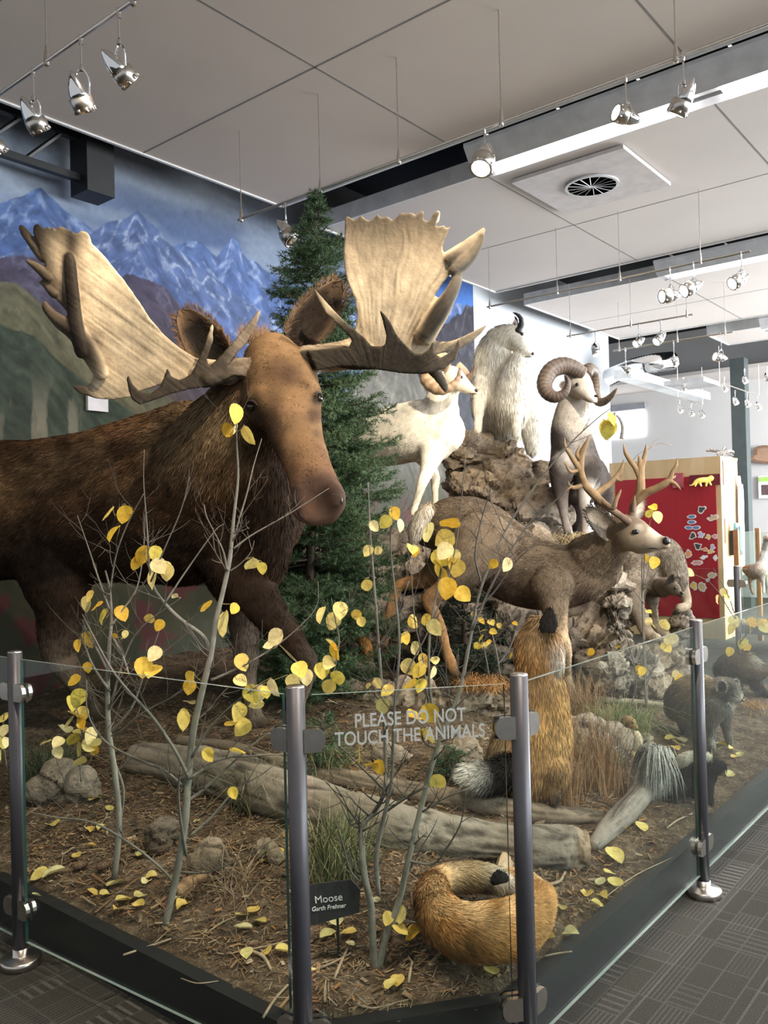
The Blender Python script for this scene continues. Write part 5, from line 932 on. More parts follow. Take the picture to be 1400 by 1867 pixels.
for i in range(nb):   # long drooping hairs of the tail
    b = P(rng.normal(1196, 6), 1362+rng.uniform(-2, 12), zk-.02+rng.normal(0, .03)); a = rng.uniform(-1, .75)*rng.uniform(.2, 1); ln = rng.uniform(.10, .23); wv = 0 if abs(a) < .3 else 1
    dx = a*.115+rng.normal(0, .012); dy = rng.uniform(-.08, .08); p1 = b+np.array([dx*.5, dy*.6, ln*.02]); p2 = b+np.array([dx*.9, dy, -ln*.45]); p3 = b+np.array([dx*1.05+rng.normal(0, .008), dy, -ln]); s_ = np.array([.0012, .0006, 0])
    lum = rng.choice([.06, .30, .62], p=[.28, .34, .38]); c = np.array([1, .97, .86])*lum*rng.uniform(.8, 1.1); V += [b-s_, b+s_, p1+s_, p1-s_, p2+s_, p2-s_, p3, p3]; C += [c*1.1]*8
V = np.array(V).reshape(-1, 8, 3); o = np.arange(nb)[:, None]*8; F = np.concatenate([o+[[0, 1, 2, 3]], o+[[3, 2, 4, 5]], o+[[5, 4, 6, 7]]])
tl = mk('tail', V.reshape(-1, 3)+0*1e-4, F, MT['fur'], sk, True, np.array(C)*.9)
furpart(sk, 'tail_base', [(1204, 1405, zk+.06, 13), (1198, 1385, zk+.02, 13), (1196, 1368, zk-.01, 10)], KB, 1500, .03, .003)
# ------------------------------------------------------------ RACCOON
za = hit(1297, 1364); RG, RT = (.17, .15, .12), (.24, .17, .09)
rc = animal('raccoon', 'grey raccoon with tan back and dark eye mask behind the right pane', 'raccoon', [
    ([(1352, 1277, za-.14, 5), (1345, 1272, za-.12, 9), (1334, 1263, za-.08, 17), (1322, 1256, za-.03, 20), (1308, 1262, za, 25), (1290, 1266, za+.05, 36), (1268, 1272, za+.12, 42), (1250, 1280, za+.2, 38), (1240, 1290, za+.26, 28)], [(.4, .36, .3), RG, RG, RG, RG, RG, RG], {}),
    ([(1305, 1290, za-.02, 26), (1298, 1315, za-.02, 14), (1297, 1335, za, 9), (1296, 1352, za, 8), (1299, 1362, za-.04, 7)], [RG, RG, (.28, .26, .22), (.28, .26, .22), (.3, .28, .24)], {'fl': .6}),
    ([(1318, 1285, za+.06, 20), (1322, 1312, za+.06, 12), (1325, 1332, za+.06, 8), (1329, 1351, za+.04, 7)], [RG, (.16, .14, .12), (.2, .18, .15)], {'fl': .6}),
    ([(1252, 1300, za+.2, 24), (1252, 1325, za+.2, 14), (1256, 1345, za+.18, 9)], (.10, .085, .07), {'fl': .6}),
], .012, 3, [(1290, 1236, za+.05, 34, RT, .85), (1262, 1245, za+.1, 30, RT, .8), (1337, 1262, za-.16, 8, (.02, .018, .016), .95), (1328, 1266, za-.14, 8, (.03, .025, .02), .9), (1344, 1282, za-.15, 7, (.6, .56, .48), .8)], dict(n=26000, len=.04, w=.0035, lift=.25, droop=.6, var=.35, clump=.6, tip=1.25))
ear(rc, P(1315, 1262, za-.1), P(1316, 1240, za-.1), .055, (-.6, -1, 0), (.45, .40, .33), (.02, .018, .016), .35, .005, hair=300, hl=.012); ear(rc, P(1340, 1252, za-.04), P(1343, 1238, za-.04), .045, (.3, -1, 0), (.5, .46, .38), (.05, .04, .035), .35, .005, hair=200, hl=.012)
ball('nose', 1353, 1277, za-.17, 3, MT['nose'], rc); ball('eye', 1338, 1264, za-.20, 2.4, MT['eye'], rc)
# ------------------------------------------------------------ BROWN FURRED ANIMAL BEHIND THE RACCOON
zp = hit(1392, 1268)
pc = animal('furry_mammal', 'brown furred animal with black legs and creamy tail hair, behind the raccoon', 'animal', [
    ([(1325, 1222, zp+.2, 22), (1340, 1215, zp+.1, 28), (1358, 1216, zp, 28), (1372, 1220, zp-.05, 22)], [(.20, .12, .06), (.17, .10, .05), (.13, .075, .04)], {}),
    ([(1368, 1228, zp, 14), (1378, 1248, zp, 11), (1388, 1260, zp, 8), (1395, 1266, zp-.02, 6)], (.012, .011, .010), {'fl': .8}), ([(1335, 1235, zp+.2, 14), (1345, 1255, zp+.15, 9), (1350, 1268, zp+.15, 8)], (.02, .015, .012), {'fl': .8}),
], .014, 3, [(1375, 1200, zp-.1, 14, (.5, .44, .33), .8)], dict(n=9000, len=.05, w=.005, lift=.3, droop=.2, var=.3, tip=1.3))
# ------------------------------------------------------------ GROUND SQUIRREL
zq = hit(1152, 1374)
sq = animal('ground_squirrel', 'small tan squirrel standing upright with a cream belly beside a little sign', 'squirrel', [
    ([(1160, 1326, zq-.08, 4), (1155, 1323, zq-.07, 7), (1146, 1316, zq-.02, 12), (1141, 1326, zq, 13), (1143, 1342, zq, 15), (1150, 1356, zq, 16), (1152, 1364, zq, 13)], [(.40, .27, .14), (.36, .24, .12), (.30, .20, .10), (.26, .17, .09), (.24, .16, .09), (.24, .16, .09)], {}),
    ([(1160, 1340, zq-.06, 8), (1163, 1352, zq-.06, 9), (1158, 1362, zq-.05, 9)], (.66, .56, .40), {}), ([(1152, 1366, zq-.04, 7), (1153, 1375, zq-.06, 5)], (.45, .33, .18), {'fl': .5}),
], .007, 3, [], dict(n=7000, len=.014, w=.0022, lift=.25, var=.25, tip=1.2))
ball('eye', 1153, 1318, zq-.12, 1.8, MT['eye'], sq)
# ------------------------------------------------------------ COUGAR ON THE RIGHT LEDGE
CG, CT, CDK = (.25, .205, .155), (.36, .29, .205), (.05, .04, .03)
cg = animal('cougar', 'grey-tan cougar arching over the right ledge with its head held low', 'cougar', [
    ([(1158, 1045, 5.95, 26), (1168, 1020, 5.95, 32), (1190, 1008, 5.95, 31), (1210, 1012, 5.92, 32), (1224, 1032, 5.88, 27), (1234, 1058, 5.84, 21)], CG, {}),
    ([(1180, 1045, 5.95, 30), (1195, 1062, 5.92, 27), (1205, 1070, 5.88, 20)], CG, {}),
    ([(1232, 1050, 5.9, 20), (1244, 1075, 5.86, 13), (1252, 1095, 5.84, 9), (1250, 1106, 5.8, 9), (1238, 1109, 5.76, 9)], [CG, CT, CT, CT, CT], {'fl': .6}),
    ([(1158, 1060, 5.9, 26), (1157, 1095, 5.86, 18), (1166, 1125, 5.84, 13), (1178, 1150, 5.8, 12), (1188, 1160, 5.76, 11), (1198, 1162, 5.72, 8)], [CG, CG, CT, CT, (.56, .46, .35)], {'fl': .6}),
    ([(1188, 1078, 6.0, 18), (1190, 1105, 5.98, 10), (1194, 1135, 5.95, 8.5), (1204, 1152, 5.9, 8.5), (1216, 1157, 5.86, 7)], [CG, CT, CT, (.56, .46, .35)], {'fl': .6}),
    ([(1242, 1083, 5.58, 5), (1236, 1080, 5.6, 9), (1228, 1074, 5.64, 13), (1218, 1070, 5.7, 16), (1208, 1070, 5.8, 18)], [(.16, .12, .09), (.15, .115, .085), (.11, .085, .065), (.13, .10, .075), CG], {'fl': .4, 'w': 1.8}),
], .013, 3, [(1196, 1090, 5.85, 18, (.10, .08, .06), .75), (1236, 1085, 5.55, 6, CDK, .8), (1232, 1073, 5.55, 6, CDK, .7), (1230, 1092, 5.6, 6, (.40, .33, .25), .6), (1155, 1130, 5.8, 12, (.12, .09, .07), .6), (1180, 1010, 5.8, 12, (.22, .18, .14), .6), (1200, 1035, 5.75, 10, (.22, .18, .14), .6), (1175, 1045, 5.75, 10, (.22, .18, .14), .5)], dict(n=22000, len=.03, w=.004, lift=.25, droop=.4, var=.28, clump=.8, tip=1.15))
ear(cg, P(1221, 1065, 5.62), P(1226, 1048, 5.62), .06, (.5, -1, 0), CDK, (.03, .025, .02), .35, .005, hair=200, hl=.012); ear(cg, P(1232, 1062, 5.72), P(1239, 1053, 5.72), .045, (.5, -1, 0), CDK, (.2, .16, .12), .35, .005, hair=200, hl=.01)
ball('nose', 1243, 1081, 5.56, 3, MT['nose'], cg); ball('eye', 1231, 1072, 5.53, 2.4, MT['eye'], cg)
# ------------------------------------------------------------ MARTEN IN THE SPRUCE
mt = animal('pine_marten', 'small brown furred animal with orange ears half hidden behind the spruce boughs', 'marten', [
    ([(578, 1090, 5.0, 8), (582, 1082, 5.02, 13), (586, 1078, 5.06, 15), (592, 1095, 5.1, 19), (598, 1120, 5.12, 25), (612, 1142, 5.14, 25), (634, 1156, 5.15, 15), (652, 1160, 5.15, 10), (664, 1172, 5.12, 11), (670, 1188, 5.1, 10)], [(.10, .07, .05), (.09, .06, .04), (.08, .055, .04), (.07, .05, .035), (.07, .045, .035), (.08, .055, .04), (.15, .10, .05), (.38, .19, .06), (.40, .20, .07)], {}),
    ([(590, 1140, 5.1, 12), (588, 1168, 5.1, 8), (586, 1190, 5.1, 7)], (.06, .04, .03), {'fl': .5}), ([(622, 1150, 5.1, 10), (624, 1172, 5.1, 7), (624, 1190, 5.1, 7)], (.06, .04, .03), {'fl': .5}),
], .010, 3, [], dict(n=12000, len=.03, w=.0032, lift=.25, var=.3, tip=1.2))
for ex in (573, 595): ear(mt, P(ex, 1078, 5.02), P(ex+(ex-584)*.15, 1058, 5.02), .038, (0, 1, 0), (.26, .15, .06), (.2, .12, .06), .35, .005, hair=60, hl=.006)
# toy lion on the red board and the fawn-like mount in the case
zt = wallpt(1285, 875, R0-.10)[1]; YL = (.78, .55, .10)
tl_ = animal('toy_lion', 'small yellow toy lion striding at the top of the red board', 'toy', [
    ([(1296, 872, zt, 5.5), (1290, 874, zt, 4.5), (1282, 875, zt, 5), (1274, 876, zt, 4.5), (1268, 878, zt, 3), (1262, 884, zt, 1.4), (1257, 885, zt, 1.1)], YL, {}), ([(1270, 878, zt, 3), (1267, 886, zt, 1.8)], YL, {}), ([(1274, 878, zt, 3), (1278, 886, zt, 1.8)], YL, {}), ([(1288, 877, zt, 2.8), (1287, 886, zt, 1.8)], YL, {}), ([(1291, 876, zt, 2.8), (1296, 884, zt, 1.8)], YL, {})], .006, 1, mat=simple('toy_yellow', (.72, .50, .10), .3))
zt = 8.9
animal('mounted_fawn', 'tan and white mounted animal standing inside the wood-framed glass case', 'animal', [
    ([(1392, 1030, zt, 13), (1384, 1040, zt, 14), (1374, 1042, zt+.1, 14), (1362, 1038, zt+.2, 9)], [(.8, .76, .7), (.5, .3, .18), (.42, .24, .13)], {}), ([(1398, 985, zt-.1, 6), (1396, 1000, zt, 8), (1393, 1020, zt, 9)], (.75, .7, .64), {}), ([(1408, 985, zt-.2, 4), (1398, 980, zt-.1, 7)], (.6, .5, .4), {}),
    ([(1388, 1045, zt, 7), (1391, 1065, zt, 3.5), (1392, 1081, zt, 3)], (.7, .65, .6), {}), ([(1370, 1045, zt+.1, 7), (1368, 1065, zt+.1, 3.5), (1372, 1081, zt+.1, 3)], (.45, .3, .2), {}), ([(1396, 1045, zt+.1, 6), (1400, 1080, zt+.1, 3)], (.7, .65, .6), {})], .018, 2, fur=dict(n=3000, len=.03, w=.006))
# ================================================================ ROCKS, LOGS, PLANTS, SIGNS
def rockmat(name, a=(.20, .17, .14), b=(.42, .36, .29)):
    m = NT(name, .9, 0, .2); at = m.n('ShaderNodeAttribute'); at.attribute_name = 'col'; f = m.noise(7, detail=8, rough=.65)
    c = m.mix(1., at.outputs['Color'], m.ramp(f, [(.3, (.62, .60, .58)), (.5, (1, .98, .94)), (.7, (1.35, 1.28, 1.18))]), 'MULTIPLY')
    g = m.noise(45, detail=6, rough=.7); m.color(m.mix(.6, c, m.mix(1., c, m.ramp(g, [(.35, (.55, .55, .55)), (.65, (1.3, 1.3, 1.3))]), 'MULTIPLY'))); m.bump(g, .8, .02); return m.m
MT['rock'] = rockmat('artificial_rock')
def rock(name, label, cat, blobs, vox=.028, amp=.16, sc=2.6, col=(.30, .255, .205), s=0, kind=None, dark=.3):
    VV = []; FF = []; n0 = 0
    for b in blobs:
        pts = b if isinstance(b, list) else [b, (b[0]+3, b[1]+1, b[2], b[3])]
        A = np.array([list(P(x, y, z))+[r*z/FPX] for x, y, z, r in pts]); V, F, _ = tube_data(A[:, :3], A[:, 3], 14, 4, True, .85, None, True); VV.append(V); FF += [[i+n0 for i in f] for f in F]; n0 += len(V)
    V, T, N = remesh(np.concatenate(VV), FF, vox, 3)
    q = V+(np.stack([fbm(V*2.3, 3, s+i) for i in (1, 2, 3)], 1)-.5)*.35; q = q*np.array([1, 1, 1.5])
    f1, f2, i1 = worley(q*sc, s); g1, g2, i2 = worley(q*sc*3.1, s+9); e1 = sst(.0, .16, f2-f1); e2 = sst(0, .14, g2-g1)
    d = (i1-.5)*amp+(e1-1)*amp*.42+(i2-.5)*amp*.32+(e2-1)*amp*.16+(fbm(V*6, 4, s+3, True)-.5)*amp*.35+(fbm(V*26, 3, s+5)-.5)*amp*.13
    V = V+N*d[:, None]; h = np.array(col)*(1-.25)+np.array([.03, .035, .05])
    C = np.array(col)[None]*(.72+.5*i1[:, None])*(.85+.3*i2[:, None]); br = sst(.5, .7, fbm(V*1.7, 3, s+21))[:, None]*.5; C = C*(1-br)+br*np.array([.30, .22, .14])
    C = C*(.62+.38*(e1*.6+e2*.4))[:, None]  # occlusion-like shade painted along the carved cracks
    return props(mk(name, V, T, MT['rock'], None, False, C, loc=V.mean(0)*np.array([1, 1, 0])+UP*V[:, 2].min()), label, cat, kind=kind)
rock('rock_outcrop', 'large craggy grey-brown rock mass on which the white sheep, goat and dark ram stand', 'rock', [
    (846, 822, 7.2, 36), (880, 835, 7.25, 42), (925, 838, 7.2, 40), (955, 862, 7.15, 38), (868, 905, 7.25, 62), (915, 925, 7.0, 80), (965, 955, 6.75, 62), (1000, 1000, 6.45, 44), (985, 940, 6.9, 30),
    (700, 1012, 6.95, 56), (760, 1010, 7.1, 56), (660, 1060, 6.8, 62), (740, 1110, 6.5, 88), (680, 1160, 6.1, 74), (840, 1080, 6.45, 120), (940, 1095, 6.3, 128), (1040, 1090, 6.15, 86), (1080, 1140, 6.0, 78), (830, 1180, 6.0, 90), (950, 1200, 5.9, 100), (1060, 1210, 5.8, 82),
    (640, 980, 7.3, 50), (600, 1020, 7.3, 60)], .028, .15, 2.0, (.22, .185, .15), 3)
rock('rock_ledge', 'low grey rock step under the dark ram hooves, topped with straw', 'rock', [(1030, 1012, 6.1, 27), (1056, 1014, 6.08, 28), (1085, 1018, 6.1, 26), (1060, 1050, 6.1, 44)], .022, .07, 4, (.36, .33, .30), 13)
rock('rock_pinnacle', 'upright fissured rock pinnacle right of the deer chest', 'rock', [(1127, 1075, 5.85, 20), (1122, 1110, 5.75, 24), (1128, 1150, 5.65, 25), (1130, 1190, 5.5, 30), (1118, 1235, 5.35, 40), (1160, 1220, 5.6, 34)], .02, .10, 4.5, (.34, .30, .25), 23)
rock('rock_ledge', 'rough ledge carrying the cougar paws', 'rock', [(1172, 1192, 5.78, 25), (1205, 1190, 5.78, 24), (1225, 1192, 5.85, 20), (1190, 1215, 5.7, 32), (1150, 1120, 6.2, 26), (1180, 1240, 5.6, 34), (1230, 1225, 5.7, 30)], .02, .08, 4.5, (.32, .28, .235), 33)
rock('boulder', 'grey spotted boulder under the cougar far forepaw', 'rock', [(1240, 1130, 5.85, 20), (1246, 1143, 5.85, 20), (1228, 1140, 5.9, 16), (1240, 1160, 5.9, 24), (1238, 1190, 5.9, 26)], .016, .06, 6, (.30, .27, .24), 43)
rock('rock_slab', 'broad tan rock slab behind the glass lettering, under the deer hind hoof', 'rock', [[(600, 1262, 5.15, 34), (680, 1272, 5.05, 34), (760, 1280, 4.98, 36), (840, 1284, 4.95, 40), (915, 1292, 4.95, 38)], (620, 1232, 5.4, 34), (655, 1218, 5.5, 30), (590, 1215, 5.6, 30), [(640, 1300, 5.1, 40), (780, 1310, 5.05, 44), (920, 1315, 5.0, 42)]], .02, .085, 3.4, (.34, .275, .21), 53)
for i, (bl, lb) in enumerate([([(700, 1372, 4.62, 26), (722, 1378, 4.6, 22)], 'small rock below the tan slab behind the middle pane'), ([(845, 1372, 4.55, 30), (822, 1382, 4.55, 26)], 'broken rock left of the sitting fox hip'), ([(1075, 1345, 4.5, 44), (1115, 1350, 4.5, 36), (1048, 1340, 4.6, 34)], 'smooth slanting boulder behind the dry grass'),
    ([(110, 1425, 3.95, 40), (150, 1432, 3.9, 34), (75, 1440, 3.95, 30)], 'flat pale rock on the left behind the leftmost post'), ([(288, 1535, 3.2, 30), (300, 1520, 3.25, 26)], 'dark rough stone behind the main left sapling stem'), ([(385, 1560, 3.15, 34), (362, 1572, 3.1, 28)], 'grey rounded stone right of the main left sapling'),
    ([(480, 1545, 3.25, 26), (500, 1560, 3.2, 20)], 'low stone left of the middle post'), ([(1176, 1352, 4.7, 16), (1184, 1365, 4.65, 12)], 'pale pointed stone behind the squirrel')]):
    bl2 = [(x, y, hit(x, min(1860, y+r))+r*z/FPX*.6, r) for x, y, z, r in bl]; rock('boulder', lb, 'rock', bl2, .013, .028, 4.5, (.34, .29, .235) if i != 4 else (.12, .10, .085), 63+i)
# ---- logs
MT['bark'] = vcmat('weathered_log', .9, .18, 16, .12, .8, 60, 0, (1, 1, 1))
def log(label, pts, col, s=0, knots=4, name='log', rough=.20):
    pp = []
    for x, y, r in pts: z = hit(x, y+r*.8); pp.append((x, y, z+.5*r*z/FPX, r, 1.0))
    A = stations(pp, ncol(col, len(pp)), 30); V, F, C = tube_data(A[:, :3], A[:, 3], 72, 1, True, A[:, 4], A[:, 5:8], False)
    ax = A[-1, :3]-A[0, :3]; ax /= np.linalg.norm(ax); al = V @ ax; q = V*1.0; st = fbm(np.c_[al*.9, (V-np.outer(al, ax))@np.array([42, 0, 0.]), (V-np.outer(al, ax))@np.array([0, 0, 42.])], 4, s, True)
    e_ = sst(al.max()-.16, al.max(), al); rr = np.repeat(A[:, 3], 72); cen = np.repeat(A[:, :3], 72, 0); dirn = (V-cen); V = V+dirn*((st-.6)*rough+(fbm(V*5, 3, s+3)-.5)*.35+(fbm(V*22, 3, s+9)-.5)*e_*.8)[:, None]
    C = C*(.42+.95*sst(.38, .75, st))[:, None]*(.8+.4*fbm(V*4, 3, s+6)[:, None])
    o = mk(name, V, F, MT['bark'], None, True, C, loc=A[0, :3]); return props(o, label, 'log')
GL = (.17, .145, .115)
log('big weathered grey log lying across the display behind the middle post', [(246, 1384, 28), (330, 1396, 35), (430, 1420, 41), (510, 1448, 45), (600, 1478, 45), (700, 1503, 43), (800, 1522, 40), (900, 1538, 37), (980, 1546, 38), (1035, 1548, 40), (1066, 1552, 36)], [(.16, .13, .10), GL, GL, GL, GL, GL, (.16, .14, .115), (.27, .20, .13)], 1)
log('long thin log lying behind the big grey log', [(325, 1350, 9), (430, 1366, 12), (560, 1408, 16), (700, 1432, 17), (800, 1452, 18), (900, 1470, 18), (1000, 1484, 17), (1098, 1489, 12)], [(.15, .12, .09), (.17, .135, .10), (.20, .155, .115)], 5)
log('short grey log slanting up toward the skunk tail', [(1080, 1546, 11), (1108, 1512, 18), (1145, 1476, 20), (1178, 1434, 20), (1196, 1402, 15)], (.19, .165, .14), 9)
log('pale thin pole lying far back between squirrel and raccoon', [(1080, 1274, 5), (1140, 1279, 6), (1200, 1284, 7), (1240, 1288, 7)], (.36, .31, .23), 12, name='fallen_pole')
log('short cut branch end on the soil by the main left sapling', [(322, 1628, 14), (336, 1618, 14), (352, 1606, 12), (372, 1596, 9)], (.25, .16, .09), 15, name='cut_branch')
log('rotten bark stump standing behind the curled fox', [(912, 1592, 13), (918, 1574, 14), (926, 1560, 12)], (.36, .27, .18), 17, name='bark_stump', rough=.8)
# ---- needles trees
def conifer(label, base, top, prof, seed, whorls, per, dens=330, nl=.024, nw=.0030, col=((.018, .048, .020), (.075, .14, .062)), gap=None, name='spruce_tree', trunk=.035, cat='tree'):
    rg = np.random.default_rng(seed); base = np.array(base); top = np.array(top); H = np.linalg.norm(top-base); t = thing(name, label, cat, base)
    tb = MB(); tb.tube([base-UP*.05, base*.6+top*.4, top], [trunk, trunk*.6, .004], 10); tb.build('trunk', simple('spruce_bark', (.085, .06, .042), .9, 0, .3, 20, .5), t, True)
    segs = []; br = MB()
    for w in range(whorls):
        f = (w+rg.uniform(.1, .9))/whorls; f = f**.92; pc = base*(1-f)+top*f; R_ = np.interp(f, [p[0] for p in prof], [p[1] for p in prof])
        for k in range(per):
            a = rg.uniform(0, 2*PI); ln = R_*rg.uniform(.5, 1.25)*(1+(.0 if gap is None else gap(a, f))); 
            if ln < .02: continue
            u = np.array([math.cos(a), math.sin(a), 0]); dr = rg.uniform(-.30, -.02)+f*.45; p0 = pc; pts = [p0, p0+u*ln*.4+UP*ln*dr*.6, p0+u*ln*.75+UP*ln*(dr*.8), p0+u*ln+UP*ln*(dr*.8+.12)]
            br.tube(pts, [.007, .005, .004, .002], 5, sub=2); C_ = crom(np.array(pts), 4); L0 = list(zip(C_[:-1], C_[1:])); segs += [(a_, b_, 1.) for a_, b_ in L0[2:]]
            nb = max(2, int(ln/.042)); v = np.cross(UP, u)
            for j in range(nb):
                q = .22+.78*(j+.5)/nb; x = C_[min(len(C_)-1, int(q*(len(C_)-1)))]
                for s in (-1, 1):
                    tl = ln*(.42*(1.08-q))*rg.uniform(.6, 1.2)+.035; d = u*rg.uniform(.5, .8)+v*s*rg.uniform(.5, .9)+UP*rg.uniform(-.5, .4); d /= np.linalg.norm(d); e = x+d*tl+UP*tl*.08; segs.append((x, e, .95))
                    if tl > .09:
                        for s2 in (-1, 1): g = x+(e-x)*.5; d2 = d*.6+np.cross(d, UP)*s2*.7+UP*.1; segs.append((g, g+d2*tl*.45, .9))
    br.build('branches', simple('spruce_twig', (.09, .065, .04), .9, 0, .3, 30), t, True)
    A = np.array([s[0] for s in segs]); B = np.array([s[1] for s in segs]); Ls = np.linalg.norm(B-A, axis=1); cnt = np.maximum(3, (Ls*dens).astype(int)); idx = np.repeat(np.arange(len(A)), cnt); n = len(idx)
    s = rg.random(n); D = ((B-A)/Ls[:, None])[idx]; X = A[idx]+(B-A)[idx]*s[:, None]; r1 = rg.normal(size=(n, 3)); r1 -= D*(r1*D).sum(1)[:, None]; r1 /= np.linalg.norm(r1, axis=1)[:, None]
    dr = r1*.75+D*.65+UP*.12; dr /= np.linalg.norm(dr, axis=1)[:, None]; sd = np.cross(dr, rg.normal(size=(n, 3))); sd /= np.linalg.norm(sd, axis=1)[:, None]; ln = nl*rg.uniform(.7, 1.2, n)
    V = np.stack([X-sd*nw/2, X+sd*nw/2, X+dr*ln[:, None]], 1).reshape(-1, 3); tint = (rg.random(len(A))[idx]*.6+rg.random(n)*.4)[:, None]; C = np.array(col[0])*(1-tint)+np.array(col[1])*tint
    mk('needles', V, np.arange(len(V)).reshape(-1, 3), MT['leafy'], t, False, np.repeat(C, 3, 0)); return t
MT['leafy'] = vcmat('needle_green', .6, .15, 6, .3)
Zt = 5.15; b_ = P(560, 1290, Zt); tp = P(577, 352, Zt+.1); px2m = Zt/FPX
conifer('tall dark green spruce standing between the moose and the white sheep', b_, tp, [(0, .36), (.12, .50), (.3, .56), (.45, .50), (.6, .38), (.75, .28), (.86, .22), (.93, .10), (1, .02)], 4, 60, 10, 330, nw=.0038, nl=.027, col=((.022, .055, .024), (.13, .20, .09)), gap=lambda a, f: -.15 if math.cos(a) < -.3 and f < .5 else 0)
zb2 = 5.35; conifer('low dark spruce behind the deer hind legs', P(850, 1235, zb2), P(842, 1050, zb2), [(0, .30), (.5, .28), (1, .04)], 9, 18, 6, 260, col=((.008, .02, .01), (.03, .055, .028)), name='small_spruce')
conifer('small green spruce shoot left of the tan slab', P(575, 1420, hit(575, 1420)), P(590, 1300, hit(575, 1420)), [(0, .14), (.6, .12), (1, .02)], 12, 9, 5, 260, name='small_spruce')
conifer('tiny spruce shoot under the tan slab right of the lettering', P(825, 1425, hit(825, 1425)), P(815, 1368, hit(825, 1425)), [(0, .10), (.6, .09), (1, .02)], 15, 7, 5, 260, name='small_spruce')
# ---- leaves and saplings
def leaf_geo(c, size, rg, face=None, flat=False, curl=.2):
    n = 14; o = []
    for i in range(n):
        a = 2*PI*i/n; r = .5*(1+.10*math.cos(3*a)*0+.42*max(0, math.cos(a))**10-.10*max(0, -math.cos(a))**6); o.append((r*math.cos(a)*1.0, r*math.sin(a)*.98))
    o = np.array(o)*size
    if flat: nz = np.array([rg.normal(0, .22), rg.normal(0, .22), 1.])
    else:
        tc = CAM-c; tc /= np.linalg.norm(tc); nz = tc*rg.uniform(.5, 1)+rg.normal(0, .45, 3)
        if rg.random() < .13: nz = tc*.15+rg.normal(0, .8, 3)
    nz /= np.linalg.norm(nz); dn = np.array([rg.normal(0, .6), rg.normal(0, .6), -1.]) if not flat else rg.normal(size=3); u = dn-nz*np.dot(dn, nz); u /= np.linalg.norm(u); v = np.cross(nz, u)
    f = curl*rg.uniform(.2, 1.4); V = [c]+[c+u*a+v*b+nz*(abs(b)*f*1.4+(a/size)**2*size*f*.6*rg.choice([-1, 1])) for a, b in o]
    inner = [c+(u*a+v*b)*.5+nz*(abs(b)*.5*f*1.2) for a, b in o]; V = [c]+inner+V[1:]
    F = [(0, 1+i, 1+(i+1) % n) for i in range(n)]+[(1+i, 1+n+i, 1+n+(i+1) % n, 1+(i+1) % n) for i in range(n)]
    return V, F, c-u*size*.5
YL1 = [(.80, .56, .09), (.82, .62, .16), (.78, .66, .26), (.74, .46, .05), (.80, .68, .36), (.72, .60, .12)]
def leafmat():
    m = NT('aspen_leaf', .55, 0, .3); a = m.n('ShaderNodeAttribute'); a.attribute_name = 'col'; f = m.noise(70, detail=4)
    c = m.mix(1., a.outputs['Color'], m.ramp(f, [(.35, (.86, .80, .7)), (.6, (1.06, 1.05, 1.0))]), 'MULTIPLY'); m.color(c); tr = m.n('ShaderNodeBsdfTranslucent'); m.l(c, tr.inputs[0]); mx = m.n('ShaderNodeMixShader'); mx.inputs[0].default_value = .25
    out = [n for n in m.t.nodes if n.type == 'OUTPUT_MATERIAL'][0]; m.l(m.b.outputs[0], mx.inputs[1]); m.l(tr.outputs[0], mx.inputs[2]); m.l(mx.outputs[0], out.inputs[0]); return m.m
MT['leaf'] = leafmat(); MT['aspen'] = vcmat('aspen_bark', .75, .22, 22, .3, .35, 60)
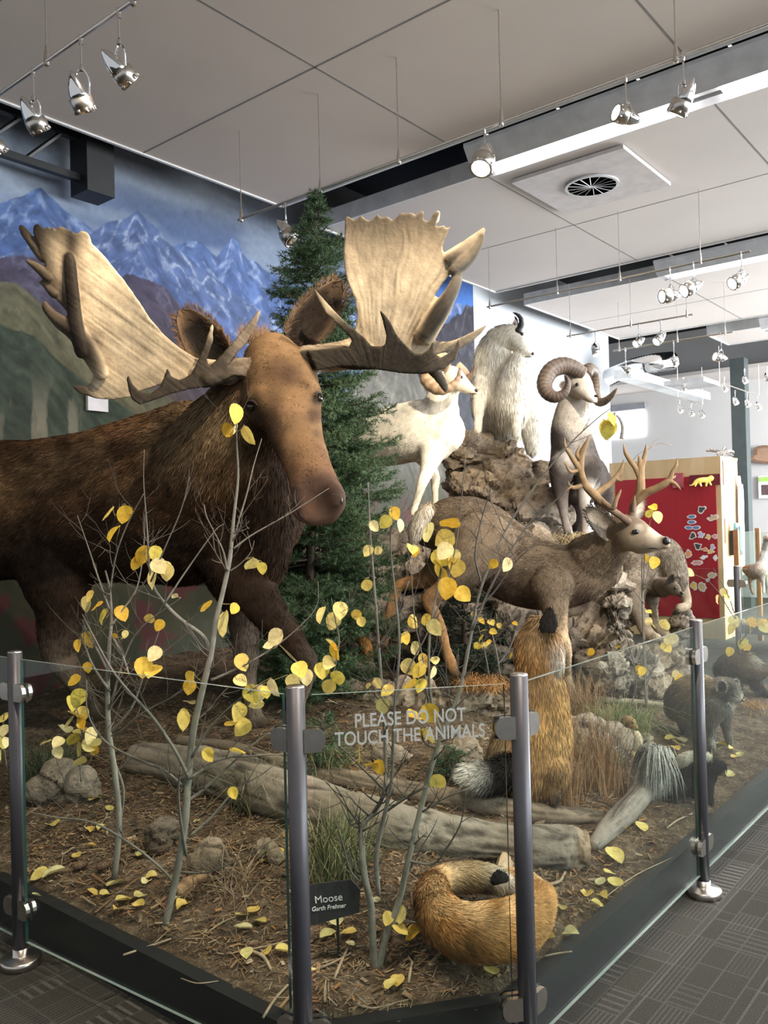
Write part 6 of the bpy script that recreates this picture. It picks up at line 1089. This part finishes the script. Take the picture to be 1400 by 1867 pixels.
def sapling(label, Zb, stems, leaves, seed, tw=5, tlen=90, dark=(.11, .09, .07), pale=(.20, .19, .155), zs=.0, ls=1.0, name='aspen_sapling'):
    rg = np.random.default_rng(seed); b0 = stems[0][0]; root = thing(name, label, 'sapling', P(b0[0], b0[1], Zb)); mb = MB(); nodes = []
    for k, st in enumerate(stems):
        zoff = 0 if k == 0 else rg.uniform(-.14, .14); m = len(st); pts = [P(x, y, Zb+zoff*min(1, i/max(1, m-1))+rg.normal(0, .006)+zs*(b0[1]-y)/1000) for i, (x, y, r) in enumerate(st)]
        rad = [r*.72*Zb/FPX for _, _, r in st]; cols = [np.array(pale)*min(1, r/7+.15)+np.array(dark)*(1-min(1, r/7+.15)) for _, _, r in st]; mb.tube(pts, rad, 8, col=cols, sub=5); C_ = crom(np.c_[np.array(pts), rad], 5)
        nodes += [(c[:3], c[3]) for c in C_]
        for j in range(int(tw*m/3.6+1)):
            i = rg.integers(int(len(C_)*.15), len(C_)-1); x = C_[i, :3]; r0 = min(C_[i, 3]*.5, .0035); L_ = tlen*rg.uniform(.4, 1.5)*Zb/FPX; a = rg.choice([-1, 1])*rg.uniform(.4, 1.25); d = np.array([math.sin(a), rg.normal(0, .5), math.cos(a)]); q = [x]
            for e in range(4): d = d+np.array([rg.normal(0, .18), rg.normal(0, .15), rg.uniform(-.02, .3)]); d /= np.linalg.norm(d); q.append(q[-1]+d*L_/4)
            mb.tube(q, [r0, r0*.75, r0*.55, r0*.4, r0*.25], 5, col=[dark]*5, sub=2); nodes += [(z_, r0*.4) for z_ in q[1:]]
            for _ in range(rg.integers(1, 4)):
                g = q[rg.integers(1, 4)]; dd = d+rg.normal(0, .7, 3); dd /= np.linalg.norm(dd); mb.tube([g, g+dd*L_*.2+UP*.004, g+dd*L_*.38+UP*.012], [r0*.5, r0*.35, r0*.2], 4, col=[dark]*3, sub=2)
    mb_l = MB(); NP = np.array([n_[0] for n_ in nodes])
    for (x, y, s) in leaves:
        npx, npy = toPx(NP); dd = np.hypot(npx-x, npy-y)+5*rg.random(len(NP)); j = int(np.argmin(dd)); Zl = NP[j, 1]+rg.uniform(-.03, .02); c = P(x, y, Zl)
        V, F, stalk = leaf_geo(c, s*Zl/FPX*1.14*ls, rg); mb_l.add(V, F, np.array(YL1[rg.integers(0, 6)])*rg.uniform(.9, 1.08)); mid = (stalk+NP[j])/2+rg.normal(0, .004, 3); mb.tube([NP[j], mid, stalk], [.0012, .001, .0009], 4, col=[(.30, .25, .12)]*3, sub=2)
    mb.build('stems', MT['aspen'], root, True, vc=True)
    if leaves: mb_l.build('foliage', MT['leaf'], root, True, vc=True)
    return root
zA = hit(300, 1688)
sapling('grey-barked young aspen with few yellow leaves, stem rising in front of the moose chest', zA, [
    [(300, 1690, 9), (318, 1612, 9), (336, 1510, 9.5), (344, 1410, 9), (353, 1330, 8.5), (372, 1245, 8), (385, 1190, 7), (394, 1130, 6.5), (406, 1080, 6), (419, 1018, 5.5), (426, 945, 4), (434, 870, 3), (431, 800, 2), (432, 745, 1.2)],
    [(383, 1190, 5.5), (370, 1160, 5.5), (330, 1130, 5), (300, 1100, 4.5), (280, 1070, 3.5), (272, 1030, 2.5), (268, 960, 1.8), (262, 880, 1.2), (263, 820, .7)],
    [(420, 1000, 3), (432, 960, 2.5), (450, 900, 2), (462, 850, 1.5), (477, 800, .9)], [(415, 1040, 3), (405, 1000, 2), (378, 945, 1.5), (372, 920, 1)], [(426, 1000, 2.5), (460, 975, 2), (530, 935, 1.6), (600, 890, .8)],
    [(385, 1240, 4), (420, 1225, 3), (460, 1205, 2.5), (520, 1165, 1.8), (575, 1110, 1), (580, 1060, .8)], [(350, 1380, 4), (380, 1330, 3), (430, 1280, 2.5), (470, 1250, 2)], [(345, 1420, 5), (320, 1370, 4.5), (280, 1310, 4), (230, 1255, 3.5), (200, 1215, 3), (165, 1150, 2), (150, 1120, 1)],
    [(340, 1440, 4), (300, 1405, 3.5), (240, 1380, 3), (190, 1350, 2.5), (160, 1300, 2), (158, 1240, 1.2)], [(342, 1460, 4.5), (370, 1440, 4), (420, 1395, 3), (470, 1350, 2), (510, 1330, 1.2)], [(345, 1420, 4), (400, 1385, 3), (460, 1378, 2.5), (520, 1375, 2)],
    [(345, 1525, 4), (385, 1490, 3.5), (430, 1440, 2.5), (480, 1410, 1.8), (515, 1380, 1)], [(318, 1610, 4), (290, 1580, 3.5), (240, 1540, 3), (170, 1500, 2.5), (100, 1490, 2), (50, 1480, 1.2)], [(330, 1590, 3), (380, 1590, 2.5), (440, 1565, 2), (500, 1530, 1.2)],
    [(340, 1560, 4), (330, 1500, 3.5), (325, 1440, 3), (330, 1400, 2)], [(275, 1060, 2.5), (300, 1000, 1.8), (330, 930, 1.2), (345, 870, .7)], [(300, 1100, 2.5), (340, 1040, 2), (390, 970, 1.4), (408, 955, .8)]],
    [(430, 751, 30), (417, 783, 24), (426, 778, 26), (453, 790, 30), (411, 1133, 38), (375, 1104, 26), (428, 1108, 18), (458, 1026, 26), (478, 1034, 18), (505, 1160, 28), (496, 1175, 22), (440, 1205, 26), (437, 1240, 22), (283, 1190, 24), (262, 1213, 30), (280, 1222, 30), (350, 1236, 26), (346, 1250, 22), (345, 1278, 20), (334, 1310, 28),
     (435, 1295, 28), (444, 1324, 28), (421, 1320, 22), (458, 1262, 28), (472, 1262, 26), (500, 1250, 28), (470, 1285, 22), (377, 1375, 22), (430, 1370, 24), (424, 1444, 18), (546, 1219, 28), (557, 1232, 24), (533, 1241, 24), (262, 1008, 30), (283, 1006, 22), (250, 1022, 26), (284, 1048, 38), (305, 1040, 26), (288, 1030, 26), (302, 1033, 20), (335, 1300, 16), (485, 1260, 20)], 21, 3, 66)
zB = hit(210, 1602)
sapling('second young aspen farther left, stem half hidden by crossing twigs', zB, [
    [(208, 1605, 8), (217, 1500, 8), (208, 1400, 7.5), (198, 1330, 7), (196, 1250, 6), (199, 1180, 5), (203, 1130, 4), (200, 1075, 3), (192, 1040, 2)], [(199, 1110, 3), (178, 1050, 2.2), (165, 1010, 1.6), (141, 940, 1)], [(200, 1080, 2.5), (212, 1010, 2), (235, 950, 1.5), (262, 900, 1)],
    [(203, 1140, 3), (225, 1110, 2.5), (250, 1070, 2), (262, 1000, 1.2), (264, 940, .8)], [(200, 1230, 4), (180, 1190, 3), (160, 1155, 2), (150, 1130, 1.2)], [(200, 1260, 4), (170, 1215, 3), (152, 1170, 2), (148, 1160, 1)], [(205, 1160, 3.5), (225, 1200, 3), (235, 1230, 2.5)], [(207, 1385, 3.5), (225, 1440, 3.5), (219, 1500, 3)], [(197, 1340, 3.5), (240, 1290, 3), (262, 1230, 2), (290, 1150, 1.2)],
    [(200, 1290, 3), (230, 1190, 2.2), (262, 1140, 1.5), (330, 1090, .8)], [(212, 1340, 2), (260, 1300, 2), (330, 1260, 1.5), (390, 1200, .8)]],
    [(197, 933, 26), (226, 934, 28), (210, 970, 28), (165, 1085, 18), (158, 1099, 24), (175, 1103, 24), (192, 1122, 24), (221, 1116, 24), (162, 1163, 26), (143, 1175, 18), (145, 1270, 28), (138, 1240, 20), (273, 1126, 18), (291, 1138, 18), (228, 1155, 12), (228, 1162, 12), (318, 1085, 12), (210, 1158, 10), (160, 1215, 16)], 22, 5, 70)
zD = 3.75; sapling('dim yellow leaf cluster low behind the glass right of the leftmost post', zD, [[(148, 1425, 2.5), (146, 1380, 2), (150, 1340, 2), (142, 1300, 1.6), (134, 1278, 1)], [(118, 1425, 1.6), (105, 1390, 1.4), (95, 1350, 1)]],
    [(130, 1280, 24), (135, 1303, 24), (150, 1298, 22), (127, 1315, 22), (148, 1330, 24), (133, 1345, 22), (165, 1338, 24), (145, 1365, 24), (160, 1358, 24), (145, 1385, 22), (172, 1365, 18), (107, 1352, 20), (82, 1352, 18), (105, 1370, 18), (176, 1352, 16), (150, 1315, 20)], 23, 2, 30)
sapling('leafy stem cut by the left edge of the photo behind the glass', 3.3, [[(12, 1400, 2), (5, 1340, 1.6), (8, 1300, 1.2)]], [(5, 1306, 20), (8, 1330, 18), (3, 1352, 18), (10, 1352, 16), (2, 1375, 18)], 24, 1, 20)
zC = hit(685, 1765)
sapling('forked young aspen behind the middle pane whose long dark stems cross the deer', zC, [
    [(684, 1768, 11), (680, 1720, 9.5), (676, 1650, 9), (665, 1600, 8.5), (659, 1540, 8), (661, 1505, 7.5), (684, 1478, 6), (700, 1445, 5), (703, 1400, 4.5), (699, 1300, 4), (692, 1200, 3.6), (683, 1080, 3.2), (674, 960, 2.6), (671, 880, 1.5)],
    [(688, 1768, 11), (706, 1700, 9), (728, 1640, 8), (746, 1560, 7.5), (768, 1470, 7), (786, 1400, 6.5), (806, 1340, 6), (838, 1258, 5), (858, 1160, 4), (876, 1075, 3.2), (920, 970, 2.6), (980, 880, 2.2), (1040, 808, 1.8), (1090, 762, 1.3), (1113, 745, .8)],
    [(690, 1630, 6), (686, 1560, 6), (700, 1490, 5.5), (714, 1420, 4), (718, 1300, 3.4), (728, 1180, 3), (720, 1080, 2.6), (712, 1000, 2), (715, 940, 1.2)], [(806, 1340, 4), (785, 1270, 3.4), (783, 1160, 3), (800, 1060, 2.6), (812, 990, 2)], [(860, 1150, 3), (900, 1060, 2.6), (960, 960, 2), (1010, 915, 1.6), (1045, 880, .8)],
    [(876, 1060, 3), (866, 1010, 2.4), (880, 940, 2), (896, 890, 1.2)], [(870, 1110, 2.5), (900, 1080, 2), (935, 1030, 1.6), (965, 1000, 1)], [(703, 1480, 3.5), (740, 1455, 3.2), (775, 1435, 3)], [(700, 1440, 3), (660, 1400, 2.6), (630, 1370, 2), (618, 1360, 1.4)], [(745, 1570, 3.5), (790, 1575, 3), (815, 1545, 2.4), (840, 1500, 1.8), (850, 1440, 1)],
    [(672, 1620, 3), (640, 1590, 2.6), (625, 1540, 2), (612, 1500, 1.2)], [(770, 1480, 3), (810, 1455, 2.6), (850, 1440, 2)], [(706, 1690, 3), (740, 1680, 2.5), (775, 1690, 2), (800, 1730, 1.2)], [(700, 1340, 2.6), (740, 1230, 2.2), (790, 1130, 1.8), (830, 1000, 1.4), (850, 820, .8)], [(783, 1300, 2.6), (770, 1200, 2.2), (756, 1130, 1.6), (748, 1030, 1.2), (735, 960, .8)],
    [(690, 1180, 2.5), (720, 1130, 2), (745, 1060, 1.4)], [(595, 1265, 2), (612, 1210, 2), (618, 1165, 1.8), (611, 1130, 1.4), (604, 1090, 1)]],
    [(719, 934, 20), (704, 950, 22), (680, 958, 18), (730, 956, 20), (672, 1003, 18), (750, 1000, 22), (758, 1004, 16), (690, 1003, 14), (821, 950, 34), (779, 968, 32), (814, 981, 34), (812, 1003, 28), (800, 1015, 28), (804, 1035, 34), (832, 1032, 32), (829, 1013, 22), (815, 1069, 32), (842, 1082, 28), (925, 1028, 22), (900, 1027, 16), (668, 1065, 20), (588, 1118, 26), (620, 1110, 26), (609, 1130, 26), (650, 1120, 18), (658, 1132, 16),
     (602, 1175, 24), (610, 1185, 26), (600, 1207, 24), (587, 1220, 26), (616, 1233, 26), (600, 1250, 24), (752, 1132, 22), (775, 1128, 20), (791, 1142, 26), (755, 1180, 22), (770, 1203, 22), (793, 1203, 16), (744, 1214, 26), (764, 1220, 24), (790, 1224, 18), (748, 1244, 24), (768, 1248, 22), (688, 1244, 16), (676, 1249, 16), (708, 1258, 22), (697, 1284, 24), (782, 1297, 32), (754, 1306, 28), (780, 1338, 32), (654, 1375, 26), (678, 1392, 24), (692, 1396, 22),
     (798, 1422, 26), (785, 1425, 16), (1109, 780, 30), (1113, 762, 22), (738, 1160, 18), (740, 1165, 14), (730, 1664, 24), (727, 1690, 26), (755, 1700, 26), (707, 1672, 20), (1106, 770, 20)], 25, 5, 80, dark=(.075, .062, .052))
sapling('tiny-leaved bush growing behind the deer between its legs', 4.75, [[(912, 1235, 2.5), (905, 1190, 2.2), (895, 1150, 2), (885, 1125, 1.2)], [(892, 1235, 2), (884, 1190, 1.6), (872, 1140, 1)], [(905, 1215, 2), (930, 1180, 1.8), (945, 1130, 1)]], [(864, 1119, 10), (877, 1131, 12), (895, 1134, 13), (898, 1152, 12), (881, 1150, 10), (878, 1162, 12), (887, 1174, 12), (891, 1170, 9), (873, 1178, 10), (883, 1176, 11), (938, 1136, 9), (932, 1196, 10), (869, 1176, 10), (910, 1140, 9), (905, 1125, 9)], 26, 8, 40)
zF = hit(1165, 1290); sapling('thin bare sapling in front of the cougar with a few yellow leaves', zF, [[(1180, 1300, 3), (1176, 1200, 2.6), (1172, 1100, 2.2), (1174, 1050, 1.8), (1175, 1005, 1.2)], [(1173, 1075, 1.6), (1182, 1040, 1.3), (1186, 1000, .8)], [(1150, 1290, 2), (1160, 1240, 1.8), (1148, 1180, 1.4), (1135, 1140, .8)], [(1174, 1100, 1.2), (1150, 1070, .8)], [(1178, 1250, 1.4), (1200, 1200, 1.2), (1216, 1170, .8)]],
    [(1178, 1017, 12), (1193, 1024, 18), (1182, 1132, 13), (1190, 1138, 12), (1213, 1137, 20), (1222, 1163, 24), (1214, 1178, 18), (1130, 1185, 16), (1134, 1190, 12), (1078, 1188, 12), (1166, 1220, 14), (1182, 1115, 10)], 27, 5, 40)
sapling('bare twig holding three yellow leaves in front of the red board beside the antler', zF, [[(1178, 1300, 2.2), (1172, 1150, 2), (1171, 1010, 1.4), (1183, 960, 1.2), (1190, 935, .8)]], [(1190, 925, 15), (1183, 936, 15), (1198, 941, 18)], 28, 0, 10)
zG = hit(1345, 1268); sapling('slim sapling at the right edge, leaves built from reflections in the glass', zG, [[(1344, 1250, 2.4), (1347, 1200, 2.2), (1350, 1160, 1.8), (1352, 1130, 1.2)], [(1345, 1215, 1.6), (1325, 1190, 1)], [(1350, 1170, 1.6), (1375, 1140, 1)]], [(1337, 1131, 18), (1335, 1144, 20), (1354, 1131, 10), (1370, 1133, 16), (1368, 1142, 18), (1390, 1134, 16), (1393, 1142, 18), (1355, 1172, 18), (1331, 1187, 14), (1362, 1180, 14)], 29, 3, 30)  # these leaves stand in for reflections in the pane
sapling('thin curved stem with three leaves beside the small distant post', 5.9, [[(1340, 1128, 1.4), (1328, 1110, 1.2), (1310, 1080, 1), (1290, 1058, .6)], [(1342, 1128, 1.4), (1325, 1080, 1), (1300, 1036, .6)]], [(1320, 1078, 14), (1324, 1087, 14), (1309, 1092, 14), (1254, 1043, 16)], 30, 0, 10)
sapling('twig with three leaves low by the cougar legs', 5.0, [[(1230, 1250, 1.6), (1236, 1235, 1.3), (1234, 1225, 1)]], [(1232, 1228, 12), (1237, 1234, 14), (1226, 1244, 16), (1170, 1222, 14)], 31, 0, 10)
# ---- grass
def grass(label, px, py, w, h, n, cols, seed, lean=.4, name='grass_clump', Z=None, bw=.0022):
    rg = np.random.default_rng(seed); Z = Z or hit(px, py); V = []; C = []; F = []; k = 0
    for i in range(n):
        b = P(px+rg.normal(0, w*.16), py, Z)+np.array([0, rg.normal(0, w*.16*Z/FPX), 0]); H = h*Z/FPX*rg.uniform(.4, 1.1); d = np.array([rg.normal(0, lean), rg.normal(0, lean), 0]); q = [b-UP*.02, b+UP*H*.45+d*H*.3, b+UP*H*.8+d*H*.75, b+UP*H*(.95-.35*np.linalg.norm(d))+d*H*1.25]; s_ = np.array([rg.uniform(.4, 1), rg.normal(0, .5), 0]); s_ = s_/np.linalg.norm(s_)*bw; c = np.array(cols[rg.integers(0, len(cols))])*rg.uniform(.7, 1.25)
        for j, x in enumerate(q): ww = (1, .8, .5, .1)[j]; V += [x-s_*ww, x+s_*ww]; C += [c, c]
        F += [(k, k+1, k+3, k+2), (k+2, k+3, k+5, k+4), (k+4, k+5, k+7, k+6)]; k += 8
    return props(mk(name, np.array(V), F, MT['leafy'], None, False, np.array(C), loc=P(px, py, Z)), label, 'grass')
GR = [(.10, .12, .05), (.15, .155, .07), (.22, .20, .10)]; DRY = [(.32, .17, .075), (.38, .24, .12), (.26, .14, .06)]
grass('olive green grass tuft behind the dark name sign', 600, 1605, 120, 150, 260, GR, 1, .5)
grass('second green tuft between the dark sign and the forked aspen', 640, 1590, 100, 110, 140, GR, 2, .5)
grass('dark green grass tuft at the left by the pale flat rock', 85, 1430, 120, 95, 260, [(.05, .065, .03), (.08, .09, .045)], 3, .5)
grass('green grass under the thin log left of the middle post', 470, 1470, 120, 90, 240, GR, 4, .6)
grass('olive grass in front of the spruce shoot, left of the lettering', 600, 1412, 110, 75, 200, GR, 5, .6)
grass('reddish dry grass in front of the sitting fox', 1000, 1462, 150, 190, 420, DRY, 6, .22, 'dry_grass', bw=.0015)
grass('reddish dry grass beside the small grey sign', 1098, 1440, 120, 160, 240, DRY, 7, .22, 'dry_grass', bw=.0015)
grass('tall dry grass between the deer forelegs and the rock column', 1062, 1310, 140, 95, 240, DRY, 8, .25, 'dry_grass', bw=.0016)
grass('fresh green grass arching over the squirrel', 1135, 1352, 120, 85, 320, [(.13, .17, .05), (.18, .21, .08)], 9, .6)
grass('green leafy tuft at the foot of the skunk tail', 1120, 1395, 60, 40, 120, [(.06, .10, .06)], 10, .6)
grass('straw wisps under the dark ram hooves', 1052, 988, 90, 22, 260, [(.42, .33, .18), (.34, .26, .14)], 11, 1.6, 'straw', Z=6.0, bw=.003)
grass('orange dry moss on the tan slab beside the deer hind hoof', 880, 1250, 130, 18, 300, [(.42, .22, .08), (.36, .18, .06)], 12, 1.8, 'dry_moss', Z=4.83, bw=.003)
grass('orange dry leaves on the soil right of the raccoon', 1378, 1292, 60, 18, 120, [(.45, .26, .09), (.38, .2, .07)], 13, 1.6, 'dry_leaf_litter')
grass('thin wheat-coloured twigs behind the left stones', 420, 1620, 200, 70, 70, [(.28, .2, .13)], 14, 1.2, 'dry_grass')
# ---- signs
def sign(label, corners, Z, lines, dz=0, mat=None):
    pts = [P(x, y, Z+(dz*(i in (0, 1, 2)) if True else 0)) for i, (x, y) in enumerate(corners)]; n_ = np.cross(pts[1]-pts[0], pts[-1]-pts[0]); n_ /= np.linalg.norm(n_); 
    if np.dot(n_, CAM-pts[0]) < 0: n_ = -n_
    k = len(pts); t = thing('name_sign', label, 'sign', pts[-1]); V = pts+[p-n_*.006 for p in pts]; F = [tuple(range(k)), tuple(range(k, 2*k))[::-1]]+[(i, (i+1) % k, k+(i+1) % k, k+i) for i in range(k)]
    mk('plate', V, F, mat or simple('sign_charcoal', (.035, .036, .036), .55), t, False); c = np.mean(pts, 0); b = P(*[sum(q[i] for q in corners)/k for i in (0, 1)], Z); st = MB(); st.tube([c-n_*.01, np.array([c[0], c[1]+.02, float(G(c[0], c[1])[0])-.03])], .004, 6, smooth=False); st.build('stake', MT['black'], t)
    return t, c, n_
t, c, n_ = sign('dark charcoal name sign reading Moose beside the middle post', [(558, 1614), (640, 1604), (657, 1622), (655, 1664), (560, 1690)], zC+.02, 0)
u = P(640, 1604, zC+.02)-P(558, 1614, zC+.02); u /= np.linalg.norm(u); w_ = np.cross(n_, u); white = simple('sign_lettering', (.85, .85, .84), .6)
text('Moose', .031, P(599, 1638, zC+.02)+n_*.002, u, w_, white, t, 'lettering'); text('Garth Frehner', .0185, P(599, 1654, zC+.02)+n_*.002, u*.95, w_, white, t, 'lettering', shear=.2, bold=.0003)
def lines(t, rows, Z, n_):
    for (x0, y0, x1, y1) in rows:
        a, b = P(x0, y0, Z)+n_*.002, P(x1, y1, Z)+n_*.002; L_ = np.linalg.norm(b-a); u = (b-a)/L_; k = max(2, int(L_/.007)); m = MB()
        for i in range(k): m.box(a+u*(i+.5)*L_/k, L_/k*.62, .0006, .006*rng.uniform(.7, 1.2), u, n_, np.cross(u, n_))
        m.build('lettering', white, t)
zz = hit(1132, 1395)-.02; t, c, n_ = sign('small grey slanting sign beside the squirrel', [(1112, 1362), (1127, 1344), (1145, 1382), (1128, 1396)], zz, 0, mat=simple('sign_grey', (.12, .125, .125), .6)); lines(t, [(1120, 1364, 1128, 1360), (1123, 1370, 1132, 1366), (1126, 1378, 1135, 1372), (1129, 1385, 1139, 1378), (1132, 1390, 1140, 1385)], zz, n_)
zz = 6.2; t, c, n_ = sign('small black sign on the rocks under the white sheep', [(664, 962), (674, 949), (708, 958), (704, 976), (682, 972)], zz, 0); lines(t, [(688, 960, 704, 963), (690, 966, 702, 968)], zz, n_)
# ================================================================ SMALL THINGS ON THE SOIL
LM = {'the main left aspen foot': (300, 1690), 'the farther left aspen foot': (210, 1604), 'the leftmost post foot': (40, 1740), 'the dark name sign': (610, 1650), 'the curled fox': (860, 1700), 'the foot of the forked aspen': (685, 1765), 'the middle left post': (540, 1700), 'the big log end': (1065, 1552), 'the skunk': (1255, 1430), 'the right post foot': (1283, 1625), 'the squirrel': (1150, 1360), 'the pale flat rock': (115, 1430)}
leaves = [(60, 1448, 26), (60, 1462, 22), (175, 1461, 24), (96, 1512, 24), (163, 1520, 18), (187, 1514, 20), (168, 1548, 12), (103, 1600, 32), (75, 1603, 26), (66, 1640, 16), (140, 1568, 16), (168, 1633, 18), (207, 1620, 24), (193, 1638, 20), (222, 1650, 22), (240, 1644, 20), (256, 1640, 22), (255, 1659, 18), (215, 1667, 20), (260, 1565, 22), (267, 1615, 18), (278, 1605, 18),
 (335, 1657, 26), (320, 1648, 20), (440, 1676, 24), (462, 1668, 22), (472, 1688, 24), (447, 1701, 26), (490, 1572, 22), (450, 1744, 22), (487, 1743, 22), (513, 1742, 24), (508, 1560, 18), (595, 1714, 24), (634, 1708, 26), (614, 1692, 24), (686, 1650, 16), (818, 1746, 34), (856, 1732, 24), (880, 1734, 20), (897, 1780, 26), (725, 1796, 24), (712, 1807, 22), (1000, 1718, 24), (1038, 1710, 24), (1022, 1664, 20),
 (1071, 1639, 22), (1098, 1640, 20), (1086, 1656, 18), (1110, 1600, 20), (1122, 1617, 26), (1095, 1617, 18), (1120, 1570, 32), (1135, 1517, 18), (1170, 1513, 22), (1235, 1362, 24), (1242, 1355, 20), (1225, 1352, 20), (1320, 1362, 16), (1333, 1372, 12), (1340, 1384, 14), (1350, 1382, 14), (1330, 1418, 16), (1110, 1505, 16), (1232, 1370, 16), (1310, 1360, 14), (200, 1480, 14), (118, 1385, 26), (148, 1388, 26), (525, 1480, 14), (360, 1502, 12), (640, 1730, 14), (570, 1780, 12)]
ranks = {k: 0 for k in LM}; asg = []
for (x, y, s) in leaves: asg.append(min(LM, key=lambda k: math.hypot(LM[k][0]-x, (LM[k][1]-y))))
ordn = ['nearest', 'second nearest', 'third nearest', 'fourth nearest', 'fifth nearest', 'sixth nearest', 'seventh nearest', 'eighth nearest', 'ninth nearest', 'tenth nearest', 'eleventh nearest', 'twelfth nearest', 'thirteenth nearest', 'fourteenth nearest', 'fifteenth nearest', 'sixteenth nearest']
PAL = [((.72, .60, .20), 'yellow'), ((.70, .66, .38), 'pale yellow'), ((.66, .60, .26), 'dull yellow'), ((.74, .55, .16), 'golden')]
for k in LM:
    ids = sorted([i for i in range(len(leaves)) if asg[i] == k], key=lambda i: math.hypot(LM[k][0]-leaves[i][0], LM[k][1]-leaves[i][1]))
    for n_, i in enumerate(ids):
        x, y, s = leaves[i]; Z = hit(x, y); c = P(x, y, Z); c[2] = float(G(c[0], c[1])[0])+.014; pc, pn = PAL[rng.integers(0, 4)]
        if s == 26 and y in (1385, 1388): c[2] += .14
        V, F, st = leaf_geo(c, s*Z/FPX*1.12, rng, flat=True, curl=.35); V = np.array(V); V[:, 2] += max(0, c[2]-.008-V[:, 2].min()); C = np.tile(np.array(pc), (len(V), 1))
        props(mk('fallen_leaf', V, F, MT['leaf'], None, True, C, loc=c), f'{pn} fallen leaf, {ordn[min(n_, 15)]} to {k}', 'leaf', 'fallen aspen leaves on the soil')
# sticks
sticks = [((225, 1748), (262, 1735), (312, 1718), 4), ((455, 1740), (480, 1752), (494, 1774), 6), ((480, 1862), (500, 1830), (525, 1803), 5), ((380, 1705), (410, 1685), (445, 1672), 3), ((440, 1740), (490, 1730), (525, 1720), 3), ((610, 1790), (625, 1755), (637, 1730), 5), ((570, 1775), (600, 1765), (640, 1745), 4), ((592, 1835), (592, 1815), (594, 1795), 4), ((650, 1838), (680, 1845), (712, 1838), 4), ((845, 1760), (880, 1765), (912, 1757), 5), ((745, 1800), (748, 1780), (752, 1760), 5), ((994, 1620), (1020, 1612), (1030, 1595), 5), ((992, 1750), (1015, 1745), (1043, 1742), 3), ((1215, 1515), (1235, 1500), (1262, 1488), 3), ((990, 1650), (1015, 1655), (1032, 1660), 3), ((1100, 1645), (1160, 1600), (1240, 1562), 2), ((60, 1590), (75, 1603), (92, 1585), 3), ((690, 1850), (720, 1835), (745, 1830), 2), ((330, 1790), (360, 1800), (398, 1795), 2), ((150, 1640), (163, 1650), (175, 1656), 3)]
cnt = {}
for a, b, c, r in sticks:
    pts = []
    for (x, y) in (a, b, c): Z = hit(x, min(1866, y)); p = P(x, min(1866, y), Z); p[2] = float(G(p[0], p[1])[0])+.010; pts.append(p)
    k = min(LM, key=lambda k: math.hypot(LM[k][0]-b[0], LM[k][1]-b[1])); cnt.setdefault(k, []).append((math.hypot(LM[k][0]-b[0], LM[k][1]-b[1]), pts, r, b))
for k, v in cnt.items():
    for n_, (d, pts, r, b) in enumerate(sorted(v, key=lambda q: q[0])):
        Z = pts[1][1]; m = MB(); m.tube(pts, [r*.5*Z/FPX, r*.55*Z/FPX, r*.4*Z/FPX], 7); props(m.build('stick', MT['stickm'] if 'stickm' in MT else MT.setdefault('stickm', simple('dry_stick', (.34, .26, .17), .85, 0, .3, 30, .4)), None, True, loc=pts[0]), f'dry brown stick, {ordn[n_]} to {k}', 'stick', 'dry sticks on the soil')
# pine cones
for (x, y, lb) in ((146, 1588, 'brown pine cone left of the farther left aspen foot'), (188, 1590, 'brown pine cone just left of the farther left aspen stem'), (825, 1728, 'brown pine cone tucked under the curled fox')):
    Z = hit(x, y); c = P(x, y, Z); c[2] = float(G(c[0], c[1])[0])+.022; ax = np.array([1, .3, .1]); ax /= np.linalg.norm(ax); m = MB(); m.lathe(c-ax*.03, ax, [(.002, 0), (.014, .012), (.016, .03), (.010, .05), (.001, .062)], 10)
    for i in range(70):
        f = i/70; a = i*2.4; rr = .018*math.sin(PI*(.12+.8*f))+.004; u = np.cross(ax, (0, 0, 1)); u /= np.linalg.norm(u); v = np.cross(ax, u); d = u*math.cos(a)+v*math.sin(a); p = c-ax*.03+ax*(.004+.056*f); m.add([p+d*rr*.4-np.cross(ax, d)*.004, p+d*rr*.4+np.cross(ax, d)*.004, p+d*rr*1.25+ax*.006], [(0, 1, 2)])
    props(m.build('pine_cone', simple('cone_brown', (.16, .10, .06), .8, 0, .3, 40), None, False, loc=c), lb, 'pine cone')
